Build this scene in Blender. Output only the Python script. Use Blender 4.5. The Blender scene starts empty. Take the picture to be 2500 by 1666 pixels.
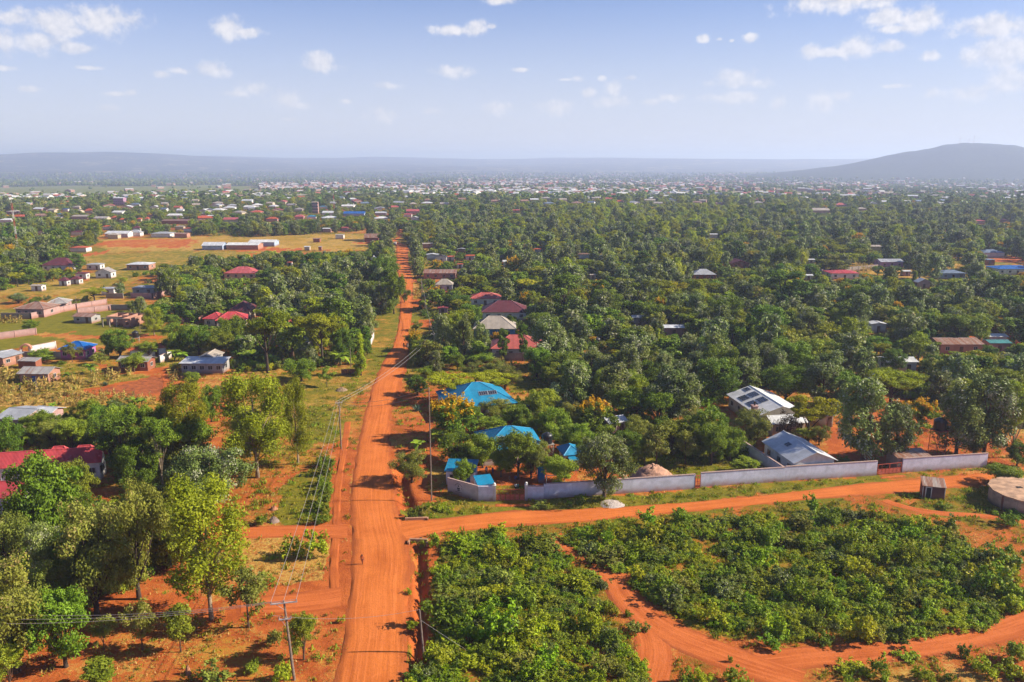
import bpy, math, random
import numpy as np
from mathutils import Vector, Matrix
R = math.radians
random.seed(7); RNG = np.random.default_rng(7)
SC = bpy.context.scene
COL = SC.collection
# ---------------------------------------------------------------- camera
CAM_H, FPX, PITCH = 52.0, 1950.0, R(12.74)
cd = bpy.data.cameras.new('camera'); cam = bpy.data.objects.new('camera', cd); COL.objects.link(cam)
cam.location = (0, 0, CAM_H); cam.rotation_euler = (R(90) - PITCH, 0, 0)
cd.sensor_width = 36; cd.lens = FPX / 2500 * 36; cd.clip_start = 1; cd.clip_end = 60000
SC.camera = cam
# ---------------------------------------------------------------- light
SUN_EL, SUN_AZ = R(33), R(0.5)          # sun stands to the right, a little beyond the view's side
SKY_STRENGTH = 0.068
SUN_STRENGTH = 4.8
SC.view_settings.view_transform = 'Standard'; SC.view_settings.look = 'None'
SC.view_settings.exposure = 1.08; SC.view_settings.gamma = 1
sl = bpy.data.lights.new('sun', 'SUN'); sl.energy = SUN_STRENGTH; sl.angle = R(0.55); sl.color = (1, 0.90, 0.74)
sun = bpy.data.objects.new('sun', sl); COL.objects.link(sun)
SUNV = Vector((math.cos(SUN_EL) * math.cos(SUN_AZ), math.cos(SUN_EL) * math.sin(SUN_AZ), math.sin(SUN_EL)))
sun.rotation_euler = SUNV.to_track_quat('Z', 'Y').to_euler()
sun.location = (200, 100, 300)
cy = SC.cycles
cy.max_bounces = 5; cy.diffuse_bounces = 3; cy.glossy_bounces = 2; cy.transmission_bounces = 2
cy.transparent_max_bounces = 4; cy.volume_bounces = 1; cy.use_denoising = True; cy.caustics_reflective = False; cy.caustics_refractive = False
cy.sample_clamp_indirect = 4; cy.use_adaptive_sampling = True; cy.adaptive_threshold = 0.02

# ---------------------------------------------------------------- pixels of the photograph -> places on the ground
FRAMES = dict(px=(0, 0, 1), z1=(0, 1000, 2.3547), z2=(600, 1000, 2.3547), z3=(1200, 1150, 3.038), z4=(1850, 1000, 2.354),
              z5=(0, 700, 3.677), z6=(600, 650, 3.677), z7=(1000, 900, 3.137), z8=(1700, 880, 2.941),
              f1=(0, 370, 3.677), f2=(600, 370, 3.677), f3=(1200, 370, 3.62), f4=(1850, 340, 3.62),
              f5=(1200, 620, 3.62), f6=(1850, 600, 3.62), s1=(0, 0, 1.8824), s2=(1250, 0, 1.8824),
              a1=(0, 880, 4.612), a2=(1060, 1100, 6.536), a3=(2150, 1120, 6.723), a4=(380, 880, 3.734), a5=(980, 1200, 7.128))
def q(fr, x, y):
    ox, oy, s = FRAMES[fr]
    return ox + x / s, oy + y / s
CP, SP = math.cos(PITCH), math.sin(PITCH)
def ray(px, py):
    a, b = (px - 1250) / FPX, -(py - 833) / FPX
    return Vector((a, CP + SP * b, -SP + CP * b))
def G(px, py, z=0.0):
    d = ray(px, py); t = (z - CAM_H) / d.z
    return Vector((d.x * t, d.y * t, z))
def proj(x, y, z):
    f = y * CP - (z - CAM_H) * SP; u = y * SP + (z - CAM_H) * CP
    return 1250 + FPX * x / f, 833 - FPX * u / f
def height_at(base, py):                      # height above a ground point that shows at row py
    b = -(py - 833) / FPX
    k = (CP + SP * b); m = (-SP + CP * b)
    return CAM_H + base.y * m / k
def depth_of(p): return p.y * CP + CAM_H * SP

# ---------------------------------------------------------------- world: sky with small cumulus
def new_world():
    w = bpy.data.worlds.new('World'); SC.world = w; w.use_nodes = True
    nt = w.node_tree; N, L = nt.nodes, nt.links; N.clear()
    out = N.new('ShaderNodeOutputWorld'); bg = N.new('ShaderNodeBackground'); L.new(bg.outputs[0], out.inputs[0])
    sky = N.new('ShaderNodeTexSky'); sky.sky_type = 'NISHITA'; sky.sun_disc = False
    sky.sun_elevation = SUN_EL; sky.sun_rotation = R(90) - SUN_AZ
    sky.altitude = 1300; sky.air_density = 1.0; sky.dust_density = 0.6; sky.ozone_density = 3.0
    bg.inputs[1].default_value = SKY_STRENGTH
    tint = N.new('ShaderNodeMix'); tint.data_type = 'RGBA'; tint.blend_type = 'MULTIPLY'; tint.inputs[0].default_value = 1; L.new(sky.outputs[0], tint.inputs[6]); tint.inputs[7].default_value = (.62, .74, 1.0, 1)
    def M(op, a, b=None, c=None):
        n = N.new('ShaderNodeMath'); n.operation = op
        for i, v in enumerate((a, b, c)):
            if v is None: continue
            if isinstance(v, (int, float)): n.inputs[i].default_value = v
            else: L.new(v, n.inputs[i])
        return n.outputs[0]
    tc = N.new('ShaderNodeTexCoord')
    nrm = N.new('ShaderNodeVectorMath'); nrm.operation = 'NORMALIZE'; L.new(tc.outputs['Generated'], nrm.inputs[0])
    sep = N.new('ShaderNodeSeparateXYZ'); L.new(nrm.outputs[0], sep.inputs[0])
    az = M('ARCTAN2', sep.outputs[0], sep.outputs[1]); el = M('ARCSINE', sep.outputs[2])
    uv = N.new('ShaderNodeCombineXYZ'); L.new(az, uv.inputs[0]); L.new(el, uv.inputs[1])
    S1 = [(200,95,130,45),(60,85,100,25),(300,145,100,20),(470,95,110,62),(570,90,80,45),(10,190,60,50),(160,190,110,40),(330,222,75,20),(410,312,50,9),
          (1055,128,70,42),(1120,150,75,20),(735,342,32,14),(835,326,44,14),(985,320,80,30),(1475,285,75,38),(1480,305,95,20),(1170,410,75,34),(1100,432,60,14),
          (1310,460,70,45),(1340,482,90,16),(600,428,20,12),(530,432,42,9),(485,497,40,14),(2090,140,110,22),(2180,130,55,30),(2265,122,24,12),(2085,330,80,30),
          (1790,395,65,16),(1590,466,30,12),(2300,5,75,18),(1750,535,60,30),(2290,500,70,30),(10,312,40,9),(1990,515,40,16),(1340,550,40,8),(140,410,40,10)]
    S2 = [(1500,12,220,45),(1720,80,95,35),(1880,85,100,52),(1780,132,85,15),(1370,236,52,28),(1570,215,85,44),(1480,242,130,20),(1755,218,68,25),(1092,172,30,20),
          (880,177,28,17),(955,180,16,9),(1010,187,16,9),(2230,125,160,42),(2250,240,150,65),(2300,360,80,45),(2290,400,110,25),(2115,432,85,30),(1920,258,38,20),
          (1030,362,90,36),(1040,385,150,20),(1760,396,60,8),(470,410,34,40),(470,470,85,25),(200,495,75,32),(300,362,26,13),(415,357,20,13),(240,366,40,7),(1420,465,60,45),
          (1510,440,45,25),(1215,480,34,34),(740,450,60,18),(1000,450,130,25),(1930,432,28,20),(350,430,30,20),(540,360,24,9),(45,322,40,9),(630,470,50,14)]
    blobs = [(q('s1', x, y), rx / 1.8824, ry / 1.8824) for x, y, rx, ry in S1] + [(q('s2', x, y), rx / 1.8824, ry / 1.8824) for x, y, rx, ry in S2]
    ang = []
    for (x, y), rx, ry in blobs:
        d = ray(x, y).normalized(); ang.append((math.atan2(d.x, d.y), math.asin(d.z), rx / FPX * 1.12, ry / FPX * 1.12))
    rr = random.Random(5)
    for k in range(16):                              # the same kind of sky goes on outside the picture
        a0 = rr.uniform(0.75, 2 * math.pi - 0.75); e0 = rr.uniform(0.12, 0.9); s0 = rr.uniform(0.03, 0.08) * (0.6 + e0)
        ang.append((a0 - (2 * math.pi if a0 > math.pi else 0), e0, s0 * 1.8, s0 * .7))
    nz = N.new('ShaderNodeTexNoise'); nz.inputs['Scale'].default_value = 46; nz.inputs['Detail'].default_value = 7; nz.inputs['Roughness'].default_value = 0.6
    L.new(nrm.outputs[0], nz.inputs['Vector'])
    off = N.new('ShaderNodeVectorMath'); off.operation = 'ADD'; L.new(nrm.outputs[0], off.inputs[0]); off.inputs[1].default_value = (SUNV.x * .004, SUNV.y * .004, .006)
    nz2 = N.new('ShaderNodeTexNoise'); nz2.inputs['Scale'].default_value = 46; nz2.inputs['Detail'].default_value = 5; nz2.inputs['Roughness'].default_value = 0.6
    L.new(off.outputs[0], nz2.inputs['Vector'])
    acc = None
    for a0, e0, rx, ry in ang:
        v = N.new('ShaderNodeVectorMath'); v.operation = 'MULTIPLY_ADD'; L.new(uv.outputs[0], v.inputs[0])
        v.inputs[1].default_value = (1 / rx, 1 / ry, 0); v.inputs[2].default_value = (-a0 / rx, -e0 / ry, 0)
        ln = N.new('ShaderNodeVectorMath'); ln.operation = 'LENGTH'; L.new(v.outputs[0], ln.inputs[0])
        acc = ln.outputs['Value'] if acc is None else M('SMOOTH_MIN', acc, ln.outputs['Value'], 0.12)
    dens = M('SUBTRACT', 1.0, acc)                                  # 1 in the heart of a cloud, 0 at its rim
    n0 = M('MULTIPLY_ADD', M('SUBTRACT', nz.outputs[0], 0.5), 2.4, 0.10)
    dens2 = M('ADD', dens, n0)
    mr = N.new('ShaderNodeMapRange'); mr.interpolation_type = 'SMOOTHSTEP'; L.new(dens2, mr.inputs[0])
    mr.inputs[1].default_value = -.05; mr.inputs[2].default_value = 0.85
    fade = N.new('ShaderNodeMapRange'); L.new(el, fade.inputs[0]); fade.inputs[1].default_value = 0.02; fade.inputs[2].default_value = 0.17
    fade.inputs[3].default_value = 0.35; fade.inputs[4].default_value = 0.95
    alpha = M('MULTIPLY', mr.outputs[0], fade.outputs[0])
    lit = M('MULTIPLY_ADD', M('SUBTRACT', nz.outputs[0], nz2.outputs[0]), 3.0, 0.62)
    litc = N.new('ShaderNodeClamp'); L.new(lit, litc.inputs[0])
    cc = N.new('ShaderNodeMix'); cc.data_type = 'RGBA'; L.new(litc.outputs[0], cc.inputs[0])
    cc.inputs[6].default_value = (4.6, 4.8, 5.6, 1); cc.inputs[7].default_value = (6.9, 6.7, 6.8, 1)
    # thin high veil of pale haze in the sky, even all round, thicker towards the horizon
    veil = N.new('ShaderNodeMapRange'); L.new(el, veil.inputs[0]); veil.interpolation_type = 'SMOOTHSTEP'
    veil.inputs[1].default_value = -0.02; veil.inputs[2].default_value = 0.27; veil.inputs[3].default_value = 0.92; veil.inputs[4].default_value = 0.0
    vm = N.new('ShaderNodeMix'); vm.data_type = 'RGBA'; L.new(veil.outputs[0], vm.inputs[0]); L.new(tint.outputs[2], vm.inputs[6]); vm.inputs[7].default_value = (5.25, 5.3, 6.0, 1)
    mx = N.new('ShaderNodeMix'); mx.data_type = 'RGBA'; L.new(alpha, mx.inputs[0]); L.new(vm.outputs[2], mx.inputs[6]); L.new(cc.outputs[2], mx.inputs[7])
    L.new(mx.outputs[2], bg.inputs[0])
    w.cycles.sampling_method = 'MANUAL'; w.cycles.sample_map_resolution = 512
new_world()

# ---------------------------------------------------------------- helpers
def link(o, parent=None, label=None, cat=None, group=None, kind=None):
    COL.objects.link(o)
    if parent is not None: o.parent = parent
    return tag(o, label, cat, group, kind)
def tag(o, label=None, cat=None, group=None, kind=None):
    if label: o['label'] = label
    if cat: o['category'] = cat
    if group: o['group'] = group
    if kind: o['kind'] = kind
    return o
def empty(name, loc, rz=0, **k):
    o = bpy.data.objects.new(name, None); o.location = loc; o.rotation_euler = (0, 0, rz); o.empty_display_size = .3
    return link(o, **k)
def fast_mesh(name, V, F, mats=(), mi=None, smooth=False):
    """V (n,3) array; F (m,k) int array of equal-sized faces"""
    V = np.asarray(V, np.float32); F = np.asarray(F, np.int32); m = bpy.data.meshes.new(name)
    n, k = F.shape
    m.vertices.add(len(V)); m.vertices.foreach_set('co', V.ravel())
    m.loops.add(n * k); m.loops.foreach_set('vertex_index', F.ravel())
    m.polygons.add(n); m.polygons.foreach_set('loop_start', np.arange(0, n * k, k, dtype=np.int32))
    for x in mats: m.materials.append(x)
    if mi is not None: m.polygons.foreach_set('material_index', np.asarray(mi, np.int32))
    if smooth: m.polygons.foreach_set('use_smooth', np.ones(n, bool))
    m.update(calc_edges=True); m.validate()
    return m
class MB:
    def __init__(s): s.v = []; s.f = []
    def add(s, vs, fs):
        o = len(s.v); s.v += [tuple(v) for v in vs]; s.f += [tuple(i + o for i in f) for f in fs]; return s
    def box(s, x0, y0, z0, x1, y1, z1):
        vs = [(x, y, z) for z in (z0, z1) for y in (y0, y1) for x in (x0, x1)]
        return s.add(vs, [(0, 2, 3, 1), (4, 5, 7, 6), (0, 1, 5, 4), (2, 6, 7, 3), (0, 4, 6, 2), (1, 3, 7, 5)])
    def tube(s, pts, rad, n=6, cap=True):
        pts = [Vector(p) for p in pts]; rad = rad if isinstance(rad, (list, tuple)) else [rad] * len(pts)
        rings = []
        for i, p in enumerate(pts):
            t = (pts[min(i + 1, len(pts) - 1)] - pts[max(i - 1, 0)]).normalized()
            a = t.orthogonal().normalized() if abs(t.z) < .9 else t.cross(Vector((1, 0, 0))).normalized()
            b = t.cross(a)
            rings.append([p + (a * math.cos(2 * math.pi * j / n) + b * math.sin(2 * math.pi * j / n)) * rad[i] for j in range(n)])
        vs = [v for r in rings for v in r]; fs = []
        for i in range(len(pts) - 1):
            for j in range(n):
                fs.append((i * n + j, i * n + (j + 1) % n, (i + 1) * n + (j + 1) % n, (i + 1) * n + j))
        if cap: fs += [tuple(range(n - 1, -1, -1)), tuple((len(pts) - 1) * n + j for j in range(n))]
        return s.add(vs, fs)
    def lathe(s, prof, n=16, c=(0, 0, 0)):
        vs = [(c[0] + r * math.cos(2 * math.pi * j / n), c[1] + r * math.sin(2 * math.pi * j / n), c[2] + z) for r, z in prof for j in range(n)]
        fs = [(i * n + j, i * n + (j + 1) % n, (i + 1) * n + (j + 1) % n, (i + 1) * n + j) for i in range(len(prof) - 1) for j in range(n)]
        fs += [tuple(range(n - 1, -1, -1)), tuple((len(prof) - 1) * n + j for j in range(n))]
        return s.add(vs, fs)
    def mesh(s, name, mat, smooth=False):
        m = bpy.data.meshes.new(name); m.from_pydata(s.v, [], s.f)
        if mat is not None: m.materials.append(mat)
        if smooth:
            for p in m.polygons: p.use_smooth = True
        m.update(); return m
    def obj(s, name, mat, parent=None, smooth=False, **k):
        return link(bpy.data.objects.new(name, s.mesh(name, mat, smooth)), parent, **k)
# value noise in numpy
_P = RNG.random((256, 256)).astype(np.float32)
def vnoise(x, y):
    xi = np.floor(x).astype(int); yi = np.floor(y).astype(int); fx = x - xi; fy = y - yi
    fx = fx * fx * (3 - 2 * fx); fy = fy * fy * (3 - 2 * fy)
    a = _P[xi & 255, yi & 255]; b = _P[(xi + 1) & 255, yi & 255]; c = _P[xi & 255, (yi + 1) & 255]; d = _P[(xi + 1) & 255, (yi + 1) & 255]
    return (a * (1 - fx) + b * fx) * (1 - fy) + (c * (1 - fx) + d * fx) * fy
def fbm(x, y, o=4):
    r = 0; a = .5; t = 0
    for i in range(o):
        r = r + a * vnoise(x * 2 ** i + 17.3 * i, y * 2 ** i - 9.1 * i); t += a; a *= .5
    return r / t
def in_poly(X, Y, P):
    r = np.zeros(X.shape, bool); n = len(P)
    for i in range(n):
        x1, y1 = P[i]; x2, y2 = P[(i + 1) % n]
        c = (y1 > Y) != (y2 > Y)
        r ^= c & (X < (x2 - x1) * (Y - y1) / (y2 - y1 + 1e-12) + x1)
    return r

# ---------------------------------------------------------------- materials
MATS = {}
def nodes(name):
    m = bpy.data.materials.new(name); m.use_nodes = True; nt = m.node_tree; nt.nodes.clear()
    out = nt.nodes.new('ShaderNodeOutputMaterial'); return m, nt, nt.nodes, nt.links, out
def mixc(N, L, fac, a, b, blend='MIX'):
    n = N.new('ShaderNodeMix'); n.data_type = 'RGBA'; n.blend_type = blend
    for s, v in ((n.inputs[0], fac), (n.inputs[6], a), (n.inputs[7], b)):
        if isinstance(v, (int, float)): s.default_value = v
        elif isinstance(v, (tuple, list)): s.default_value = (*v[:3], 1)
        else: L.new(v, s)
    return n.outputs[2]
def noise(N, L, vec, scale, detail=4, rough=.55):
    n = N.new('ShaderNodeTexNoise'); n.inputs['Scale'].default_value = scale; n.inputs['Detail'].default_value = detail; n.inputs['Roughness'].default_value = rough
    if vec is not None: L.new(vec, n.inputs['Vector'])
    return n.outputs[0]
def mrange(N, L, v, a, b, c=0, d=1, smooth=True):
    n = N.new('ShaderNodeMapRange'); n.interpolation_type = 'SMOOTHSTEP' if smooth else 'LINEAR'; L.new(v, n.inputs[0])
    for i, x in enumerate((a, b, c, d)): n.inputs[i + 1].default_value = x
    return n.outputs[0]
def math_(N, L, op, a, b=0.0):
    n = N.new('ShaderNodeMath'); n.operation = op
    for i, v in enumerate((a, b)):
        if isinstance(v, (int, float)): n.inputs[i].default_value = v
        else: L.new(v, n.inputs[i])
    return n.outputs[0]
def bump(N, L, h, strength=.4, dist=.1):
    n = N.new('ShaderNodeBump'); n.inputs['Strength'].default_value = strength; n.inputs['Distance'].default_value = dist; L.new(h, n.inputs['Height']); return n.outputs[0]
def plain(name, col, rough=.8, var=.25, scale=3.0, dirt=None, metal=0.0):
    """painted / plastered / wooden surface with grain and patchy wear"""
    if name in MATS: return MATS[name]
    col = [c * .74 for c in col]; dirt = [c * .7 for c in dirt] if dirt else None
    m, nt, N, L, out = nodes(name); b = N.new('ShaderNodeBsdfPrincipled'); L.new(b.outputs[0], out.inputs[0])
    tc = N.new('ShaderNodeTexCoord'); g = tc.outputs['Object']
    n1 = noise(N, L, g, scale, 6); n2 = noise(N, L, g, scale * 9, 3)
    c = mixc(N, L, mrange(N, L, n1, .3, .7), [x * (1 - var) for x in col], [min(1, x * (1 + var * .5)) for x in col])
    c = mixc(N, L, mrange(N, L, n2, .45, .75, 0, .35), c, [x * .62 for x in col])
    if dirt:
        sp = N.new('ShaderNodeSeparateXYZ'); L.new(g, sp.inputs[0])
        h = math_(N, L, 'SUBTRACT', sp.outputs[2], math_(N, L, 'MULTIPLY', n1, 1.6))
        c = mixc(N, L, mrange(N, L, h, -1.0, .45, .85, 0), c, dirt)
        mp = N.new('ShaderNodeMapping'); mp.inputs['Scale'].default_value = (1.6, 1.6, .22); L.new(g, mp.inputs[0])
        c = mixc(N, L, mrange(N, L, noise(N, L, mp.outputs[0], 1.4, 5, .65), .50, .72, 0, .38), c, [x * .55 for x in col])
    L.new(c, b.inputs['Base Color']); b.inputs['Roughness'].default_value = rough; b.inputs['Metallic'].default_value = metal
    L.new(bump(N, L, n2, .25, .02), b.inputs['Normal'])
    MATS[name] = m; return m
def sheet(name, col, rust=0.0, rough=.45, rustcol=(.26, .09, .035), ribs=5.0):
    """corrugated roofing sheet; ribs run down the slope (object x repeats), sheet joints, rust and dust"""
    if name in MATS: return MATS[name]
    m, nt, N, L, out = nodes(name); b = N.new('ShaderNodeBsdfPrincipled'); L.new(b.outputs[0], out.inputs[0])
    col = [c * .74 for c in col]; rustcol = [c * .8 for c in rustcol]
    at = N.new('ShaderNodeAttribute'); at.attribute_name = 'rib'; rv = at.outputs['Vector']
    sp = N.new('ShaderNodeSeparateXYZ'); L.new(rv, sp.inputs[0])
    tc = N.new('ShaderNodeTexCoord'); g = tc.outputs['Object']
    oi = N.new('ShaderNodeObjectInfo')
    wv = math_(N, L, 'SINE', math_(N, L, 'MULTIPLY', sp.outputs[0], 2 * math.pi * ribs))
    panel = N.new('ShaderNodeTexWhiteNoise'); panel.noise_dimensions = '1D'
    L.new(math_(N, L, 'ADD', math_(N, L, 'FLOOR', math_(N, L, 'DIVIDE', sp.outputs[0], .8)), math_(N, L, 'MULTIPLY', oi.outputs['Random'], 50)), panel.inputs['W'])
    n1 = noise(N, L, g, .7, 6); n2 = noise(N, L, g, 6, 4)
    c = mixc(N, L, mrange(N, L, n1, .3, .7), [x * .8 for x in col], [min(1, x * 1.12) for x in col])
    c = mixc(N, L, math_(N, L, 'MULTIPLY', panel.outputs[0], .5), c, [x * .6 for x in col])
    c = mixc(N, L, mrange(N, L, noise(N, L, g, 1.7, 5, .65), .45, .75, 0, .3), c, [.6 * x + .06 for x in col])
    lap = math_(N, L, 'FRACT', math_(N, L, 'DIVIDE', sp.outputs[1], 2.4)); c = mixc(N, L, mrange(N, L, lap, .0, .06, .35, 0), c, [x * .4 for x in col])
    c = mixc(N, L, mrange(N, L, wv, .2, 1, 0, .16), c, [x * .45 for x in col])
    if rust > 0:
        mp = N.new('ShaderNodeMapping'); mp.inputs['Scale'].default_value = (1.3, .18, 1); L.new(rv, mp.inputs[0])
        n3 = noise(N, L, mp.outputs[0], 1.0, 7, .65)
        c = mixc(N, L, mrange(N, L, n3, .64 - .3 * rust, .74 - .18 * rust, 0, .9), c, rustcol)
        c = mixc(N, L, mrange(N, L, n2, .55, .75, 0, .5 * rust), c, [x * .7 for x in rustcol])
    L.new(c, b.inputs['Base Color']); b.inputs['Roughness'].default_value = rough; b.inputs['Specular IOR Level'].default_value = .35
    L.new(bump(N, L, math_(N, L, 'ADD', wv, math_(N, L, 'MULTIPLY', n2, .6)), .5, .03), b.inputs['Normal'])
    MATS[name] = m; return m
def leafmat(name, dark, light, pale=None, palef=0.0, trans=.3, rough=.5, hue=.018, val=.55):
    """foliage: tone differs leaf by leaf ('tone' attribute), clump by clump and tree by tree"""
    if name in MATS: return MATS[name]
    m, nt, N, L, out = nodes(name)
    at = N.new('ShaderNodeAttribute'); at.attribute_name = 'tone'
    oi = N.new('ShaderNodeObjectInfo'); tc = N.new('ShaderNodeTexCoord')
    n1 = noise(N, L, tc.outputs['Object'], .45, 3)
    f = math_(N, L, 'ADD', math_(N, L, 'MULTIPLY', at.outputs['Fac'], .6), math_(N, L, 'MULTIPLY', mrange(N, L, n1, .3, .7), .4))
    c = mixc(N, L, f, dark, light)
    if pale: c = mixc(N, L, mrange(N, L, at.outputs['Fac'], 1 - palef, 1 - palef + .04, 0, .85), c, pale)
    hsv = N.new('ShaderNodeHueSaturation'); L.new(c, hsv.inputs['Color'])
    L.new(math_(N, L, 'ADD', math_(N, L, 'MULTIPLY', oi.outputs['Random'], hue * 2), .5 - hue), hsv.inputs['Hue'])
    r2 = math_(N, L, 'FRACT', math_(N, L, 'MULTIPLY', oi.outputs['Random'], 7.31))
    L.new(math_(N, L, 'ADD', math_(N, L, 'MULTIPLY', r2, val), 1 - val * .5), hsv.inputs['Value'])
    c = hsv.outputs[0]
    b = N.new('ShaderNodeBsdfPrincipled'); L.new(c, b.inputs['Base Color']); b.inputs['Roughness'].default_value = rough; b.inputs['Specular IOR Level'].default_value = .12
    t = N.new('ShaderNodeBsdfTranslucent'); L.new(mixc(N, L, .5, c, (.28, .30, .03), 'MULTIPLY') if False else c, t.inputs[0])
    ms = N.new('ShaderNodeMixShader'); ms.inputs[0].default_value = trans; L.new(b.outputs[0], ms.inputs[1]); L.new(t.outputs[0], ms.inputs[2])
    L.new(ms.outputs[0], out.inputs[0]); MATS[name] = m; return m
# ---------------------------------------------------------------- terrain
def dirxy(px, py=391):
    d = ray(px, py); return Vector((d.x, d.y)).normalized()
HILL = dirxy(2390) * 5200; PEAK = dirxy(2362) * 5150
DITCH = [q('z2', *p) for p in [(905, 330), (890, 400), (905, 470), (925, 540), (960, 600), (990, 640)]]
DITCH2 = [q('z2', *p) for p in [(1000, 790), (1005, 850), (1000, 960), (1010, 1060), (1015, 1180), (1000, 1300), (985, 1420), (965, 1568), (950, 1640)]]
def seg_dist(X, Y, pts):
    D = np.full(X.shape, 1e9)
    for (x1, y1), (x2, y2) in zip(pts[:-1], pts[1:]):
        dx, dy = x2 - x1, y2 - y1; t = np.clip(((X - x1) * dx + (Y - y1) * dy) / (dx * dx + dy * dy + 1e-9), 0, 1)
        D = np.minimum(D, np.hypot(X - x1 - t * dx, Y - y1 - t * dy))
    return D
def terrain(X, Y):
    d = np.hypot(X, Y)
    z = np.interp(d, [0, 1000, 1600, 3000, 5000, 7000, 9000, 11000, 13000, 15000, 18000], [0, 0, -8, -32, -56, -46, -4, 50, 78, 74, 70])
    far = np.clip((d - 5200) / 4500, 0, 1); a = np.arctan2(X, Y)
    z = z + far * (fbm(X / 2600 + 3, Y / 2600, 4) - .5) * 70 + far * 34 * np.clip((-a - .12) / .4, -.25, 1)
    z = z + np.clip((d - 7500) / 2500, 0, 1) * 64 * (fbm(a * 7 + 5, d / 9000, 5) - .5)
    r1 = np.hypot((X - HILL.x), (Y - HILL.y)); r2 = np.hypot(X - PEAK.x, Y - PEAK.y)
    z = z + 138 * np.exp(-(r1 / 920) ** 2) + 62 * np.exp(-(r2 / 380) ** 2) + np.exp(-(r1 / 920) ** 2) * (fbm(X / 210, Y / 210, 4) - .5) * 46
    for px_, dd_, am_, sg_ in ((250, 9800, 62, 1500), (60, 9000, 30, 1100), (420, 10500, 30, 1300), (900, 11500, 22, 1500), (1600, 11000, 30, 2200)):
        c_ = dirxy(px_) * dd_; z = z + am_ * np.exp(-((X - c_.x) ** 2 + (Y - c_.y) ** 2) / sg_ ** 2)
    near = d < 420
    for P, dep, wid in ((DITCH, .9, 1.2), (DITCH2, 1.0, .8)):
        pts = [tuple(G(*p).xy) for p in P]
        D = np.full(X.shape, 1e9); D[near] = seg_dist(X[near], Y[near], pts)
        wob = wid + .5 * (fbm(X * .8, Y * .8, 2) - .5)
        z = z - dep * np.clip(1.25 - D / wob, 0, 1)
    z = z + np.where(d < 1000, .05 * (fbm(X * .35, Y * .35, 3) - .5), 0)
    return z
def terrain1(x, y): return float(terrain(np.array([float(x)]), np.array([float(y)]))[0])
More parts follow.
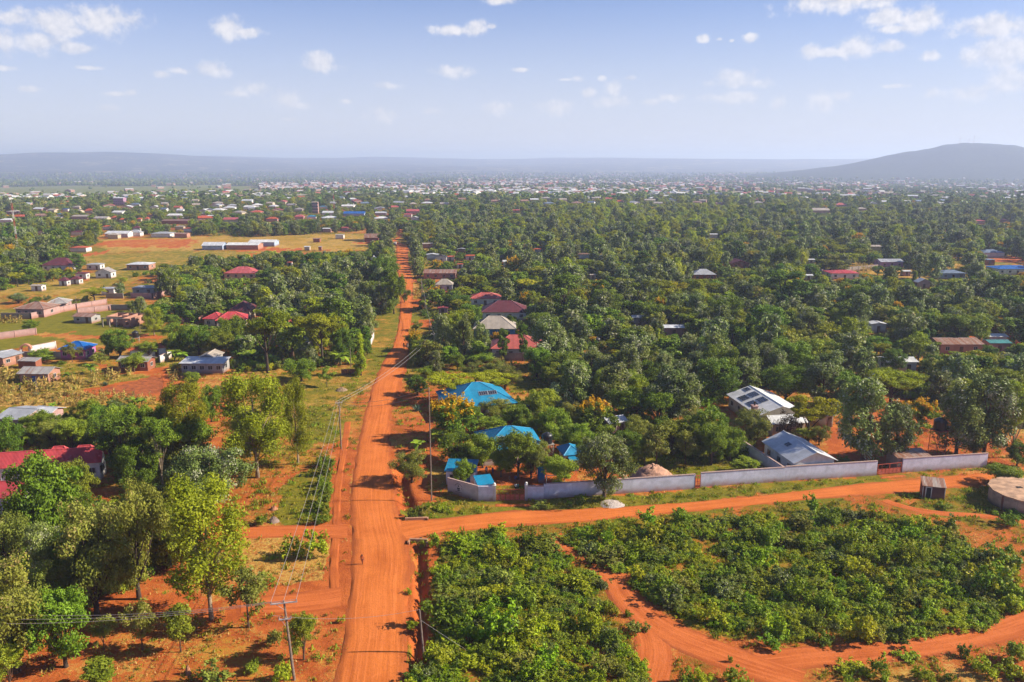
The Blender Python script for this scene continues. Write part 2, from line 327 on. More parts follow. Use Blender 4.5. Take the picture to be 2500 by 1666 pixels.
# land cover: (frame, outline, green grass, dry grass)
COVER = [
    ('px', [(0, 1250), (620, 1330), (800, 1320), (860, 1666), (800, 1800), (-200, 1800), (-200, 1250)], .10, .42),
    ('z1', [(560, 1290), (900, 1180), (1300, 1230), (1507, 1250), (1507, 1666), (300, 1666)], .06, .5),
    ('z1', [(640, 1050), (1250, 1090), (1270, 1190), (560, 1200)], .0, .04),
    ('z2', [(0, 760), (480, 745), (470, 1000), (0, 1020)], .22, .5),
    ('z2', [(0, 170), (520, 230), (520, 660), (-100, 670), (-200, 300)], .42, .42),
    ('z2', [(200, 420), (480, 300), (500, 650), (180, 640)], .75, .25),
    ('z2', [(470, 200), (620, 200), (600, 700), (600, 1040), (440, 1040), (490, 700)], .10, .12), ('z2', [(-100, 1000), (610, 990), (620, 1240), (420, 1220), (-100, 1210)], .06, .16), ('z2', [(820, 230), (1020, 250), (1060, 640), (880, 650), (830, 500)], .10, .06), ('z2', [(930, 760), (1090, 780), (1120, 1300), (1080, 1568), (900, 1568), (930, 1100)], .14, .06), ('px', [(560, 930), (900, 880), (880, 1000), (830, 1080), (560, 1120)], .5, .5),
    ('a4', [(1380, 420), (1640, 420), (1620, 700), (1250, 820)], .85, .3),
    ('z1', [(620, 200), (1100, 250), (1000, 560), (640, 420)], .7, .1),
    ('z7', [(-60, 1050), (300, 1020), (640, 1045), (930, 1040), (1300, 990), (2185, 925), (2353, 905), (2353, 1010), (1800, 1070), (1100, 1090), (560, 1110), (200, 1170), (40, 1160)], .72, .34),
    ('z8', [(0, 915), (640, 872), (1300, 828), (1400, 900), (700, 945), (0, 1010)], .72, .36),
    ('z8', [(1480, 808), (2100, 765), (2160, 790), (1500, 862)], .6, .4),
    ('z8', [(1300, 1000), (1650, 920), (2120, 900), (2353, 1060), (2353, 1240), (1900, 1180), (1400, 1040)], .62, .2),
    ('z7', [(280, 700), (1000, 640), (1330, 760), (1330, 880), (1000, 900), (520, 900), (290, 830)], .0, .03),
    ('z7', [(1650, 640), (2353, 620), (2353, 860), (2000, 830), (1680, 790)], .7, .25),
    ('z8', [(0, 600), (560, 780), (0, 810)], .75, .3), ('z8', [(850, 480), (1050, 500), (1150, 720), (1000, 730)], .0, .05),
    # thicket floor
    ('px', [(1060, 1330), (1290, 1300), (1480, 1380), (1500, 1500), (1580, 1666), (1030, 1720)], .55, .15),
    ('px', [(1330, 1290), (1620, 1250), (2050, 1210), (2300, 1300), (2450, 1380), (2500, 1480), (2200, 1560), (1750, 1560), (1560, 1450), (1400, 1340)], .6, .15),
    # open land on the left
    ('z5', [(-200, 260), (240, 300), (640, 300), (1000, 170), (1300, 120), (1480, 250), (1420, 440), (900, 470), (520, 470), (-200, 640)], .9, .45),
    ('z5', [(300, 395), (900, 430), (1450, 440), (1450, 470), (500, 470), (300, 410)], .1, .4),
    ('z5', [(-200, 690), (600, 690), (1500, 760), (1400, 830), (760, 960), (-200, 960)], .55, .6),
    ('z5', [(-300, 960), (500, 960), (900, 960), (1450, 990), (1450, 1080), (600, 1090), (-300, 1060)], .08, .95),
    ('z5', [(560, 970), (1000, 880), (1390, 800), (1500, 850), (1490, 960), (1100, 1000)], .0, .02),
    ('z5', [(850, 690), (1300, 745), (1500, 740), (1500, 800), (900, 790)], .1, .35),
    ('f1', [(640, 940), (1000, 900), (1800, 890), (2353, 880), (2700, 890), (3600, 880), (3600, 760), (3000, 740), (2000, 760), (940, 790), (940, 900)], .42, .8),
    ('f1', [(640, 940), (1500, 900), (2300, 900), (1900, 1040), (1400, 1010), (1100, 1210), (760, 1180), (900, 1040)], .55, .72),
    ('f1', [(940, 800), (1700, 780), (1780, 800), (1700, 865), (1000, 860), (930, 830)], .05, .40),
    ('f1', [(650, 940), (900, 905), (1000, 880), (960, 915), (700, 950)], .0, .05),
    ('f2', [(0, 860), (500, 870), (500, 885), (0, 885)], .05, .25),
    ('f2', [(1000, 815), (1300, 800), (1300, 830), (1000, 830)], .05, .3),
    ('z5', [(-100, -60), (700, -60), (950, 60), (1200, 100), (700, 150), (250, 60), (-100, 110)], .45, .7),
    ('f5', [(1280, 100), (1540, 85), (1500, 170), (1300, 165)], .8, .6), ('f5', [(1730, 75), (1930, 70), (1930, 130), (1740, 130)], .5, .9),
    ('f6', [(820, 150), (1300, 180), (2000, 150), (2000, 190), (1500, 230), (1000, 250)], .15, .95), ('f6', [(1000, 230), (1560, 230), (1560, 290), (1200, 300)], .3, .9),
    ('f6', [(590, 70), (740, 80), (700, 120), (600, 120)], .1, .8), ('f6', [(1690, 80), (1850, 80), (1800, 130), (1700, 130)], .1, .9),
    ('f6', [(2050, 110), (2400, 100), (2400, 150), (2050, 150)], .0, .15), ('f6', [(1900, 800), (2400, 760), (2400, 850), (1950, 850)], .0, .1),
    ('z6', [(1500, 230), (1640, 240), (1640, 300), (1520, 300)], .15, .9), ('z6', [(1650, 330), (1850, 330), (1850, 400), (1660, 390)], .6, .7),
    ('z6', [(1130, 450), (1370, 430), (1340, 640), (1130, 640)], .6, .45), ('z6', [(1110, 760), (1300, 750), (1290, 830), (1110, 860)], .8, .35),
    ('z6', [(1500, 480), (1660, 480), (1660, 540), (1500, 540)], .1, .2), ('z6', [(2200, 850), (2400, 900), (2400, 960), (2150, 930)], .1, .9),
    ('z6', [(2350, 930), (2700, 1050), (2700, 1150), (2400, 1120)], .7, .7), ('f5', [(1240, 880), (1620, 880), (1620, 1010), (1300, 1010)], .05, .95),
]
def build_ground():
    ac = np.concatenate([np.arange(-180, -60, 6), np.arange(-60, -37, 1.5), np.arange(-37, 37.01, .15), np.arange(38, 60, 1.5), np.arange(60, 180, 6)]) * math.pi / 180
    rr = [1.0, 15, 30, 42]
    while rr[-1] < 60: rr.append(rr[-1] + 1.5)
    while rr[-1] < 430: rr.append(rr[-1] * 1.0065)
    while rr[-1] < 17500: rr.append(rr[-1] * 1.014)
    rr = np.array(rr)
    A, Rr = np.meshgrid(ac, rr); X = (Rr * np.sin(A)).ravel(); Y = (Rr * np.cos(A)).ravel()
    Z = terrain(X, Y)
    n, m = len(rr), len(ac)
    i = np.arange(n - 1)[:, None] * m; j = np.arange(m)[None, :]; jn = (j + 1) % m
    F = np.stack([i + j, i + jn, i + m + jn, i + m + j], -1).reshape(-1, 4)
    V = np.stack([X, Y, Z], 1)
    d = np.hypot(X, Y); a = np.arctan2(X, Y)
    n1 = fbm(X / 9, Y / 9, 4); n2 = fbm(X / 30 + 40, Y / 30, 3)
    g = np.where(d < 180, .34, .5) + (n2 - .5) * .8; dr = np.where(d < 180, .36, .42) + (n1 - .5) * .8
    forest = np.clip((d - 200) / 200, 0, 1) * (X > 0); g = g + forest * .12; 
    w = np.clip(d / 90, .8, 4)
    XX = X + (fbm(X / 4, Y / 4, 3) - .5) * 3.2 * w; YY = Y + (fbm(X / 4 + 90, Y / 4, 3) - .5) * 3.2 * w
    lim = d < 1500; Xl, Yl = XX[lim], YY[lim]; gl, dl = g[lim], dr[lim]; v1 = n1[lim]
    for fr, pts, gg, dd in COVER:
        P = [tuple(G(*q(fr, *p)).xy) for p in pts]; k = in_poly(Xl, Yl, P)
        gl[k] = gg + (v1[k] - .5) * .35; dl[k] = dd + (v1[k] - .5) * .35
    g[lim] = gl; dr[lim] = dl
    # far land: plain / dark wood and painted cloud shadow / ordinary
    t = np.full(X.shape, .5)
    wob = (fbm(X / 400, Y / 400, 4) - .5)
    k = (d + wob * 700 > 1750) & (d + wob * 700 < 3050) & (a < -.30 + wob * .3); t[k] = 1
    k = (d + wob * 900 > 3050) & (d + wob * 900 < 6300) & (a < -.05 + wob * .9 - (d - 3000) * .00002); t[k] = .12  # cloud-shadow band on the far left, painted as dark wood cover
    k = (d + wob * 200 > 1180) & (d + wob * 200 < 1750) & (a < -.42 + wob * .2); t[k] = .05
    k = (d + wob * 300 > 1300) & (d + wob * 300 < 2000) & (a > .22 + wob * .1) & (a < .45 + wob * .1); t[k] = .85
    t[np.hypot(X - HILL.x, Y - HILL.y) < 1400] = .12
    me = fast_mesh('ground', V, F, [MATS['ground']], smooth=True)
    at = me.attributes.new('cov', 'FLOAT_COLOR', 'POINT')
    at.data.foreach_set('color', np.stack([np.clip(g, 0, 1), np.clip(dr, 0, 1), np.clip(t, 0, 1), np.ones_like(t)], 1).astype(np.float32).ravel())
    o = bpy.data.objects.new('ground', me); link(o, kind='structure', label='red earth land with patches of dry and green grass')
    return o
def ground_mat():
    m, nt, N, L, out = nodes('ground'); b = N.new('ShaderNodeBsdfPrincipled'); L.new(b.outputs[0], out.inputs[0])
    at = N.new('ShaderNodeAttribute'); at.attribute_name = 'cov'; sp = N.new('ShaderNodeSeparateColor'); L.new(at.outputs['Color'], sp.inputs[0])
    ge = N.new('ShaderNodeNewGeometry'); P = ge.outputs['Position']
    na = noise(N, L, P, 2.2, 6, .68); nb = noise(N, L, P, .33, 5, .6); ncn = noise(N, L, P, 7.0, 3, .6); nd = noise(N, L, P, .05, 4)
    soil = mixc(N, L, mrange(N, L, nb, .3, .7), (.44, .095, .020), (.66, .172, .038))
    soil = mixc(N, L, mrange(N, L, na, .5, .75, 0, .5), soil, (.27, .052, .013))
    soil = mixc(N, L, mrange(N, L, ncn, .58, .75, 0, .45), soil, (.66, .23, .075))
    dry = mixc(N, L, mrange(N, L, na, .3, .7), (.46, .24, .045), (.72, .44, .11)); dry = mixc(N, L, mrange(N, L, nd, .4, .65), dry, (.50, .28, .035))
    grn = mixc(N, L, mrange(N, L, na, .3, .72), (.105, .120, .008), (.27, .235, .018)); grn = mixc(N, L, mrange(N, L, nb, .35, .7, 0, .55), grn, (.36, .29, .022))
    def cover(ch, n, soft):
        s = math_(N, L, 'SUBTRACT', math_(N, L, 'ADD', sp.outputs[ch], math_(N, L, 'MULTIPLY', math_(N, L, 'SUBTRACT', n, .5), 1.5)), .5)
        return mrange(N, L, s, -soft, soft)
    mix1 = math_(N, L, 'ADD', math_(N, L, 'MULTIPLY', na, .55), math_(N, L, 'MULTIPLY', nb, .45))
    mix2 = math_(N, L, 'ADD', math_(N, L, 'MULTIPLY', ncn, .4), math_(N, L, 'MULTIPLY', math_(N, L, 'SUBTRACT', 1.0, nb), .6))
    c = mixc(N, L, cover(1, mix1, .16), soil, dry); c = mixc(N, L, cover(0, mix2, .16), c, grn)
    # beyond the near woods single plants are too small to see
    ln = N.new('ShaderNodeVectorMath'); ln.operation = 'LENGTH'; L.new(P, ln.inputs[0])
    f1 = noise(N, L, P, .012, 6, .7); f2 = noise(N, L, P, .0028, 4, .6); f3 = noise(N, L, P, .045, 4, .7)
    wood = mixc(N, L, mrange(N, L, f3, .35, .7), (.018, .030, .010), (.060, .075, .022))  # tone of dark woods, also of the painted cloud-shadow band
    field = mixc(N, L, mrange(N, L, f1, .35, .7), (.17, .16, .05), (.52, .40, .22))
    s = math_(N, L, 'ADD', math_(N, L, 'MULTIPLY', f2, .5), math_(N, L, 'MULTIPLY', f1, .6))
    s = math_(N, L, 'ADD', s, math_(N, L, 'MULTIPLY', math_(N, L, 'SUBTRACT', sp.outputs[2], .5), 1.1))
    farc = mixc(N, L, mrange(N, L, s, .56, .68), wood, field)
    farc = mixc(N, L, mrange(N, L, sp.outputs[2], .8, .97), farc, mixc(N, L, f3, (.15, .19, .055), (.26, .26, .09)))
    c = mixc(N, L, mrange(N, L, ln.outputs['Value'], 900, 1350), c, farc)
    c = mixc(N, L, 1.0, c, (.68, .68, .68), 'MULTIPLY')
    L.new(c, b.inputs['Base Color']); b.inputs['Roughness'].default_value = .95; b.inputs['Specular IOR Level'].default_value = .1
    h = math_(N, L, 'ADD', math_(N, L, 'MULTIPLY', na, 1.0), math_(N, L, 'MULTIPLY', ncn, .4))
    L.new(bump(N, L, h, .8, .18), b.inputs['Normal']); MATS['ground'] = m
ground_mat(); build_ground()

# ---------------------------------------------------------------- earth roads
def road_mat(name, c0, c1, tracks=.5):
    m, nt, N, L, out = nodes(name); b = N.new('ShaderNodeBsdfPrincipled'); L.new(b.outputs[0], out.inputs[0])
    at = N.new('ShaderNodeAttribute'); at.attribute_name = 'rib'; ge = N.new('ShaderNodeNewGeometry'); P = ge.outputs['Position']
    wav = noise(N, L, P, .045, 3, .5); cmb = N.new('ShaderNodeCombineXYZ'); L.new(math_(N, L, 'MULTIPLY', math_(N, L, 'SUBTRACT', wav, .5), 1.8), cmb.inputs[0]); va = N.new('ShaderNodeVectorMath'); va.operation = 'ADD'; L.new(at.outputs['Vector'], va.inputs[0]); L.new(cmb.outputs[0], va.inputs[1])
    mp = N.new('ShaderNodeMapping'); mp.inputs['Scale'].default_value = (1.7, .045, 1); L.new(va.outputs[0], mp.inputs[0])
    st = noise(N, L, mp.outputs[0], 1.6, 5, .6); n1 = noise(N, L, P, .22, 5, .62); n2 = noise(N, L, P, 4.5, 4, .6)
    sp = N.new('ShaderNodeSeparateXYZ'); L.new(at.outputs['Vector'], sp.inputs[0])
    c = mixc(N, L, mrange(N, L, n1, .28, .72), c0, c1)
    c = mixc(N, L, mrange(N, L, st, .42, .70, 0, tracks), c, [min(1, x * 1.18 + .012) for x in c1])
    c = mixc(N, L, mrange(N, L, st, .30, .42, tracks * .8, 0), c, [x * .68 for x in c0])
    c = mixc(N, L, mrange(N, L, n2, .52, .72, 0, .42), c, [x * .55 for x in c0])
    n4 = noise(N, L, P, .9, 6, .7); c = mixc(N, L, mrange(N, L, n4, .56, .74, 0, .4), c, [min(1, x * 1.15 + .03) for x in c1])
    edge = math_(N, L, 'ABSOLUTE', sp.outputs[2])                      # gravelly shoulders of darker, stony earth
    c = mixc(N, L, mrange(N, L, math_(N, L, 'ADD', edge, math_(N, L, 'MULTIPLY', math_(N, L, 'SUBTRACT', n1, .5), .9)), .60, .98, 0, .75), c, (.23, .055, .016))
    L.new(c, b.inputs['Base Color']); b.inputs['Roughness'].default_value = .95; b.inputs['Specular IOR Level'].default_value = .1
    L.new(bump(N, L, math_(N, L, 'ADD', n2, st), .6, .08), b.inputs['Normal']); MATS[name] = m
road_mat('road_earth', (.42, .105, .020), (.53, .146, .030), .55)
road_mat('track_earth', (.36, .083, .018), (.47, .122, .029), .65)
road_mat('path_earth', (.30, .068, .015), (.43, .112, .025), .3)
ROADS = []
def ribbon(name, Ls, Rs, mat, z, label, crown=.06, step=.9, nx=12, ragged=.45):
    """road sheet between two edge lines on the ground; its rims dip into the earth"""
    Ls = [np.array(p[:2]) for p in Ls]; Rs = [np.array(p[:2]) for p in Rs]
    ROADS.append(([tuple(p) for p in Ls] + [tuple(p) for p in Rs[::-1]]))
    C = [(a + b) / 2 for a, b in zip(Ls, Rs)]; s = np.concatenate([[0], np.cumsum([np.linalg.norm(b - a) for a, b in zip(C[:-1], C[1:])])])
    n = max(4, int(s[-1] / step)); t = np.linspace(0, s[-1], n)
    def smooth(P):
        P = np.array(P); r = np.stack([np.interp(t, s, P[:, k]) for k in (0, 1)], 1); k = 5
        pad = np.concatenate([np.repeat(r[:1], k, 0), r, np.repeat(r[-1:], k, 0)]); return np.stack([np.convolve(pad[:, c], np.ones(2 * k + 1) / (2 * k + 1), 'valid') for c in (0, 1)], 1)
    A, B = smooth(Ls), smooth(Rs); W = np.linalg.norm(B - A, axis=1)
    V = []; U = []
    for i in range(n):
        e0 = ragged * (fbm(np.array([t[i] * .35]), np.array([3.3]), 3)[0] - .5) * 2; e1 = ragged * (fbm(np.array([t[i] * .35]), np.array([47.7]), 3)[0] - .5) * 2
        for j in range(nx + 1):
            u = j / nx; k = u * 2 - 1
            p = A[i] * (1 - u) + B[i] * u; dirn = (B[i] - A[i]) / (W[i] + 1e-6)
            if j == 0: p = p - dirn * e0
            if j == nx: p = p + dirn * e1
            zz = z + crown * (1 - k * k) if 0 < j < nx else min(-.04, z - .10)
            V.append((p[0], p[1], zz)); U.append((u * W[i], t[i], k))
    F = [(i * (nx + 1) + j, i * (nx + 1) + j + 1, (i + 1) * (nx + 1) + j + 1, (i + 1) * (nx + 1) + j) for i in range(n - 1) for j in range(nx)]
    me = fast_mesh(name, V, F, [MATS[mat]], smooth=True); at = me.attributes.new('rib', 'FLOAT_VECTOR', 'POINT'); at.data.foreach_set('vector', np.array(U, np.float32).ravel())
    o = bpy.data.objects.new(name, me); link(o, kind='structure', label=label); return o
def edges(rows):                                        # rows of (frame, y, x left, x right)
    Ls, Rs = [], []
    for fr, y, a, b in rows: Ls.append(G(*q(fr, a, y))); Rs.append(G(*q(fr, b, y)))
    return Ls, Rs
main_rows = [('z2', 1900, 440, 900), ('z2', 1568, 500, 930), ('z2', 1200, 570, 945), ('z2', 900, 600, 965), ('z2', 780, 600, 950), ('z2', 690, 600, 925), ('z2', 550, 590, 865), ('z2', 450, 595, 860),
             ('z2', 300, 625, 845), ('z2', 200, 640, 832), ('z2', 100, 665, 838), ('z2', 0, 690, 845), ('z6', 1150, 1110, 1390), ('z6', 1050, 1140, 1405), ('z6', 940, 1190, 1450),
             ('z6', 850, 1230, 1465), ('z6', 740, 1310, 1475), ('z6', 600, 1355, 1475), ('z6', 500, 1370, 1485), ('z6', 400, 1380, 1498), ('z6', 320, 1388, 1500), ('f2', 1200, 1385, 1508),
             ('f2', 1100, 1360, 1490), ('f2', 1000, 1350, 1465), ('f2', 900, 1350, 1458), ('f2', 850, 1345, 1462), ('f2', 825, 1325, 1400), ('f2', 808, 1288, 1345), ('f2', 790, 1320, 1360), ('f2', 768, 1365, 1400), ('f2', 740, 1375, 1405), ('f2', 690, 1370, 1395)]
MAIN_L, MAIN_R = edges(main_rows)
ribbon('main_road', MAIN_L, MAIN_R, 'road_earth', .05, 'wide straight orange earth road running to the horizon', crown=.10, nx=18, ragged=.85)
def cols(rows): return [G(x, b) for x, a, b in rows], [G(x, a) for x, a, b in rows]
SIDE_L, SIDE_R = cols([(930, 1262, 1345), (990, 1268, 1322), (1060, 1268, 1308), (1130, 1258, 1300), (1250, 1243, 1288), (1400, 1243, 1280), (1600, 1232, 1258), (1802, 1215, 1240), (1938, 1200, 1225),
                       (2108, 1179, 1211), (2244, 1168, 1203), (2380, 1157, 1186), (2500, 1138, 1165), (2640, 1122, 1150), (2800, 1105, 1130)])
ribbon('side_road', SIDE_L, SIDE_R, 'road_earth', .035, 'orange earth side road along the grey compound wall', crown=.05, ragged=.8)
ribbon('dirt_lane', *cols([(380, 1292, 1322), (460, 1290, 1320), (560, 1285, 1318), (660, 1283, 1316), (760, 1280, 1314), (870, 1276, 1322)]), 'track_earth', .03, 'red dirt lane joining the road from the left', crown=.03)
ribbon('bare_yard', *cols([(560, 1462, 1500), (640, 1455, 1504), (720, 1448, 1504), (790, 1430, 1500), (860, 1428, 1480)]), 'track_earth', .025, 'bare red clearing beside the crossarm pole', crown=.02, ragged=1.4)
def path(fr, pts, width, *a, **k):
    c = [G(*q(fr, *p)).xy for p in pts]; Ls, Rs = [], []
    for i, p in enumerate(c):
        t = (c[min(i + 1, len(c) - 1)] - c[max(i - 1, 0)]).normalized(); nrm = Vector((-t.y, t.x)) * width / 2
        Ls.append(p + nrm); Rs.append(p - nrm)
    return ribbon(*a[:1], Ls, Rs, *a[1:], **k)
path('z2', [(590, 60), (570, 200), (545, 330), (525, 480), (520, 640), (515, 760), (505, 900), (500, 1000), (520, 1090)], 1.7, 'footpath', 'path_earth', .012, 'narrow red footpath left of the main road', crown=.02, nx=6, ragged=.9)
path('z3', [(400, 478), (480, 505), (580, 560), (760, 620), (880, 720), (970, 850), (1010, 950), (1080, 1050), (1250, 1170), (1500, 1290), (1975, 1470), (2400, 1600)], 5.0, 'dirt_track', 'track_earth', .05, 'rutted red track winding through the thicket', crown=.02)
path('z3', [(1090, 1060), (1190, 1200), (1230, 1330), (1190, 1480), (1130, 1640), (1100, 1800)], 4.5, 'dirt_track', 'track_earth', .043, 'red track branch running down to the bottom edge', crown=.02)
path('z4', [(-260, 1480), (0, 1455), (300, 1420), (600, 1400), (900, 1372), (1200, 1320), (1530, 1225), (1800, 1150)], 4.2, 'dirt_track', 'track_earth', .038, 'red track below the big thicket towards the right edge', crown=.02)
path('z8', [(1300, 985), (1400, 1030), (1560, 1085), (1800, 1110), (2100, 1110), (2353, 1160), (2600, 1220)], 2.2, 'footpath', 'track_earth', .04, 'red footpath between the small hut and the thicket', crown=.02, nx=6)
path('z5', [(1490, 960), (1515, 880), (1460, 810), (1480, 760), (1600, 700)], 1.8, 'footpath', 'track_earth', .04, 'red footpath at the edge of the ploughed patch', crown=.02, nx=6)
ribbon('driveway', [G(*q('a2', 960, 800)), G(*q('a2', 900, 960))], [G(*q('a2', 1480, 800)), G(*q('a2', 1700, 960))], 'track_earth', .03, 'short red drive before the blue-roofed compound gate', crown=.02)
ribbon('driveway', [G(*q('z8', 1290, 825)), G(*q('z8', 1330, 870))], [G(*q('z8', 1470, 808)), G(*q('z8', 1560, 850))], 'track_earth', .03, 'short red drive before the right compound gate', crown=.02)
# ---------------------------------------------------------------- people
def person(label, base, facing, h, top, bottom, pose='walk', carry=None):
    """one skinned body; clothes by height of the figure"""
    J = dict(pel=(0, 0, .52), ch=(0, .01, .74), nk=(0, .01, .83), hd=(0, .02, .90), ht=(0, .02, .985))
    J.update(hl=(-.055, 0, .50), hr=(.055, 0, .50), shl=(-.11, 0, .805), shr=(.11, 0, .805))
    if pose == 'sit': J = {k: (v[0], v[1], v[2] - .27) for k, v in J.items()}; J.update(kl=(-.07, .23, .27), kr=(.07, .23, .27), fl=(-.07, .22, .02), fr=(.07, .22, .02), el=(-.15, .05, .38), er=(.15, .05, .38), wl=(-.08, .18, .30), wr=(.08, .18, .30), hnl=(-.06, .22, .29), hnr=(.06, .22, .29))
    else:
        s = .10 if pose == 'walk' else .02
        J.update(kl=(-.06, s, .28), kr=(.06, -s * .4, .28), fl=(-.06, s * .9, .03), fr=(.06, -s * 1.6, .04), el=(-.15, -s * .6, .63), er=(.15, s * .5, .63), wl=(-.15, s * .1, .47), wr=(.15, s * 1.1, .48), hnl=(-.15, s * .3, .41), hnr=(.15, s * 1.4, .42))
    J.update(tl=(J['fl'][0], J['fl'][1] + .09, .015), tr=(J['fr'][0], J['fr'][1] + .09, .02))
    rad = dict(pel=.085, ch=.095, nk=.036, hd=.062, ht=.045, hl=.068, hr=.068, kl=.043, kr=.043, fl=.027, fr=.027, tl=.022, tr=.022, shl=.045, shr=.045, el=.030, er=.030, wl=.022, wr=.022, hnl=.022, hnr=.022)
    E_ = [('pel', 'ch'), ('ch', 'nk'), ('nk', 'hd'), ('hd', 'ht'), ('pel', 'hl'), ('hl', 'kl'), ('kl', 'fl'), ('fl', 'tl'), ('pel', 'hr'), ('hr', 'kr'), ('kr', 'fr'), ('fr', 'tr'), ('ch', 'shl'), ('shl', 'el'), ('el', 'wl'), ('wl', 'hnl'), ('ch', 'shr'), ('shr', 'er'), ('er', 'wr'), ('wr', 'hnr')]
    ks = list(J); me = bpy.data.meshes.new('person'); me.from_pydata([tuple(c * h for c in J[k]) for k in ks], [(ks.index(a), ks.index(b)) for a, b in E_], [])
    o = bpy.data.objects.new('person', me); COL.objects.link(o); o.modifiers.new('skin', 'SKIN'); sd = o.modifiers.new('sub', 'SUBSURF'); sd.levels = 1; sd.render_levels = 1
    for i, k in enumerate(ks): me.skin_vertices[0].data[i].radius = (rad[k] * h, rad[k] * h); me.skin_vertices[0].data[i].use_root = (k == 'pel')
    dg = bpy.context.evaluated_depsgraph_get(); ev = bpy.data.meshes.new_from_object(o.evaluated_get(dg)); o.modifiers.clear(); o.data = ev
    for mt in (plain('skin_brown', (.12, .055, .032), .6, .1), plain('cloth_%.2f%.2f' % top[:2], top, .9, .2), plain('cloth_%.2f%.2f' % bottom[:2], bottom, .9, .2), plain('hair_black', (.012, .010, .009), .8, .1)): ev.materials.append(mt)
    z0 = (.27 if pose == 'sit' else 0)
    for p in ev.polygons:
        z = p.center.z / h + z0; ax = abs(p.center.x) / h; p.use_smooth = True
        p.material_index = 3 if z > .945 else 0 if z > .815 and ax < .08 else 1 if z > .52 and not (ax > .125 and z < .64) else 2 if z > .16 and ax < .13 else 0
    o.location = base; o.rotation_euler = (0, 0, facing); tag(o, label, 'person'); return o
def PX(fr, x, y, z=0.0): return G(*q(fr, x, y)) + Vector((0, 0, z))
person('person in orange walking on the main road', PX('z2', 671, 893, .12), R(170), 1.45, (.62, .16, .04), (.30, .07, .04)); person('person in dark clothes walking on the far stretch of road', PX('z6', 1420, 740, .12), R(180), 1.65, (.04, .03, .035), (.05, .04, .05)); person('person in pale clothes walking at the right road edge', PX('z6', 1455, 742, .1), R(0), 1.65, (.62, .55, .50), (.50, .42, .36))
person('person in white shirt standing under the yard trees', PX('a2', 832, 392, .01), R(200), 1.6, (.75, .74, .72), (.05, .05, .06), 'stand'); person('person in blue standing beside the yard trees', PX('a2', 935, 385, .01), R(150), 1.35, (.05, .08, .35), (.04, .05, .2), 'stand'); person('person in white beside the blue kiosk', PX('a2', 1695, 465, .01), R(120), 1.6, (.75, .74, .72), (.10, .06, .05), 'stand')
person('person in brown sitting in the school yard, left one', PX('a2', 1205, 490, .01), R(190), 1.4, (.22, .10, .05), (.12, .06, .04), 'sit'); person('person in blue sitting in the school yard, right one', PX('a2', 1300, 480, .01), R(160), 1.4, (.06, .08, .28), (.05, .05, .12), 'sit'); person('person in white shirt behind the barred gate, left', PX('a2', 1300, 640, .01), R(180), 1.3, (.76, .75, .73), (.06, .05, .06), 'stand'); person('person in teal behind the barred gate, right', PX('a2', 1335, 635, .01), R(180), 1.25, (.06, .32, .30), (.05, .05, .08), 'stand')
# ---------------------------------------------------------------- plants
LEAF = dict(
    mango=leafmat('leaf_mango', (0.044, 0.084, 0.0060), (0.225, 0.315, 0.0200), trans=.22),
    bright=leafmat('leaf_bright', (0.085, 0.140, 0.0090), (0.360, 0.420, 0.0340), trans=.32),
    olive=leafmat('leaf_olive', (0.090, 0.110, 0.0140), (0.340, 0.360, 0.0560), pale=(.36, .27, .10), palef=.12),
    silver=leafmat('leaf_silver', (0.070, 0.098, 0.0150), (0.260, 0.310, 0.0700), pale=(0.425, 0.416, 0.281), palef=.22, trans=.2),
    feather=leafmat('leaf_feather', (0.115, 0.155, 0.0060), (0.460, 0.490, 0.0260), trans=.38),
    acacia=leafmat('leaf_acacia', (0.085, 0.122, 0.0034), (0.378, 0.391, 0.0113), trans=.28),
    yellow=leafmat('leaf_yellow', (0.162, 0.162, 0.0042), (0.503, 0.428, 0.0110), trans=.35),
    dark=leafmat('leaf_dark', (0.027, 0.062, 0.0060), (0.150, 0.230, 0.0160), trans=.18),
    shrub=leafmat('leaf_shrub', (0.062, 0.105, 0.0040), (0.430, 0.510, 0.0150), pale=(0.255, 0.272, 0.076), palef=.10, trans=.22, hue=.045, val=.5),
    banana=leafmat('leaf_banana', (0.085, 0.154, 0.0089), (0.322, 0.441, 0.0351), trans=.35),
    agave=leafmat('leaf_agave', (.040, .085, .055), (.120, .190, .120), trans=.1),
    brown=leafmat('leaf_brown', (0.104, 0.060, 0.0240), (0.224, 0.144, 0.0680), trans=.2),
    maize=leafmat('leaf_maize', (0.332, 0.214, 0.0495), (0.585, 0.419, 0.1237), pale=(0.238, 0.255, 0.043), palef=.25, trans=.3),
    grass=leafmat('leaf_grass', (0.122, 0.141, 0.0077), (0.454, 0.384, 0.0292), pale=(0.425, 0.306, 0.102), palef=.2, trans=.3),
    flower=leafmat('flower_yellow', (0.527, 0.281, 0.0068), (0.680, 0.425, 0.0127), trans=.25, hue=.005, val=.1))
BARK = dict(brown=plain('bark_brown', (.16, .085, .045), .95, .4, 2), pale=plain('bark_pale', (.38, .29, .19), .9, .35, 2), dark=plain('bark_dark', (.075, .048, .030), .95, .4, 2))

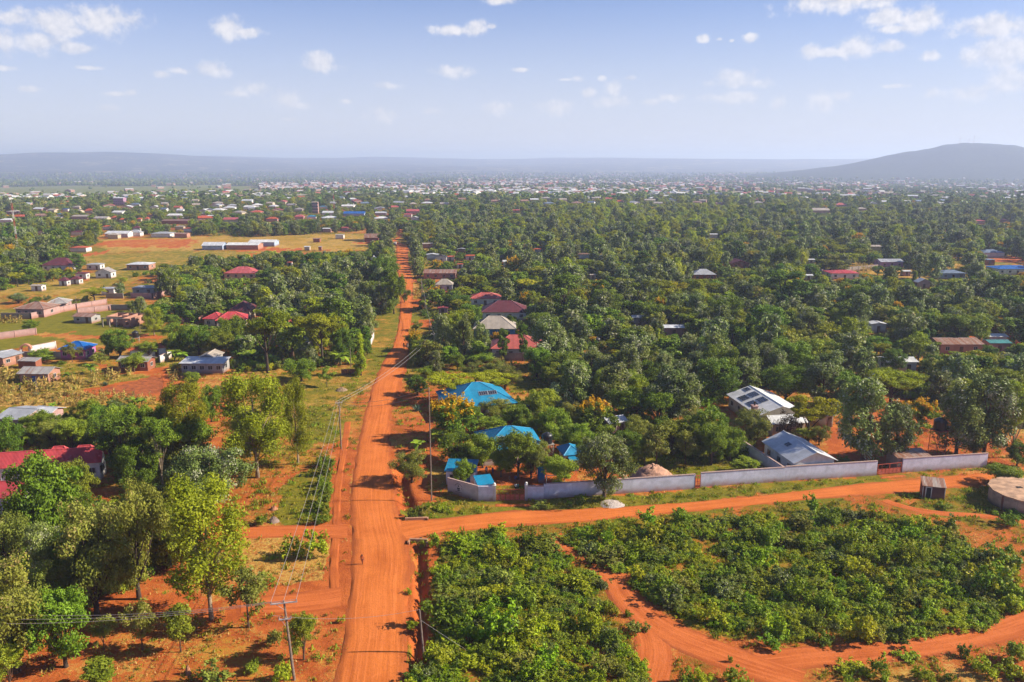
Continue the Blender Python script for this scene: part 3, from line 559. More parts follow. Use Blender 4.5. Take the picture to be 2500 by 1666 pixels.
def leaf_faces(C, Nn, size, aspect, rng, updir=None):
    """one pointed leaf-spray face per centre; returns vertices (n*4,3) and faces (n,4)"""
    n = len(C); t = rng.normal(size=(n, 3))
    if updir is not None: t = t * .45 + np.asarray(updir)
    Nn = Nn / (np.linalg.norm(Nn, axis=1, keepdims=True) + 1e-9)
    t = t - Nn * (t * Nn).sum(1, keepdims=True); t /= np.linalg.norm(t, axis=1, keepdims=True) + 1e-9
    b = np.cross(Nn, t); s = size * (.65 + .7 * rng.random((n, 1)))
    w = s / aspect ** .5; l = s * aspect ** .5
    V = np.stack([C - t * l * .5, C + b * w * .5 - t * l * .06, C + t * l * .5, C - b * w * .5 - t * l * .06], 1).reshape(-1, 3)
    return V, np.arange(n * 4).reshape(n, 4)
def leaf_mesh(name, V, F, tone, mat):
    me = fast_mesh(name, V, F, [mat]); a = me.attributes.new('tone', 'FLOAT', 'POINT'); a.data.foreach_set('value', np.repeat(tone, 4).astype(np.float32)); return me
PROF = dict(round=lambda t: (1 - (2 * t - 1) ** 2) ** .45, egg=lambda t: (math.sin(math.pi * min(1, t ** .8)) ** .6), column=lambda t: min(1, t * 7) ** .6 * min(1, (1 - t) * 4) ** .6,
            cone=lambda t: (1 - t) ** .8 * min(1, t * 9 + .3), umbrella=lambda t: .35 + .65 * t ** .7 if t < .9 else .9, tall=lambda t: .35 + .65 * math.sin(math.pi * min(1, t * .95 + .02)) ** .7)
# height, crown width, crown start, lobes, clumps per lobe, leaves per clump, lobe radius, clump radius, leaf size, aspect, flatness, profile, leaf, bark, trunk radius, leaf updirection
KIND = dict(
    mango=(7.5, 8.0, .16, 13, 9, 62, .34, .95, .34, 1.5, .85, 'round', 'mango', 'dark', .26, None),
    bright=(7.0, 7.0, .18, 11, 9, 60, .34, .90, .34, 1.6, .85, 'round', 'bright', 'brown', .22, None),
    olive=(8.5, 8.0, .20, 14, 8, 60, .31, .95, .30, 1.8, .9, 'round', 'olive', 'dark', .24, None),
    silver=(11.5, 7.0, .16, 15, 8, 62, .26, .85, .34, 2.2, 1.35, 'egg', 'silver', 'brown', .22, (.35, .1, 1)),
    broadsilver=(8.0, 9.0, .14, 14, 9, 66, .32, .95, .32, 1.8, .9, 'round', 'silver', 'brown', .25, (.2, 0, .8)),
    feather=(11.5, 7.0, .24, 15, 7, 70, .24, .95, .30, 2.4, 1.2, 'tall', 'feather', 'pale', .17, (.2, 0, -.4)),
    acacia=(8.5, 10.0, .52, 13, 8, 64, .26, .95, .28, 1.7, .42, 'umbrella', 'acacia', 'dark', .22, None),
    yellowacacia=(7.5, 9.0, .50, 12, 8, 64, .26, .9, .28, 1.7, .45, 'umbrella', 'yellow', 'dark', .2, None),
    darktall=(13.0, 8.5, .22, 16, 8, 62, .26, 1.0, .36, 1.5, .62, 'tall', 'dark', 'dark', .26, None),
    column=(8.0, 2.2, .04, 16, 5, 50, .52, .45, .26, 2.0, 1.3, 'column', 'dark', 'dark', .12, (0, 0, -1)),
    cypress=(9.0, 3.6, .05, 18, 5, 52, .42, .5, .26, 2.4, 1.2, 'cone', 'feather', 'brown', .14, (0, 0, 1)),
    sapling=(4.5, 3.4, .38, 8, 6, 34, .34, .5, .24, 1.7, .9, 'egg', 'olive', 'brown', .07, None),
    brightsapling=(4.2, 2.8, .34, 8, 6, 38, .36, .45, .24, 1.7, .9, 'egg', 'bright', 'brown', .06, None),
    thintree=(9.0, 5.0, .45, 9, 7, 56, .32, .8, .30, 1.8, .85, 'round', 'bright', 'pale', .13, None),
    flower=(6.0, 6.5, .12, 12, 8, 62, .34, .85, .30, 1.8, .85, 'round', 'mango', 'brown', .18, None),
    brown=(6.0, 6.0, .25, 11, 6, 30, .32, .8, .22, 2.0, .9, 'round', 'brown', 'dark', .14, None))
def make_tree(kind, seed, dens=1.0, lsz=1.0):
    """returns (trunk MB, crown V, F, tone, flower V, F, tone)"""
    H, W, c0, nl, ncl, nlf, lr, cr, ls, asp, flat, prof, leaf, bark, tr, up = KIND[kind]
    rng = np.random.default_rng(seed * 131 + 5); rnd = random.Random(seed * 77 + 3); pf = PROF[prof]
    zc0 = H * c0; Hc = H - zc0; lobes = []
    for i in range(nl):
        t = (i + .5) / nl if prof in ('column', 'cone', 'tall', 'egg') else (rnd.random() ** .8 if prof != 'umbrella' else rnd.uniform(.35, .95))
        t = min(.97, max(.04, t + rnd.uniform(-.06, .06)))
        ang = i * 2.39996 + rnd.uniform(-.5, .5); rad = W / 2 * pf(t) * rnd.uniform(.35, .78)
        if prof in ('column', 'cone'): rad *= .55
        L = lr * W / 2 * rnd.uniform(.75, 1.25) * (1.25 if prof not in ('column', 'cone') else max(.35, pf(t)))
        z = zc0 + Hc * t; z = min(max(z, zc0 + L * .6 * min(flat, 1)), H - L * min(flat, 1) * .8)
        lobes.append((np.array([rad * math.cos(ang), rad * math.sin(ang), z]), L))
    C, Nn, tone, top = [], [], [], []
    for lc, L in lobes:
        lt = rng.random() * .35
        for k in range(ncl):
            v = rng.normal(size=3); v[2] += .35; v /= np.linalg.norm(v)
            cc = lc + v * np.array([1, 1, flat]) * L * rng.uniform(.45, 1.0)
            n = int(nlf * dens * rng.uniform(.6, 1.3)); u = rng.normal(size=(n, 3)); u /= np.linalg.norm(u, axis=1, keepdims=True)
            r = cr * rng.uniform(.65, 1.2) * rng.random((n, 1)) ** .45
            p = cc + u * r * np.array([1, 1, flat * .85 if flat < 1 else flat])
            C.append(p); Nn.append(u * .7 + rng.normal(size=(n, 3)) * .55 + np.array([0, 0, .45])); ct = rng.random() * .35
            tone.append(np.clip(lt + ct + rng.random(n) * .45, 0, 1)); top.append((cc, v))
    C = np.concatenate(C); Nn = np.concatenate(Nn); tone = np.concatenate(tone)
    keep = C[:, 2] > max(.25, zc0 * .6); C, Nn, tone = C[keep], Nn[keep], tone[keep]
    V, F = leaf_faces(C, Nn, ls * lsz, asp, rng, up)
    mb = MB(); lean = (rnd.uniform(-.3, .3), rnd.uniform(-.3, .3)); zt = zc0 + Hc * (.75 if prof in ('column', 'cone', 'tall', 'egg') else .45)
    tp = [Vector((lean[0] * s * s, lean[1] * s * s, zt * s)) for s in (0, .12, .3, .55, .8, 1)]
    mb.tube([Vector((0, 0, -.25))] + tp[1:], [tr * 1.45, tr * 1.05, tr * .95, tr * .75, tr * .5, tr * .25], 7)
    for lc, L in lobes:
        s = rnd.uniform(.25, .7) if prof != 'umbrella' else rnd.uniform(.5, .8); b0 = tp[min(5, int(s * 5) + 1)].lerp(tp[min(5, int(s * 5))], .5)
        b0.z = min(b0.z, lc[2] * .9); e = Vector(lc); mid = b0.lerp(e, .5) + Vector((0, 0, (e - b0).length * rnd.uniform(-.12, .05)))
        mb.tube([b0, mid, e], [tr * .45, tr * .28, tr * .08], 5)
    fl = None
    if kind == 'flower':
        tops = [c for c, v in top if c[2] > H * .62 and v[2] > -.1]; fc, fn = [], []
        for c in tops:
            for s in range(3):
                o = c + rng.normal(size=3) * .35 + np.array([0, 0, .55]); m = 26
                fc.append(o + rng.normal(size=(m, 3)) * np.array([.11, .11, .26])); fn.append(rng.normal(size=(m, 3)) + np.array([0, 0, .4]))
        fc = np.concatenate(fc); fn = np.concatenate(fn); fv, ff = leaf_faces(fc, fn, .24, 1.2, rng); fl = (fv, ff, rng.random(len(fc)))
    return mb, V, F, tone, fl
# prototypes: shared meshes, reused by every copy
TREEP = {}
def tree_protos(kind, n):
    out = []
    for s in range(n):
        mb, V, F, tone, fl = make_tree(kind, s + 1, *((2.5, .60) if kind in ('olive', 'feather', 'mango', 'bright', 'broadsilver', 'sapling', 'brightsapling', 'thintree') else (1.75, .76))); k = KIND[kind]
        tm = mb.mesh('trunk', BARK[k[13]], True); cm = leaf_mesh('crown', V, F, tone, LEAF[k[12]])
        fm = leaf_mesh('flowers', *fl, LEAF['flower']) if fl else None
        w = np.percentile(np.hypot(V[:, 0], V[:, 1]), 96) * 2; h = np.percentile(V[:, 2], 99.7)
        out.append((tm, cm, fm, w, h))
    TREEP[kind] = out
for k_, n_ in dict(mango=3, bright=3, olive=3, silver=4, broadsilver=2, feather=3, acacia=3, yellowacacia=1, darktall=2, column=2, cypress=1, sapling=3, brightsapling=2, thintree=2, flower=2, brown=1).items(): tree_protos(k_, n_)
def banana_mesh(seed, n=11, ln=2.3):
    r = random.Random(seed); V, F, T = [], [], []
    for i in range(n):
        a = i * 2.4 + r.uniform(-.3, .3); l = ln * r.uniform(.7, 1.15); w = .5 * r.uniform(.8, 1.2); up = r.uniform(.5, 1.4); tone = r.random(); prev = None
        for s in range(6):
            t = s / 5; rad = l * (t - .18 * t * t) * math.cos(up * .7 * (1 - t * .4)); z = 1.5 + l * (math.sin(up) * t - .75 * t * t * (1.5 - up * .5)) ; ww = w * math.sin(math.pi * min(1, .12 + t * .86)) ** .7
            c = Vector((math.cos(a) * rad, math.sin(a) * rad, z)); sd = Vector((-math.sin(a), math.cos(a), 0)) * ww
            base = len(V); V += [c - sd + Vector((0, 0, .1 * ww)), c - Vector((0, 0, .12 * ww)), c + sd + Vector((0, 0, .1 * ww))]
            if s: F += [(base - 3, base - 2, base + 1, base), (base - 2, base - 1, base + 2, base + 1)]
            T += [tone] * 3
    me = fast_mesh('leaves', [tuple(v) for v in V], F, [LEAF['banana']], smooth=True); at = me.attributes.new('tone', 'FLOAT', 'POINT'); at.data.foreach_set('value', np.array(T, np.float32))
    mb = MB(); mb.tube([(0, 0, -.1), (.04, 0, .8), (0, .05, 1.75)], [.20, .16, .10], 8); return mb.mesh('stem', plain('banana_stem', (.17, .18, .06), .8), True), me
BAN = [banana_mesh(i) for i in range(3)]
def palm_mesh(seed):
    r = random.Random(seed); C, Nn, T = [], [], []; rng = np.random.default_rng(seed); V, F = [], []
    for i in range(20):
        a = i * 2.4; up = r.uniform(-.1, 1.2); l = 2.6
        for s in range(16):
            t = s / 15; c = np.array([math.cos(a) * l * t * math.cos(up), math.sin(a) * l * t * math.cos(up), 5.2 + l * (math.sin(up) * t - .55 * t * t)])
            for k in (-1, 1): C.append(c + np.array([-math.sin(a), math.cos(a), -.3]) * k * .22); Nn.append([math.cos(a) * .4, math.sin(a) * .4, 1]); T.append(r.random())
    V, F = leaf_faces(np.array(C), np.array(Nn), .5, 2.5, rng); mb = MB(); mb.tube([(0, 0, -.2), (.1, 0, 2.5), (0, .1, 5.2)], [.24, .17, .14], 8)
    return mb.mesh('trunk', BARK['pale'], True), leaf_mesh('crown', V, F, np.array(T), LEAF['bright'])
PALM = palm_mesh(3)
def agave_mesh(seed):
    r = random.Random(seed); V, F, T = [], [], []
    for i in range(26):
        a = i * 2.4; up = .25 + 1.15 * i / 26; l = r.uniform(.8, 1.15); w = .075; t0 = r.random()
        d = Vector((math.cos(a) * math.cos(up), math.sin(a) * math.cos(up), math.sin(up))); sd = Vector((-math.sin(a), math.cos(a), 0)) * w; b = len(V)
        V += [tuple(d * .05 - sd), tuple(d * .05 + sd), tuple(d * l * .5 + sd * 1.3), tuple(d * l * .5 - sd * 1.3), tuple(d * l + sd * .05), tuple(d * l - sd * .05)]; F += [(b, b + 1, b + 2, b + 3), (b + 3, b + 2, b + 4, b + 5)]; T += [t0] * 6
    me = fast_mesh('agave_plant', V, F, [LEAF['agave']]); at = me.attributes.new('tone', 'FLOAT', 'POINT'); at.data.foreach_set('value', np.array(T, np.float32)); return me
AGAVE = agave_mesh(1)
def shrub_mesh(seed, leaf, H=2.0, W=2.6, n=1700, ls=.17, spiky=False):
    """several stems of uneven height, each with small sprays of leaves; ragged outline with gaps"""
    rng = np.random.default_rng(seed + 900); C, Nn, T = [], [], []; nst = 11 if not spiky else 9; per = n // nst
    for k in range(nst):
        a = rng.random() * 6.28; rad = W * .40 * rng.random() ** .6; top = H * rng.uniform(.45, 1.0) * (1 - .35 * (rad / (W * .5)) ** 2) * (1.15 if spiky else 1); ln = rng.normal(size=2) * .18 * H
        st = rng.random() * .45; nsp = rng.integers(6, 10)
        for j in range(nsp):
            t = rng.uniform(.15, 1.0) ** .7; off = rng.normal(size=3) * W * .10 * (1.25 - t * .6); c = np.array([math.cos(a) * rad + ln[0] * t, math.sin(a) * rad + ln[1] * t, top * t]) + off * np.array([1, 1, .6]); m = max(4, int(per / nsp * rng.uniform(.5, 1.5)))
            u = rng.normal(size=(m, 3)); u /= np.linalg.norm(u, axis=1, keepdims=True); r = rng.uniform(.14, .36) * W / 2.6
            p = c + u * r * rng.random((m, 1)) ** .5 * np.array([1, 1, 1.5 if spiky else 1.0]); low = p[:, 2] < .03; p[low, 2] = .03 + rng.random(low.sum()) * .15
            C.append(p); Nn.append(u * .5 + rng.normal(size=(m, 3)) * .5 + np.array([.15, 0, .5])); T.append(np.clip(st + rng.random() * .25 + rng.random(m) * .45, 0, 1))
    C = np.concatenate(C); V, F = leaf_faces(C, np.concatenate(Nn), ls, 1.8, rng, (0, 0, .5) if spiky else None)
    return leaf_mesh('shrub', V, F, np.concatenate(T), LEAF[leaf])
SHRUB = {}
for i, (nm, lf, a) in enumerate([('shrub', 'shrub', {}), ('shrub', 'shrub', dict(spiky=True, H=2.3)), ('bright', 'bright', {}), ('bright', 'bright', dict(spiky=True)), ('dark', 'mango', {}), ('dark', 'mango', dict(spiky=True, H=2.2)), ('olive', 'olive', {}),
                              ('lime', 'feather', dict(n=1200)), ('grey', 'silver', dict(n=1300)), ('shrub', 'shrub', dict(W=3.2, H=1.6, n=2000)), ('shrub', 'shrub', dict(W=1.8, H=2.5, n=1100, spiky=True)), ('bright', 'bright', dict(W=2.8, H=1.6))]):
    SHRUB.setdefault(nm, []).append(shrub_mesh(i, lf, **a))
# stuff scattered with geometry nodes
def scatter(name, protos, pts, rot, scl, idx, **k):
    """protos: list of meshes; one object carrying points, each shown as one of the meshes"""
    c = bpy.data.collections.new(name + '_source')
    for i, pm in enumerate(protos): c.objects.link(bpy.data.objects.new('%s_source_%02d' % (name, i), pm))
    me = bpy.data.meshes.new(name); pts = np.asarray(pts, np.float32); me.vertices.add(len(pts)); me.vertices.foreach_set('co', pts.ravel())
    for nm, arr, ty in (('sz', np.asarray(scl, np.float32), 'FLOAT_VECTOR'), ('rz', np.asarray(rot, np.float32), 'FLOAT'), ('ix', np.asarray(idx, np.int32), 'INT')):
        a = me.attributes.new(nm, ty, 'POINT'); a.data.foreach_set('vector' if ty == 'FLOAT_VECTOR' else 'value', arr.ravel())
    me.update(); o = bpy.data.objects.new(name, me); link(o, kind='stuff', **k)
    g = bpy.data.node_groups.new(name, 'GeometryNodeTree'); g.interface.new_socket('Geometry', in_out='INPUT', socket_type='NodeSocketGeometry'); g.interface.new_socket('Geometry', in_out='OUTPUT', socket_type='NodeSocketGeometry')
    N, L = g.nodes, g.links; gi = N.new('NodeGroupInput'); go = N.new('NodeGroupOutput'); ip = N.new('GeometryNodeInstanceOnPoints'); ci = N.new('GeometryNodeCollectionInfo')
    ci.inputs['Collection'].default_value = c; ci.inputs['Separate Children'].default_value = True; ci.inputs['Reset Children'].default_value = True
    def na(nm, ty):
        n = N.new('GeometryNodeInputNamedAttribute'); n.data_type = ty; n.inputs[0].default_value = nm; return n.outputs[0]
    cx = N.new('ShaderNodeCombineXYZ'); L.new(na('rz', 'FLOAT'), cx.inputs[2]); er = N.new('FunctionNodeEulerToRotation'); L.new(cx.outputs[0], er.inputs[0])
    L.new(gi.outputs[0], ip.inputs['Points']); L.new(ci.outputs[0], ip.inputs['Instance']); ip.inputs['Pick Instance'].default_value = True
    L.new(na('ix', 'INT'), ip.inputs['Instance Index']); L.new(er.outputs[0], ip.inputs['Rotation']); L.new(na('sz', 'FLOAT_VECTOR'), ip.inputs['Scale']); L.new(ip.outputs[0], go.inputs[0])
    md = o.modifiers.new('scatter', 'NODES'); md.node_group = g; return o
# ---------------------------------------------------------------- buildings
ROOFC = dict(blue=((.008, .29, .52), 0), blue2=((.004, .14, .52), 0), red=((.62, .07, .075), 0), salmon=((.60, .13, .10), 0), maroon=((.17, .035, .045), 0), orange=((.66, .13, .04), .1), pinkred=((.62, .13, .13), 0), grey=((.46, .47, .50), 0),
             silver=((.78, .79, .82), .0), rust=((.44, .30, .24), .75), part=((.50, .47, .44), .45), white=((.88, .87, .86), 0), beige=((.52, .44, .36), .1), dark=((.06, .055, .075), 0), teal=((.06, .30, .30), .1), greyblue=((.20, .26, .36), 0), striped=((.66, .58, .50), .95), brown=((.30, .17, .12), .4))
for n_, (c_, r_) in ROOFC.items(): sheet('roof_' + n_, c_, r_, rough=.5)
DIRT = (.34, .13, .06)
WALLC = {n_: plain('wall_' + n_, c_, .85, .18, .8, DIRT) for n_, c_ in dict(white=(.84, .82, .78), lavender=(.86, .86, 1.0), cream=(.66, .55, .40), brick=(.36, .115, .06), pinkbrick=(.52, .26, .18), pink=(.60, .16, .42), mauve=(.48, .26, .40), blue=(.02, .20, .48), grey=(.44, .42, .40), block=(.40, .34, .29), bluewhite=(.42, .52, .70), brownpaint=(.17, .06, .045), rose=(.56, .33, .30), yellow=(.6, .4, .1)).items()}
GLASS = plain('window_glass', (.025, .030, .038), .2, .2); FRAME = plain('window_frame', (.55, .52, .48), .7, .2); DOORM = {c: plain('door_' + c, v, .6, .2) for c, v in dict(blue=(.02, .12, .5), brown=(.13, .06, .03), red=(.35, .05, .03), dark=(.03, .025, .02), green=(.03, .25, .12)).items()}
FASCIA = plain('fascia', (.55, .50, .46), .7, .2); CONC = plain('concrete', (.42, .37, .31), .9, .3, 1.2); DARKM = plain('opening_dark', (.02, .016, .014), .9, .1)
PROTECT = []                                    # (x0, y0, x1, y1, depth) outlines in the photograph that stay clear of random trees
FOOT = []                                       # (x, y, radius) ground taken by buildings
HOUSES = []
def roof_mesh(polys, mat, th=.09):
    V, F, U = [], [], []
    for P, ax in polys:
        P = [Vector(p) for p in P]; n = len(P); b = len(V)
        zt = max(p.z for p in P)
        for k in (0, 1):
            for p in P:
                V.append((p.x, p.y, p.z - k * th)); U.append((p.x if ax == 'x' else p.y, (zt - p.z) * 2.2, 0))
        F.append(tuple(range(b, b + n))); F.append(tuple(range(b + 2 * n - 1, b + n - 1, -1)))
        for i in range(n): F.append((b + i, b + n + i, b + n + (i + 1) % n, b + (i + 1) % n))
    me = bpy.data.meshes.new('roof'); me.from_pydata(V, [], F); me.materials.append(mat)
    at = me.attributes.new('rib', 'FLOAT_VECTOR', 'POINT'); at.data.foreach_set('vector', np.array(U, np.float32).ravel()); me.update(); return me
def roof_polys(kind, w, d, e, r):
    x, y = w / 2, d / 2
    if kind == 'hip':
        if w >= d:
            k = max(.25, (w - d) / 2 * .95); A, B = (-k, 0, e + r), (k, 0, e + r)
            return [([(-x, -y, e), (x, -y, e), B, A], 'x'), ([(x, y, e), (-x, y, e), A, B], 'x'), ([(-x, y, e), (-x, -y, e), A], 'y'), ([(x, -y, e), (x, y, e), B], 'y')], [(A, B), (A, (-x, -y, e)), (A, (-x, y, e)), (B, (x, -y, e)), (B, (x, y, e))]
        k = max(.25, (d - w) / 2 * .95); A, B = (0, -k, e + r), (0, k, e + r)
        return [([(-x, -y, e), (x, -y, e), A], 'x'), ([(x, y, e), (-x, y, e), B], 'x'), ([(-x, y, e), (-x, -y, e), A, B], 'y'), ([(x, -y, e), (x, y, e), B, A], 'y')], [(A, B), (A, (-x, -y, e)), (A, (x, -y, e)), (B, (-x, y, e)), (B, (x, y, e))]
    if kind == 'gx': return [([(-x, -y, e), (x, -y, e), (x, 0, e + r), (-x, 0, e + r)], 'x'), ([(x, y, e), (-x, y, e), (-x, 0, e + r), (x, 0, e + r)], 'x')], [((-x, 0, e + r), (x, 0, e + r))]
    if kind == 'gy': return [([(-x, y, e), (-x, -y, e), (0, -y, e + r), (0, y, e + r)], 'y'), ([(x, -y, e), (x, y, e), (0, y, e + r), (0, -y, e + r)], 'y')], [((0, -y, e + r), (0, y, e + r))]
    if kind == 'mono': return [([(-x, -y, e), (x, -y, e), (x, y, e + r), (-x, y, e + r)], 'x')], []
    if kind == 'monob': return [([(-x, -y, e + r), (x, -y, e + r), (x, y, e), (-x, y, e)], 'x')], []
_cache = {}
def unit_box(key, x, y, z, mat):
    if key not in _cache: _cache[key] = MB().box(-x / 2, -y / 2, 0, x / 2, y / 2, z).mesh(key.split('/')[0], mat)
    return _cache[key]
def put(name, me, parent, loc, rz=0.0):
    o = bpy.data.objects.new(name, me); o.location = loc; o.rotation_euler = (0, 0, rz); return link(o, parent)
def win_mesh(w, h):
    k = 'wf%.1f%.1f' % (w, h)
    if k not in _cache:
        m = MB(); t = .09
        m.box(-w / 2, -.06, 0, -w / 2 + t, .05, h); m.box(w / 2 - t, -.06, 0, w / 2, .05, h); m.box(-w / 2 + t, -.06, 0, w / 2 - t, .05, t); m.box(-w / 2 + t, -.06, h - t, w / 2 - t, .05, h); m.box(-.035, -.05, t, .035, .045, h - t)
        _cache[k] = m.mesh('window', FRAME); _cache[k + 'p'] = MB().box(-w / 2 + t, -.025, t, w / 2 - t, .04, h - t).mesh('pane', GLASS)
    return _cache[k], _cache[k + 'p']
def window(parent, loc, rz, w=1.2, h=1.1):
    a, b = win_mesh(w, h); o = put('window', a, parent, loc, rz); put('pane', b, o, (0, 0, 0)); return o
def door(parent, loc, rz, col='brown', w=.95, h=2.05):
    o = put('door', unit_box('door/' + col + str(w), w, .10, h, DOORM[col]), parent, loc, rz); put('handle', unit_box('handle', .12, .06, .05, FRAME), o, (w * .35, -.06, 1.0)); return o
def block(parent, cx, cy, w, d, e, r, kind, rc, wc, over=.45, detail=2, fw=None, sw=1, dr='brown', base=-.12, rname='roof', front=True):
    """one roofed block of a house in the house's own axes"""
    def T(p): return (p[0] + cx, p[1] + cy, p[2])
    polys, lines = roof_polys(kind, w, d, e, r); polys = [([T(p) for p in P], a) for P, a in polys]
    ro = link(bpy.data.objects.new(rname, roof_mesh(polys, MATS['roof_' + rc])), parent)
    if detail >= 2 and lines:
        m = MB()
        for a, b in lines: m.tube([Vector(T(a)) + Vector((0, 0, .02)), Vector(T(b)) + Vector((0, 0, .02))], .085, 5)
        m.obj('ridge_cap', MATS['cap_' + rc] if 'cap_' + rc in MATS else plain('cap_' + rc, [min(1, c * 1.15 + .02) for c in ROOFC[rc][0]], .5, .2), ro)
    x, y = w / 2 - over, d / 2 - over; x, y = max(x, .5), max(y, .5)
    wm = MB(); s = min(1, (y / (d / 2))); t = min(1, x / (w / 2))
    top = e - .03 if kind in ('hip',) else e + .02
    wm.box(cx - x, cy - y, base, cx + x, cy + y, top)
    if kind == 'gx':
        h = e + r - .10
        for sx in (-x, x - .12): wm.add([(cx + sx, cy - y, top), (cx + sx, cy + y, top), (cx + sx, cy, h), (cx + sx + .12, cy - y, top), (cx + sx + .12, cy + y, top), (cx + sx + .12, cy, h)], [(0, 2, 1), (3, 4, 5), (0, 3, 5, 2), (1, 2, 5, 4)])
    if kind == 'gy':
        h = e + r - .10
        for sy in (-y, y - .12): wm.add([(cx - x, cy + sy, top), (cx + x, cy + sy, top), (cx, cy + sy, h), (cx - x, cy + sy + .12, top), (cx + x, cy + sy + .12, top), (cx, cy + sy + .12, h)], [(0, 1, 2), (3, 5, 4), (0, 2, 5, 3), (1, 4, 5, 2)])
    if kind in ('mono', 'monob'):
        z0, z1 = (e, e + r) if kind == 'mono' else (e + r, e); k = r * over / d; z0 -= .09 - (k if kind == 'mono' else -k); z1 -= .09 + (k if kind == 'mono' else -k)
        wm = MB(); wm.add([(cx - x, cy - y, base), (cx + x, cy - y, base), (cx + x, cy + y, base), (cx - x, cy + y, base), (cx - x, cy - y, z0), (cx + x, cy - y, z0), (cx + x, cy + y, z1), (cx - x, cy + y, z1)], [(3, 2, 1, 0), (4, 5, 6, 7), (0, 1, 5, 4), (1, 2, 6, 5), (2, 3, 7, 6), (3, 0, 4, 7)])
    wm.obj('wall', WALLC[wc], parent)
    if detail >= 1:
        n = fw if fw is not None else max(1, int(2 * x / 3.2)); hh = min(1.1, e * .4)
        if front and n:
            dk = n // 2 if dr else -1
            for i in range(n):
                xx = cx - x + 2 * x * (i + .5) / n
                if i == dk: door(parent, (xx, cy - y - .03, 0.02), 0, dr, h=min(2.05, e * .75))
                else: window(parent, (xx, cy - y - .02, e * .36), 0, 1.2, hh)
        for sgn, rot in ((1, R(90)), (-1, R(-90))):
            for i in range(sw):
                yy = cy - y + 2 * y * (i + .5) / sw; window(parent, (cx + sgn * (x + .02), yy, e * .36), rot, 1.2, hh)
    return ro
def protect(pts, depth, pad=2):
    P = [proj(*p) for p in pts]; xs = [p[0] for p in P]; ys = [p[1] for p in P]
    PROTECT.append((min(xs) - pad, min(ys) - pad, max(xs) + pad, max(ys) + pad, depth))
def house(label, fr, FL, FR, back, kind='hip', e=2.9, r=None, rc='grey', wc='white', over=.45, cat='house', name='house', detail=None, fw=None, sw=1, dr='brown', group=None, prot=True, along=False):
    a = G(*q(fr, *FL), e); b = G(*q(fr, *FR), e); u = (b - a); w = u.length; u.normalize(); v = Vector((-u.y, u.x, 0))
    if along:                                     # the long side (front left to back left) sets the axis
        p = G(*q(fr, *back[1]), e); v = (p - a); d = v.length; v.normalize(); u = Vector((v.y, -v.x, 0)); w = (b - a).dot(u)
    elif isinstance(back, (int, float)): d = float(back)
    else:
        p = G(*q(fr, *back[1]), e); d = (p - (a if back[0] == 'L' else b)).dot(v); d = max(2.0, d)
    if r is None: r = .25 * (min(w, d) if kind == 'hip' else (d if kind == 'gx' else w))
    c = a + u * w / 2 + v * d / 2; rz = math.atan2(u.y, u.x); dep = depth_of(c)
    if detail is None: detail = 2 if dep < 300 else (1 if dep < 480 else 0)
    o = empty(name, (c.x, c.y, 0), rz, label=label, cat=cat, group=group)
    block(o, 0, 0, w, d, e, r, kind, rc, wc, over, detail, fw, sw, dr)
    mw = Matrix.Translation((c.x, c.y, 0)) @ Matrix.Rotation(rz, 4, 'Z'); pts = [mw @ Vector((sx * w / 2, sy * d / 2, z)) for sx in (-1, 1) for sy in (-1, 1) for z in (e * .55, e)] + [mw @ Vector((0, 0, e + r))]
    if prot: protect(pts, dep - max(w, d) / 2)
    FOOT.append((c.x, c.y, max(w, d) * .55)); HOUSES.append(o)
    o['w'] = w; o['d'] = d; del o['w']; del o['d']
    return o, w, d
def hb(label, fr, x0, y0, x1, y1, kind='hip', rc='grey', wc='white', rot=0, k=.72, storeys=1, **kw):
    """house from its outline: x0..x1 across the roof, y0 roof top, y1 foot of its front wall"""
    (X0, Y0), (X1, Y1) = q(fr, x0, y0), q(fr, x1, y1); a = G(X0, Y1); b = G(X1, Y1)
    w = (b - a).length; e = (2.8 if w > 5 else 2.3) * storeys; d = min(max(w * k, 4), 11) if w > 4.5 else w * .9
    if kind == 'gy' and w > 8: d = w * 1.1
    c = Vector(((a.x + b.x) / 2, a.y + d / 2, 0)); rtop = height_at(c, Y0) - e; r = min(max(rtop, .10 * min(w, d)), .42 * min(w, d)); dep = depth_of(c)
    detail = kw.pop('detail', 2 if dep < 300 else (1 if dep < 430 else 0)); cat = kw.pop('cat', 'house'); name = kw.pop('name', 'house')
    rz = R(rot); W = w / (abs(math.cos(rz)) + .35 * abs(math.sin(rz)))
    o = empty(name, (c.x, c.y, 0), rz, label=label, cat=cat, group=kw.pop('group', None))
    block(o, 0, 0, W, d, e, r, kind, rc, wc, min(.4, W * .08), detail, kw.pop('fw', None), kw.pop('sw', 1), kw.pop('dr', 'brown'))
    if storeys > 1 and detail == 0:
        for s in range(storeys):
            for i in range(5): window(o, (-W * .38 + i * W * .19, -d / 2 + min(.4, W * .08) - .03, .9 + s * 2.8), 0, 1.4, 1.2)
    
    if kw.pop('prot', True): PROTECT.append((X0, Y0, X1, Y0 + (Y1 - Y0) * kw.pop('vis', .78), dep - d / 2))
    FOOT.append((c.x, c.y, max(W, d) * .55)); HOUSES.append(o)
    return o, W, d
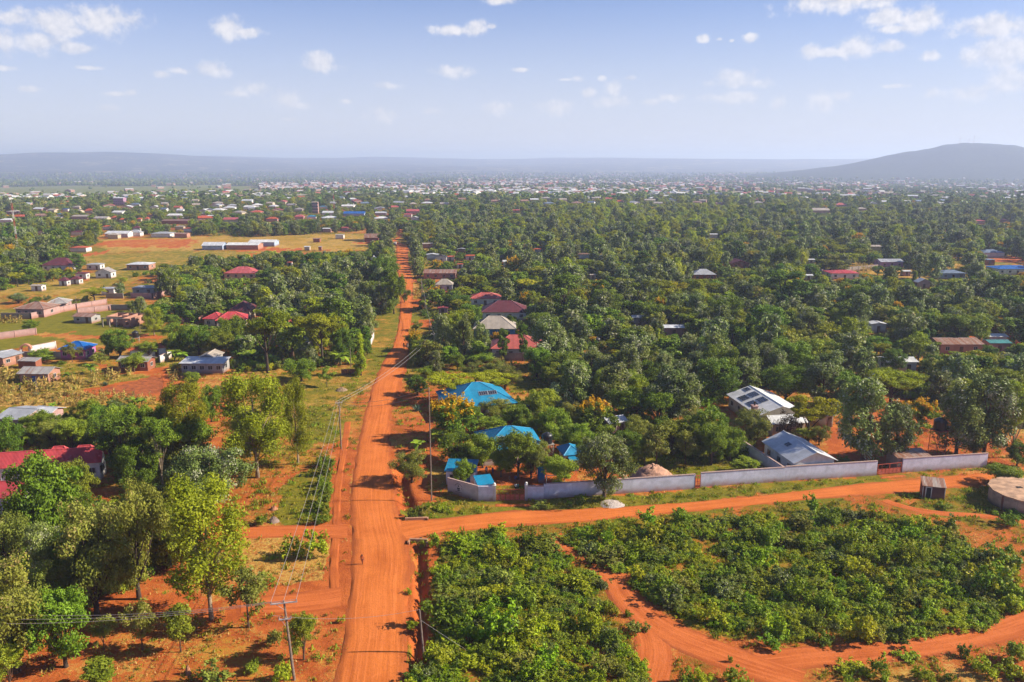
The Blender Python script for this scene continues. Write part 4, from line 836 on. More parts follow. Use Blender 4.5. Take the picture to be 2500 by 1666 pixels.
def panel(parent, loc, rz, tilt, w, h, name='solar_panel'):
    """framed solar panel with cell strips, lying on a roof slope"""
    k = 'sp%.2f%.2f' % (w, h)
    if k not in _cache:
        _cache[k] = MB().box(-w / 2, -h / 2, 0, w / 2, h / 2, .05).mesh('solar_panel', plain('panel_frame', (.55, .55, .57), .5)); m = MB(); n = 4
        for i in range(n): x = -w / 2 + .04 + i * (w - .08) / n; m.box(x + .02, -h / 2 + .05, .03, x + (w - .08) / n - .02, h / 2 - .05, .062)
        _cache[k + 'c'] = m.mesh('cells', plain('panel_cells', (.035, .04, .06), .25, .2))
    o = bpy.data.objects.new(name, _cache[k]); o.location = loc; o.rotation_euler = (Matrix.Rotation(rz, 3, 'Z') @ Matrix.Rotation(tilt, 3, 'X')).to_euler(); link(o, parent)
    put('cells', _cache[k + 'c'], o, (0, 0, 0)); return o

# --- compound with blue roofs
ho, w, d = house('large blue hip roof behind the yellow-flowered tree, farther of the two', 'z7', (300, 310), (828, 262), ('L', (280, 170)), 'hip', 3.0, None, 'blue', 'white', fw=5)
tl = math.atan2(.25 * min(w, d), d / 2)
panel(ho, (.8, -d * .25, 3.0 + .25 * min(w, d) * .5 + .06), 0, tl, 1.9, 1.2); panel(ho, (2.75, -d * .25, 3.0 + .25 * min(w, d) * .5 + .06), 0, tl, 1.9, 1.2)
ho, w, d = house('blue hip roof among the yard trees, nearer of the two large ones', 'z7', (555, 632), (1035, 600), ('L', (490, 488)), 'hip', 3.0, None, 'blue', 'white', fw=5)
tl = math.atan2(.25 * min(w, d), d / 2); panel(ho, (-w * .16, -d * .30, 3.0 + .25 * min(w, d) * .4 + .06), 0, tl, 1.2, 1.7)
house('small blue hipped roof just left of the big tree at the wall', 'z7', (1180, 668), (1330, 655), ('L', (1150, 598)), 'hip', 2.7, 1.1, 'blue', 'white', fw=2, dr=None)
house('low blue annex roof in front of the small blue hipped house', 'z7', (1225, 705), (1322, 700), 3.0, 'mono', 2.2, .5, 'blue', 'white', fw=1, dr=None, cat='shed', name='shed')
house('blue sheet-roofed store behind the painted corner wall', 'z7', (265, 786), (505, 793), ('L', (262, 703)), 'mono', 2.5, .35, 'blue', 'lavender', over=.25, fw=2, sw=0, dr='blue', cat='shed', name='shed', prot=False)
house('tiny guard hut with tilted blue roof beside the red gate', 'a2', (695, 556), (970, 526), ('L', (662, 430)), 'mono', 2.55, .35, 'blue', 'lavender', over=.15, fw=0, sw=0, cat='hut', name='guard_hut')
house('small blue-walled kiosk at the right of the school yard', 'a2', (1680, 330), (1765, 325), 1.6, 'mono', 2.2, .2, 'blue', 'blue', over=.1, fw=0, sw=0, cat='kiosk', name='kiosk')
house('grey-white sheet roof right of the second yellow-flowered tree', 'z7', (1530, 425), (1680, 400), ('L', (1560, 362)), 'gx', 2.6, .6, 'silver', 'rose', fw=2)
# --- white houses on the right
ho, w, d = house('white gabled house with grey roof just behind the long wall', 'z8', (700, 742), (1008, 712), ('L', (468, 580)), 'gy', 3.0, 1.7, 'silver', 'white', fw=3, sw=3, dr=None, along=True)
panel(ho, (-w * .22, d * .05, 3.0 + 1.7 * .56 + .06), R(-90), math.atan2(1.7, w / 2), 1.3, 1.0, 'skylight')
ho, w, d = house('white roofed house carrying four large solar panels', 'z8', (440, 398), (770, 366), ('L', (215, 243)), 'gy', 3.0, 1.7, 'white', 'cream', fw=3, sw=4, along=True)
tl = math.atan2(1.7, w / 2)
for i, yy in enumerate((-.10, .16)):
    for j, xx in enumerate((-.34, -.14)): panel(ho, (w * xx, d * yy, 3.0 + 1.7 * (1 + 2 * xx) + .05), R(-90), tl, 2.7, 1.75)
panel(ho, (-w * .12, d * .40, 3.0 + 1.7 * .76 + .06), R(-90), tl, 2.0, 1.2, 'skylight')
block(ho, -w * .06, -d / 2 - 2.1, w * .72, 5.0, 2.7, .9, 'gx', 'white', 'cream', detail=2, fw=3, sw=1)
ch = MB(); ch.box(-.5, -.5, 2.6, .5, .5, 4.0); ch.box(-.6, -.6, 4.0, .6, .6, 4.15); c_ = ch.obj('chimney', WALLC['rose'], ho); c_.location = (-w * .43, -d * .30, 0); MB().lathe([(.16, 4.15), (.16, 4.8), (.22, 4.82), (.22, 4.95)], 10).obj('chimney_pot', DOORM['dark'], c_)
house('low rusty lean-to roof left of the red water tower', 'z8', (1445, 702), (1700, 692), 3.6, 'mono', 2.5, .3, 'rust', 'block', over=.15, fw=0, sw=0, cat='shed', name='shed', prot=True)
house('blue-grey roof edge showing behind the yellow-green acacia', 'z8', (930, 400), (1010, 395), 5.0, 'gx', 2.6, .7, 'greyblue', 'cream', fw=1)
# --- small hut with rust-striped roof
ho, w, d = house('small brown hut with rust-striped roof and white door frame', 'a3', (690, 445), (1085, 485), 2.3, 'mono', 2.0, .75, 'striped', 'brownpaint', over=.12, fw=0, sw=0, cat='hut', name='hut')
m = MB(); m.box(-.46, -.05, 0, -.34, .05, 1.75); m.box(.34, -.05, 0, .46, .05, 1.75); m.box(-.46, -.05, 1.75, .46, .05, 1.87); o = m.obj('door_frame', WALLC['white'], ho); o.location = (-w * .22, -d / 2 + .08, 0)
o = MB().box(-.34, -.03, 0, .34, .03, 1.75).obj('doorway', DARKM, ho); o.location = (-w * .22, -d / 2 + .10, 0)
for s in (-1, 1): o = MB().box(-.05, -.04, 0, .05, .04, 1.85).obj('corner_board', WALLC['white'], ho); o.location = (s * (w / 2 - .14), -d / 2 + .10, 0)
# --- red roofed house at the left edge
ho, w, d = house('long red-roofed white house at the left edge behind trees', 'a1', (-60, 1222), (1140, 1145), ('R', (1335, 1045)), 'gx', 3.3, 2.0, 'red', 'white', fw=6, sw=1)
block(ho, w * .27, d * .62, w * .30, d * .75, 3.2, 1.7, 'hip', 'red', 'white', detail=2, fw=0, sw=0); block(ho, w * .02, d * .62, w * .28, d * .75, 3.2, 1.8, 'hip', 'red', 'white', detail=2, fw=0, sw=0)
block(ho, w * .20, -d * .42, w * .20, d * .5, 3.25, 1.1, 'gy', 'red', 'white', detail=2, fw=1, sw=0, dr=None); window(ho, (w / 2 - .43, -d * .12, 1.2), R(90), 2.6, 1.3)
house('second red roof half hidden by trees at the left edge', 'a1', (-160, 1550), (240, 1560), ('R', (120, 1360)), 'gx', 3.0, 1.3, 'red', 'white', fw=3)
ho, w, d = house('grey sheet-roofed house with chimney-less flat ridge beside the straw field', 'a1', (-80, 655), (245, 675), ('R', (480, 520)), 'gx', 2.9, .9, 'grey', 'rose', fw=3, sw=2)
ho['label'] = 'grey sheet-roofed house with a gabled wing beside the straw field'
block(ho, w * .5 + .8, d * .22, 4.6, 4.4, 3.1, .7, 'gx', 'silver', 'rose', detail=2, fw=1, sw=1, dr=None); block(ho, w * .5 + 2.0, -d * .16, 4.0, 2.6, 2.2, .3, 'mono', 'rust', 'brick', over=.15, detail=0)
house('small pink brick house with streaked roof standing in the maize', 'a1', (180, 152), (545, 155), ('R', (700, 85)), 'gx', 2.5, 1.0, 'part', 'pinkbrick', fw=3, sw=1, dr='blue')
house('low brick house with grey lean-to roof at the left edge', 'z5', (20, 642), (218, 592), ('L', (-60, 590)), 'gx', 2.6, .6, 'grey', 'pinkbrick', fw=2)
house('little shed with streaked roof below the arched gateway', 'z5', (150, 668), (318, 672), 2.6, 'mono', 2.0, .4, 'part', 'brick', over=.15, fw=0, sw=0, cat='shed', name='shed')
house('bright blue hip roof over a pink house on the left', 'z5', (515, 565), (765, 566), ('R', (892, 518)), 'hip', 2.9, None, 'blue2', 'pink', fw=3, sw=2)
ho, w, d = house('red brick row house with grey gable beside a lime green tree', 'z5', (1035, 672), (1328, 676), ('R', (1392, 634)), 'gx', 2.5, .8, 'part', 'brick', fw=3)
house('long red roof peeping out above the lime green trees', 'z5', (1150, 575), (1500, 545), 5.0, 'gx', 2.5, .8, 'orange', 'white', fw=2)
ho, w, d = house('grey flat-roofed bungalow with beige rear wing near the ploughed patch', 'z5', (1602, 690), (2005, 692), ('L', (1690, 642)), 'mono', 2.7, .5, 'silver', 'grey', fw=5, dr=None)
block(ho, -w * .05, d * .9, 5.0, 6.5, 2.9, .9, 'gy', 'beige', 'grey', detail=2, fw=0, sw=1)
ho, w, d = house('red hip-roofed villa with palm beside its small red annex', 'z5', (1930, 306), (2225, 290), ('R', (2288, 248)), 'hip', 3.0, None, 'red', 'cream', fw=4, dr=None)
house('small red hip-roofed annex left of the palm tree', 'z5', (1815, 290), (1985, 294), 6.5, 'hip', 2.8, 1.6, 'red', 'cream', fw=2)
house('maroon hip roof rising behind the red villa', 'z5', (2050, 215), (2245, 218), 8.0, 'hip', 3.0, 2.6, 'maroon', 'cream', fw=2)
house('rusty-roofed grey shed left of the unfinished brick house', 'z5', (638, 268), (820, 274), ('R', (885, 245)), 'gx', 2.3, .7, 'rust', 'grey', fw=2, cat='shed', name='shed')
house('rusty hip roof of the large house inside the brick compound', 'z5', (118, 200), (392, 205), ('R', (452, 160)), 'hip', 2.9, 1.7, 'rust', 'rose', fw=4)
house('second rusty hip roof behind the first in the brick compound', 'z5', (395, 158), (600, 150), ('R', (632, 118)), 'hip', 2.9, 1.5, 'part', 'rose', fw=3)
for s_ in [
    ('maroon hip-roofed white house right of the tall mast', 'f1', 370, 952, 645, 1075, 'hip', 'maroon', 'white'),
    ('bright orange-red roof at the left edge of the playing field', 'f1', 625, 866, 778, 908, 'hip', 'orange', 'white'),
    ('white cottage with maroon roof, leftmost of the maroon trio', 'f1', 522, 1128, 606, 1210, 'hip', 'maroon', 'white'),
    ('white cottage with maroon roof, front right of the maroon trio', 'f1', 625, 1118, 716, 1196, 'hip', 'maroon', 'white'),
    ('maroon hip roof at the back of the maroon trio', 'f1', 670, 1088, 780, 1152, 'hip', 'maroon', 'white'),
    ('grey hip roof behind the white double-gabled house', 'f1', 770, 1013, 905, 1068, 'hip', 'grey', 'white'),
    ('white double-gabled house with partly rusted roof', 'f1', 850, 1043, 1003, 1142, 'gy', 'part', 'white'),
    ('pale grey hip roof at the lower edge of the dry field', 'f1', 1130, 1003, 1342, 1068, 'hip', 'silver', 'pinkbrick'),
    ('grey hip-roofed house with porch below the dry field', 'f1', 1180, 1208, 1392, 1290, 'hip', 'grey', 'grey'),
    ('small grey roof left of the porch house', 'f1', 900, 1235, 1030, 1295, 'hip', 'grey', 'white'),
    ('small white flat-roofed house near the left edge', 'f1', 270, 1203, 380, 1258, 'gx', 'beige', 'white'),
    ('pink-red hip roof standing alone among dark trees', 'f1', 2005, 1033, 2300, 1150, 'hip', 'pinkred', 'cream'),
    ('pale school block with blue-white walls, leftmost of the school', 'f1', 1808, 813, 2002, 888, 'gx', 'silver', 'bluewhite'),
    ('long pink-walled school block with white roof', 'f1', 2025, 830, 2322, 884, 'gx', 'white', 'pinkbrick'),
    ('long white-blue school block, rightmost of the school', 'f2', 20, 804, 262, 856, 'gx', 'white', 'bluewhite'),
    ('tiny white-roofed latrine right of the school', 'f2', 522, 850, 577, 892, 'gx', 'silver', 'cream'),
    ('tiny brick hut farther right of the school', 'f2', 650, 850, 684, 892, 'gx', 'beige', 'pinkbrick'),
    ('rusty roofed house at the road bend', 'f2', 1060, 738, 1195, 815, 'gx', 'rust', 'brick'),
    ('small white house beyond the grass right of the school', 'f2', 800, 742, 882, 788, 'gx', 'beige', 'white'),
    ('small brick hut beyond the grass near the school', 'f2', 600, 783, 668, 818, 'gx', 'rust', 'brick'),
    ('long pale grey roof at the far edge of the pitch', 'f1', 940, 713, 1152, 775, 'gx', 'silver', 'white'),
    ('cream hip roof at the far edge of the pitch', 'f1', 962, 733, 1062, 788, 'hip', 'beige', 'cream'),
    ('steep maroon roof behind the pitch', 'f1', 1188, 668, 1256, 722, 'hip', 'maroon', 'white'),
    ('grey roof behind the pitch next to the steep maroon one', 'f1', 1150, 702, 1262, 765, 'hip', 'grey', 'white'),
    ('low grey roof beyond the right half of the pitch', 'f1', 1350, 733, 1530, 775, 'hip', 'grey', 'white'),
    ('rusty roof beyond the right end of the pitch', 'f1', 1560, 733, 1682, 778, 'gx', 'rust', 'pinkbrick'),
    ('orange-red roof above the right end of the pitch', 'f1', 1645, 683, 1726, 728, 'hip', 'orange', 'white'),
    ('maroon roof left of the grey trees by the pitch', 'f1', 633, 713, 742, 758, 'hip', 'maroon', 'white'),
    ('little maroon roof above the trees right of the mast', 'f1', 338, 713, 396, 748, 'hip', 'maroon', 'white'),
    ('orange roof in the trees above the pitch', 'f1', 918, 663, 987, 708, 'hip', 'orange', 'white'),
    ('leftmost of four small orange roofs in a row', 'f1', 998, 578, 1048, 618, 'hip', 'orange', 'cream'),
    ('second from left of four small orange roofs in a row', 'f1', 1068, 598, 1122, 642, 'hip', 'orange', 'cream'),
    ('third from left of four small orange roofs in a row', 'f1', 1228, 595, 1268, 632, 'hip', 'orange', 'cream'),
    ('rightmost of four small orange roofs in a row', 'f1', 1298, 588, 1338, 628, 'hip', 'orange', 'cream'),
    ('red roof just above the rightmost small orange roof', 'f1', 1318, 568, 1372, 602, 'hip', 'pinkred', 'cream'),
    ('pale orange house in the far left village', 'f1', 758, 512, 827, 558, 'hip', 'orange', 'cream'),
    ('wide red roof left of the cream block', 'f1', 2000, 592, 2142, 642, 'gx', 'pinkred', 'cream'),
    ('small bright blue roof in the far left village, upper one', 'f1', 558, 513, 612, 542, 'hip', 'blue2', 'white'),
    ('small bright blue roof in the far left village, lower one', 'f1', 508, 558, 556, 588, 'hip', 'blue', 'white'),
    ('white house at the very left below the dark wood', 'f1', -20, 600, 110, 645, 'hip', 'white', 'white'),
    ('pale pinkish roof in the far left village', 'f1', 640, 573, 790, 612, 'gx', 'beige', 'rose'),
    ('long brick-red row roof in the far village', 'f1', 1450, 618, 1700, 655, 'gx', 'brown', 'brick'),
    ('beige hip roof near the far brick row', 'f1', 1565, 668, 1652, 708, 'hip', 'beige', 'cream'),
    ('small blue roof left of the cream block', 'f2', 543, 573, 627, 612, 'hip', 'blue', 'white'),
    ('small blue roof right of the cream block', 'f2', 656, 488, 727, 518, 'hip', 'blue', 'white'),
    ('very large bright blue hall roof in the far town', 'f2', 873, 538, 1067, 585, 'gx', 'blue2', 'bluewhite'),
    ('large red hall roof in the far town', 'f2', 1440, 518, 1562, 562, 'gx', 'pinkred', 'rose'),
    ('long grey hall right of the big blue roof', 'f2', 1160, 540, 1262, 578, 'gx', 'silver', 'grey'),
    ('red roof left of the far white gable', 'f2', 1410, 558, 1492, 592, 'hip', 'red', 'white'),
    ('white gabled roof below the far red hall', 'f2', 1478, 583, 1552, 624, 'gy', 'white', 'white'),
    ('wide orange-red roof in the far town left of centre', 'f2', 178, 588, 287, 634, 'hip', 'orange', 'rose'),
    ('dull red roof next to the small blue roof', 'f2', 432, 568, 522, 614, 'hip', 'pinkred', 'rose'),
    ('pale roof in the trees beyond the grass field', 'f2', 688, 693, 767, 728, 'gx', 'silver', 'rose'),
    ('pinkish red roof in the trees beyond the grass field', 'f2', 858, 678, 922, 718, 'gx', 'pinkred', 'rose'),
    ('beige shed roof right of the far road', 'f2', 1583, 838, 1677, 872, 'gx', 'beige', 'pinkbrick'),
    ('orange roof right of the black gable, left one', 'f2', 1798, 943, 1872, 985, 'hip', 'orange', 'white'),
    ('orange roof right of the black gable, right one', 'f2', 1968, 953, 2057, 985, 'gx', 'orange', 'white'),
    ('white gabled roof left of the black gable', 'f2', 1618, 928, 1732, 975, 'gy', 'silver', 'white'),
    ('steep black gable roof right of the far road', 'f2', 1703, 928, 1807, 1000, 'gy', 'dark', 'white'),
    ('small grey gable right of the far road', 'f2', 1898, 868, 1972, 915, 'gy', 'grey', 'pinkbrick'),
    ('small white gable left of the far road', 'f2', 1118, 928, 1172, 1000, 'gy', 'white', 'white'),
    ('beige hip-roofed white house right of the road', 'f2', 1698, 1143, 1862, 1258, 'hip', 'beige', 'white'),
    ('long low rusty roof above the beige house', 'f2', 1590, 1103, 1890, 1150, 'gx', 'rust', 'pinkbrick'),
    ('small orange roof among trees right of the road', 'f2', 1893, 1018, 1952, 1055, 'hip', 'orange', 'white'),
    ('small red roof peeping out of dark trees left of the road', 'f2', 368, 998, 417, 1038, 'hip', 'pinkred', 'white'),
    ('white flat roof behind the yellow-flowering trees', 'f3', 98, 963, 237, 1025, 'gx', 'white', 'white'),
    ('pale orange roof far right of the road', 'f3', 183, 513, 252, 545, 'gx', 'salmon', 'rose'),
    ('small orange roof in the middle woods', 'f3', 368, 858, 442, 900, 'hip', 'orange', 'white'),
    ('brown hip roof in the middle woods', 'f3', 768, 903, 872, 955, 'hip', 'brown', 'white'),
    ('small beige gable in the middle woods', 'f3', 868, 1088, 927, 1138, 'gx', 'beige', 'cream'),
    ('brick house with grey gables behind the dark columns', 'f5', 1778, 133, 1988, 240, 'hip', 'grey', 'brick'),
    ('brick house with two red gables beside the dry meadow', 'f5', 2118, 48, 2282, 138, 'gy', 'maroon', 'brick'),
    ('small pale roof far in the right woods', 'f3', 1930, 733, 2002, 770, 'gx', 'silver', 'white'),
    ('mauve house with grey gable roof beyond the maize', 'f6', 1083, 116, 1292, 195, 'gx', 'grey', 'mauve'),
    ('red hip roof at the left of the yellow maize strip', 'f6', 640, 218, 900, 300, 'hip', 'red', 'white'),
    ('blue-grey hip roof on the bare red yard', 'f6', 1988, 33, 2187, 108, 'hip', 'greyblue', 'white'),
    ('lower grey roof in front of the blue-grey hip roof', 'f6', 1998, 118, 2102, 175, 'hip', 'greyblue', 'brick'),
    ('long bright blue roof at the right edge', 'f6', 2118, 182, 2480, 260, 'hip', 'blue2', 'white'),
    ('blue-grey hip roof behind silver trees on the right', 'f6', 1618, 213, 1842, 300, 'hip', 'greyblue', 'bluewhite'),
    ('little pink gabled house with pale porch on the right', 'f6', 1410, 288, 1532, 385, 'gy', 'silver', 'rose'),
    ('tiny pink house left of the little conifer', 'f6', 1280, 226, 1356, 272, 'gx', 'silver', 'rose'),
    ('grey roof with one pale slope in the right woods', 'f6', 998, 693, 1142, 772, 'gy', 'silver', 'white'),
    ('long rusty brown roof at the right beside dark columns', 'f6', 1603, 866, 2000, 962, 'gx', 'rust', 'pinkbrick'),
    ('teal roof right of the long rusty roof', 'f6', 2040, 850, 2242, 950, 'gx', 'teal', 'rose'),
    ('white flat roof behind the teal roof', 'f6', 2033, 822, 2212, 890, 'gx', 'white', 'white'),
    ('white sheet roof behind the flat-topped acacia', 'f6', 1128, 1046, 1417, 1125, 'gx', 'white', 'white'),
    ('small grey roof left of the tall round tree, upper', 'f6', 438, 118, 507, 165, 'gx', 'silver', 'grey'),
    ('small grey roof near the tall round tree, lower', 'f6', 410, 268, 492, 310, 'gx', 'silver', 'grey'),
    ('pale roof left of centre in the right woods', 'f5', 1240, 586, 1384, 640, 'gx', 'silver', 'grey'),
    ('pale green-grey roof in the right woods, lower one', 'f5', 1520, 628, 1707, 735, 'gx', 'silver', 'pinkbrick'),
    ('salmon hip roof above the large maroon roof', 'z6', 2010, 236, 2292, 360, 'hip', 'salmon', 'white'),
    ('large maroon roof above the beige roof with blue wall', 'f5', -90, 412, 320, 590, 'hip', 'maroon', 'white'),
    ('beige hip roof over bright blue walls', 'f5', -165, 548, 218, 745, 'hip', 'beige', 'blue'),
    ('wide salmon-red hip roof behind the slim dark trees', 'f5', -10, 715, 462, 930, 'hip', 'salmon', 'white'),
    ('small steep pink gable beside the road', 'z6', 1718, 363, 1817, 440, 'gy', 'pinkred', 'rose'),
    ('pale mauve roof in the far right village', 'f4', 478, 608, 637, 655, 'gx', 'beige', 'rose'),
    ('orange roofed house in the far right village', 'f4', 690, 563, 792, 604, 'hip', 'salmon', 'rose'),
    ('pale house right of the orange roof in the far right village', 'f4', 883, 603, 962, 640, 'hip', 'beige', 'rose'),
    ('bright white long roof in the far right village', 'f4', 1298, 543, 1352, 566, 'gx', 'white', 'white'),
    ('pink roof in the woods near the right edge', 'f4', 1918, 713, 2012, 752, 'hip', 'pinkred', 'rose'),
    ('dark red roof near the right edge', 'f4', 2140, 708, 2230, 742, 'hip', 'maroon', 'rose'),
    ('cream unfinished house among the right woods', 'f4', 985, 935, 1092, 992, 'gx', 'beige', 'cream')]:
    hb(*s_)
hb('beige roof hidden behind the tall dark trees left of the road', 'z6', 270, 640, 570, 770, 'gx', 'beige', 'grey', prot=False)
hb('orange roof between the tall dark trees left of the road', 'z6', 350, 462, 550, 600, 'hip', 'salmon', 'cream', prot=False)
hb('pink multi-storey building beside the far-left painted cloud-shadow band', 'f1', 1015, 432, 1112, 484, 'gx', 'silver', 'mauve', storeys=3)
hb('cream four-storey block in the far town', 'f2', 595, 486, 652, 558, 'gx', 'beige', 'rose', storeys=4)
# --- roofless brick house under construction
def unfinished():
    a, b, c = G(*q('z5', 912, 362)), G(*q('z5', 1175, 368)), G(*q('z5', 1225, 325)); u = (b - a); w = u.length; u.normalize(); v = Vector((-u.y, u.x, 0)); d = max(9.0, (c - b).dot(v))
    o = empty('unfinished_house', a, math.atan2(u.y, u.x), label='roofless pink brick house under construction on the left', cat='house')
    t, h = .25, 2.9; M_ = WALLC['pinkbrick']
    def wallx(y, x0, x1, ops=()):
        m = MB(); x = x0
        for s, e, z0, z1 in ops:
            m.box(x, y, -.1, s, y + t, h); 
            if z0 > 0: m.box(s, y, -.1, e, y + t, z0)
            m.box(s, y, z1, e, y + t, h); x = e
        m.box(x, y, -.1, x1, y + t, h); m.obj('wall', M_, o)
    def wally(x, y0, y1, ops=()):
        m = MB(); y = y0
        for s, e, z0, z1 in ops:
            m.box(x, y, -.1, x + t, s, h)
            if z0 > 0: m.box(x, s, -.1, x + t, e, z0)
            m.box(x, s, z1, x + t, e, h); y = e
        m.box(x, y, -.1, x + t, y1, h); m.obj('wall', M_, o)
    wallx(2.6, .3, w * .45, [(w * .15, w * .15 + 1, 0, 2.1)]); wallx(2.61, w * .46, w * .74); wallx(0, w * .75, w, [(w * .83, w * .83 + 1.1, .9, 2.1)])
    wally(.02, 2.9, d); wally(w - t - .02, .3, d, [(d * .35, d * .35 + 1.2, .9, 2.1), (d * .7, d * .7 + 1.2, .9, 2.1)]); wally(w * .75 - .3, .3, d - .3); wally(w * .4, 2.9, d - .3); wallx(d, 0, w)
    wallx(d * .55, w * .42, w * .73)
    for x in (.2, w * .25, w * .5): MB().box(x, .1, -.1, x + .28, .38, 2.7).obj('column', CONC, o)
    MB().box(.2, .1, 2.7, w * .74, .38, 2.95).obj('lintel', CONC, o); FOOT.append((a.x + w / 2, a.y + d / 2, w * .7)); PROTECT.append((246, 762, 335, 802, depth_of(a)))
unfinished()
# ---------------------------------------------------------------- walls, gates
def wall_run(label, fr, pts, h, mat, t=.22, cope=True, pil=None, name='boundary_wall', cat='wall', prot=False):
    P = [G(*q(fr, *p)) if not isinstance(p, Vector) else p for p in pts]; o = empty(name, P[0], 0, label=label, cat=cat); o0 = P[0]
    def seg(m, a, b, half, z0, z1):
        u = (b - a).normalized(); nn = Vector((-u.y, u.x, 0)) * half; vs = [a - nn, b - nn, b + nn, a + nn]; m.add([(p.x - o0.x, p.y - o0.y, z) for z in (z0, z1) for p in vs], [(3, 2, 1, 0), (4, 5, 6, 7), (0, 1, 5, 4), (1, 2, 6, 5), (2, 3, 7, 6), (3, 0, 4, 7)])
    for i, (a, b) in enumerate(zip(P[:-1], P[1:])):
        hz = h * (1 + .004 * (i % 2)); m = MB(); seg(m, a, b, t / 2 * (1 + .02 * (i % 2)), -.2, hz); m.obj('wall_panel', mat, o)
        if cope: m = MB(); u = (b - a).normalized() * .02; seg(m, a - u, b + u, t / 2 + .05, hz, hz + .09 + .004 * (i % 2)); m.obj('coping', plain('coping', (.50, .34, .29), .85, .25), o)
        if pil:
            n = max(1, int((b - a).length / pil))
            for k in range(n + 1):
                p = a.lerp(b, k / n); m = MB(); m.box(p.x - o0.x - .17, p.y - o0.y - .17, -.2, p.x - o0.x + .17, p.y - o0.y + .17, hz + .12 + .01 * k % .05); m.obj('pilaster', mat, o)
        if prot:
            pa, pb = proj(a.x, a.y, h), proj(b.x, b.y, h); PROTECT.append((min(pa[0], pb[0]), min(pa[1], pb[1]), max(pa[0], pb[0]), max(pa[1], pb[1]) + 8, depth_of(a) - 1))
    return o
LAV = WALLC['lavender']; PINKW = plain('wall_cornerpaint', (.74, .62, .62), .85, .2, .8, DIRT)
cw = wall_run('pinkish painted corner wall bearing a dark emblem', 'a2', [(222, 668), (704, 806)], 2.45, PINKW)
wall_run('short lavender wall piece between guard hut and gate', 'a2', [(706, 808), (945, 808)], 2.5, LAV, cope=False)
wall_run('lavender return wall right of the red gate', 'a2', [(1490, 792), (1568, 797), (1745, 797)], 2.35, LAV)
wall_run('long lavender-grey wall along the side road, left stretch', 'px', [q('a2', 1748, 770), q('z7', 1500, 966), q('z7', 2183, 920)], 2.45, LAV)
wall_run('long lavender-grey wall along the side road, middle stretch', 'z8', [(28, 910), (632, 868)], 2.45, LAV)
wall_run('lavender-grey wall in front of the white gabled house', 'z8', [(634, 867), (1290, 825)], 2.55, LAV)
wall_run('lavender-grey wall at the right beyond the second red gate', 'z8', [(1474, 805), (2080, 765)], 2.5, LAV)
wall_run('grey side wall running back beside the white gabled house', 'z8', [(630, 862), (330, 660)], 2.2, LAV)
# emblem on the corner wall: arc over a small figure
def emblem():
    a, b = G(*q('a2', 222, 668)), G(*q('a2', 704, 806)); u = (b - a).normalized(); nn = Vector((u.y, -u.x, 0)); c = a.lerp(b, .37) + nn * .125
    m = MB(); ink = plain('emblem_ink', (.05, .045, .05), .8, .2)
    def quad(x0, z0, x1, z1): m.add([c + u * x0 + Vector((0, 0, z0)), c + u * x1 + Vector((0, 0, z0)), c + u * x1 + Vector((0, 0, z1)), c + u * x0 + Vector((0, 0, z1))], [(0, 1, 2, 3)])
    for i in range(14):
        t0, t1 = R(30 + i * 8.6), R(30 + (i + 1) * 8.6); r0, r1 = .80, .87; zc = 1.15
        m.add([c + u * (math.cos(t) * r) + Vector((0, 0, zc + math.sin(t) * r)) for t, r in ((t0, r0), (t1, r0), (t1, r1), (t0, r1))], [(0, 1, 2, 3)])
    n = 10; m.add([c + u * (.13 * math.cos(2 * math.pi * k / n)) + Vector((0, 0, 1.62 + .13 * math.sin(2 * math.pi * k / n))) for k in range(n)], [tuple(range(n))])
    for s in (-1, 1): m.add([c + u * x + Vector((0, 0, z)) for x, z in ((0, 1.0), (.28 * s, 1.12), (.24 * s, 1.36), (.02 * s, 1.3))], [(0, 1, 2, 3)]); m.add([c + u * x + Vector((0, 0, z)) for x, z in ((0, .78), (.30 * s, .88), (.30 * s, .98), (0, .93))], [(0, 1, 2, 3)])
    quad(.55, 1.22, .68, 1.36)
    for i in range(7): quad(-.62 + i * .18, .58, -.50 + i * .18, .66)
    m.v = [tuple(Vector(v) - cw.location) for v in m.v]; m.obj('emblem', ink, cw)
emblem()
GATE = plain('gate_red', (.60, .10, .05), .6, .25); GATED = plain('gate_red_light', (.66, .15, .085), .6, .25)
def gate(label, fr, A, B, h, low, bars, name='gate'):
    a, b = G(*q(fr, *A)), G(*q(fr, *B)); u = b - a; w = u.length; o = empty(name, a, math.atan2(u.y, u.x), label=label, cat='gate')
    fr_ = MB(); fr_.box(0, -.04, .1, .07, .04, h); fr_.box(w - .07, -.04, .1, w, .04, h); fr_.box(.07, -.04, h - .07, w - .07, .04, h); fr_.box(.07, -.04, low, w - .07, .04, low + .06); fr_.box(.07, -.04, .1, w - .07, .04, .16); fr_.box(w / 2 - .06, -.045, .16, w / 2 + .06, .045, h - .07); fr_.obj('frame', GATE, o)
    n = 6; pm = None
    for i in range(n):
        x0 = .09 + (w - .18) * i / n; ww = (w - .18) / n - .1
        if pm is None: pm = MB().box(0, -.025, .2, ww, .025, low - .04).mesh('panel', GATED)
        put('panel', pm, o, (x0 + .05, 0, 0))
    if bars:
        bm_ = MB().box(-.02, -.02, low + .06, .02, .02, h - .07).mesh('bar', GATE)
        for i in range(bars):
            x = .07 + (w - .14) * (i + .5) / bars
            if abs(x - w / 2) > .1: put('bar', bm_, o, (x, 0, 0))
    return o
gate('red barred gate of the blue-roofed compound', 'a2', (978, 805), (1448, 803), 1.95, 1.0, 34)
gate('red panelled gate before the red water tower', 'z8', (1298, 824), (1466, 808), 1.9, .95, 3)
gate('narrow rusty red gate in the long lavender wall', 'z7', (2184, 922), (2224, 918), 2.3, 1.2, 0)
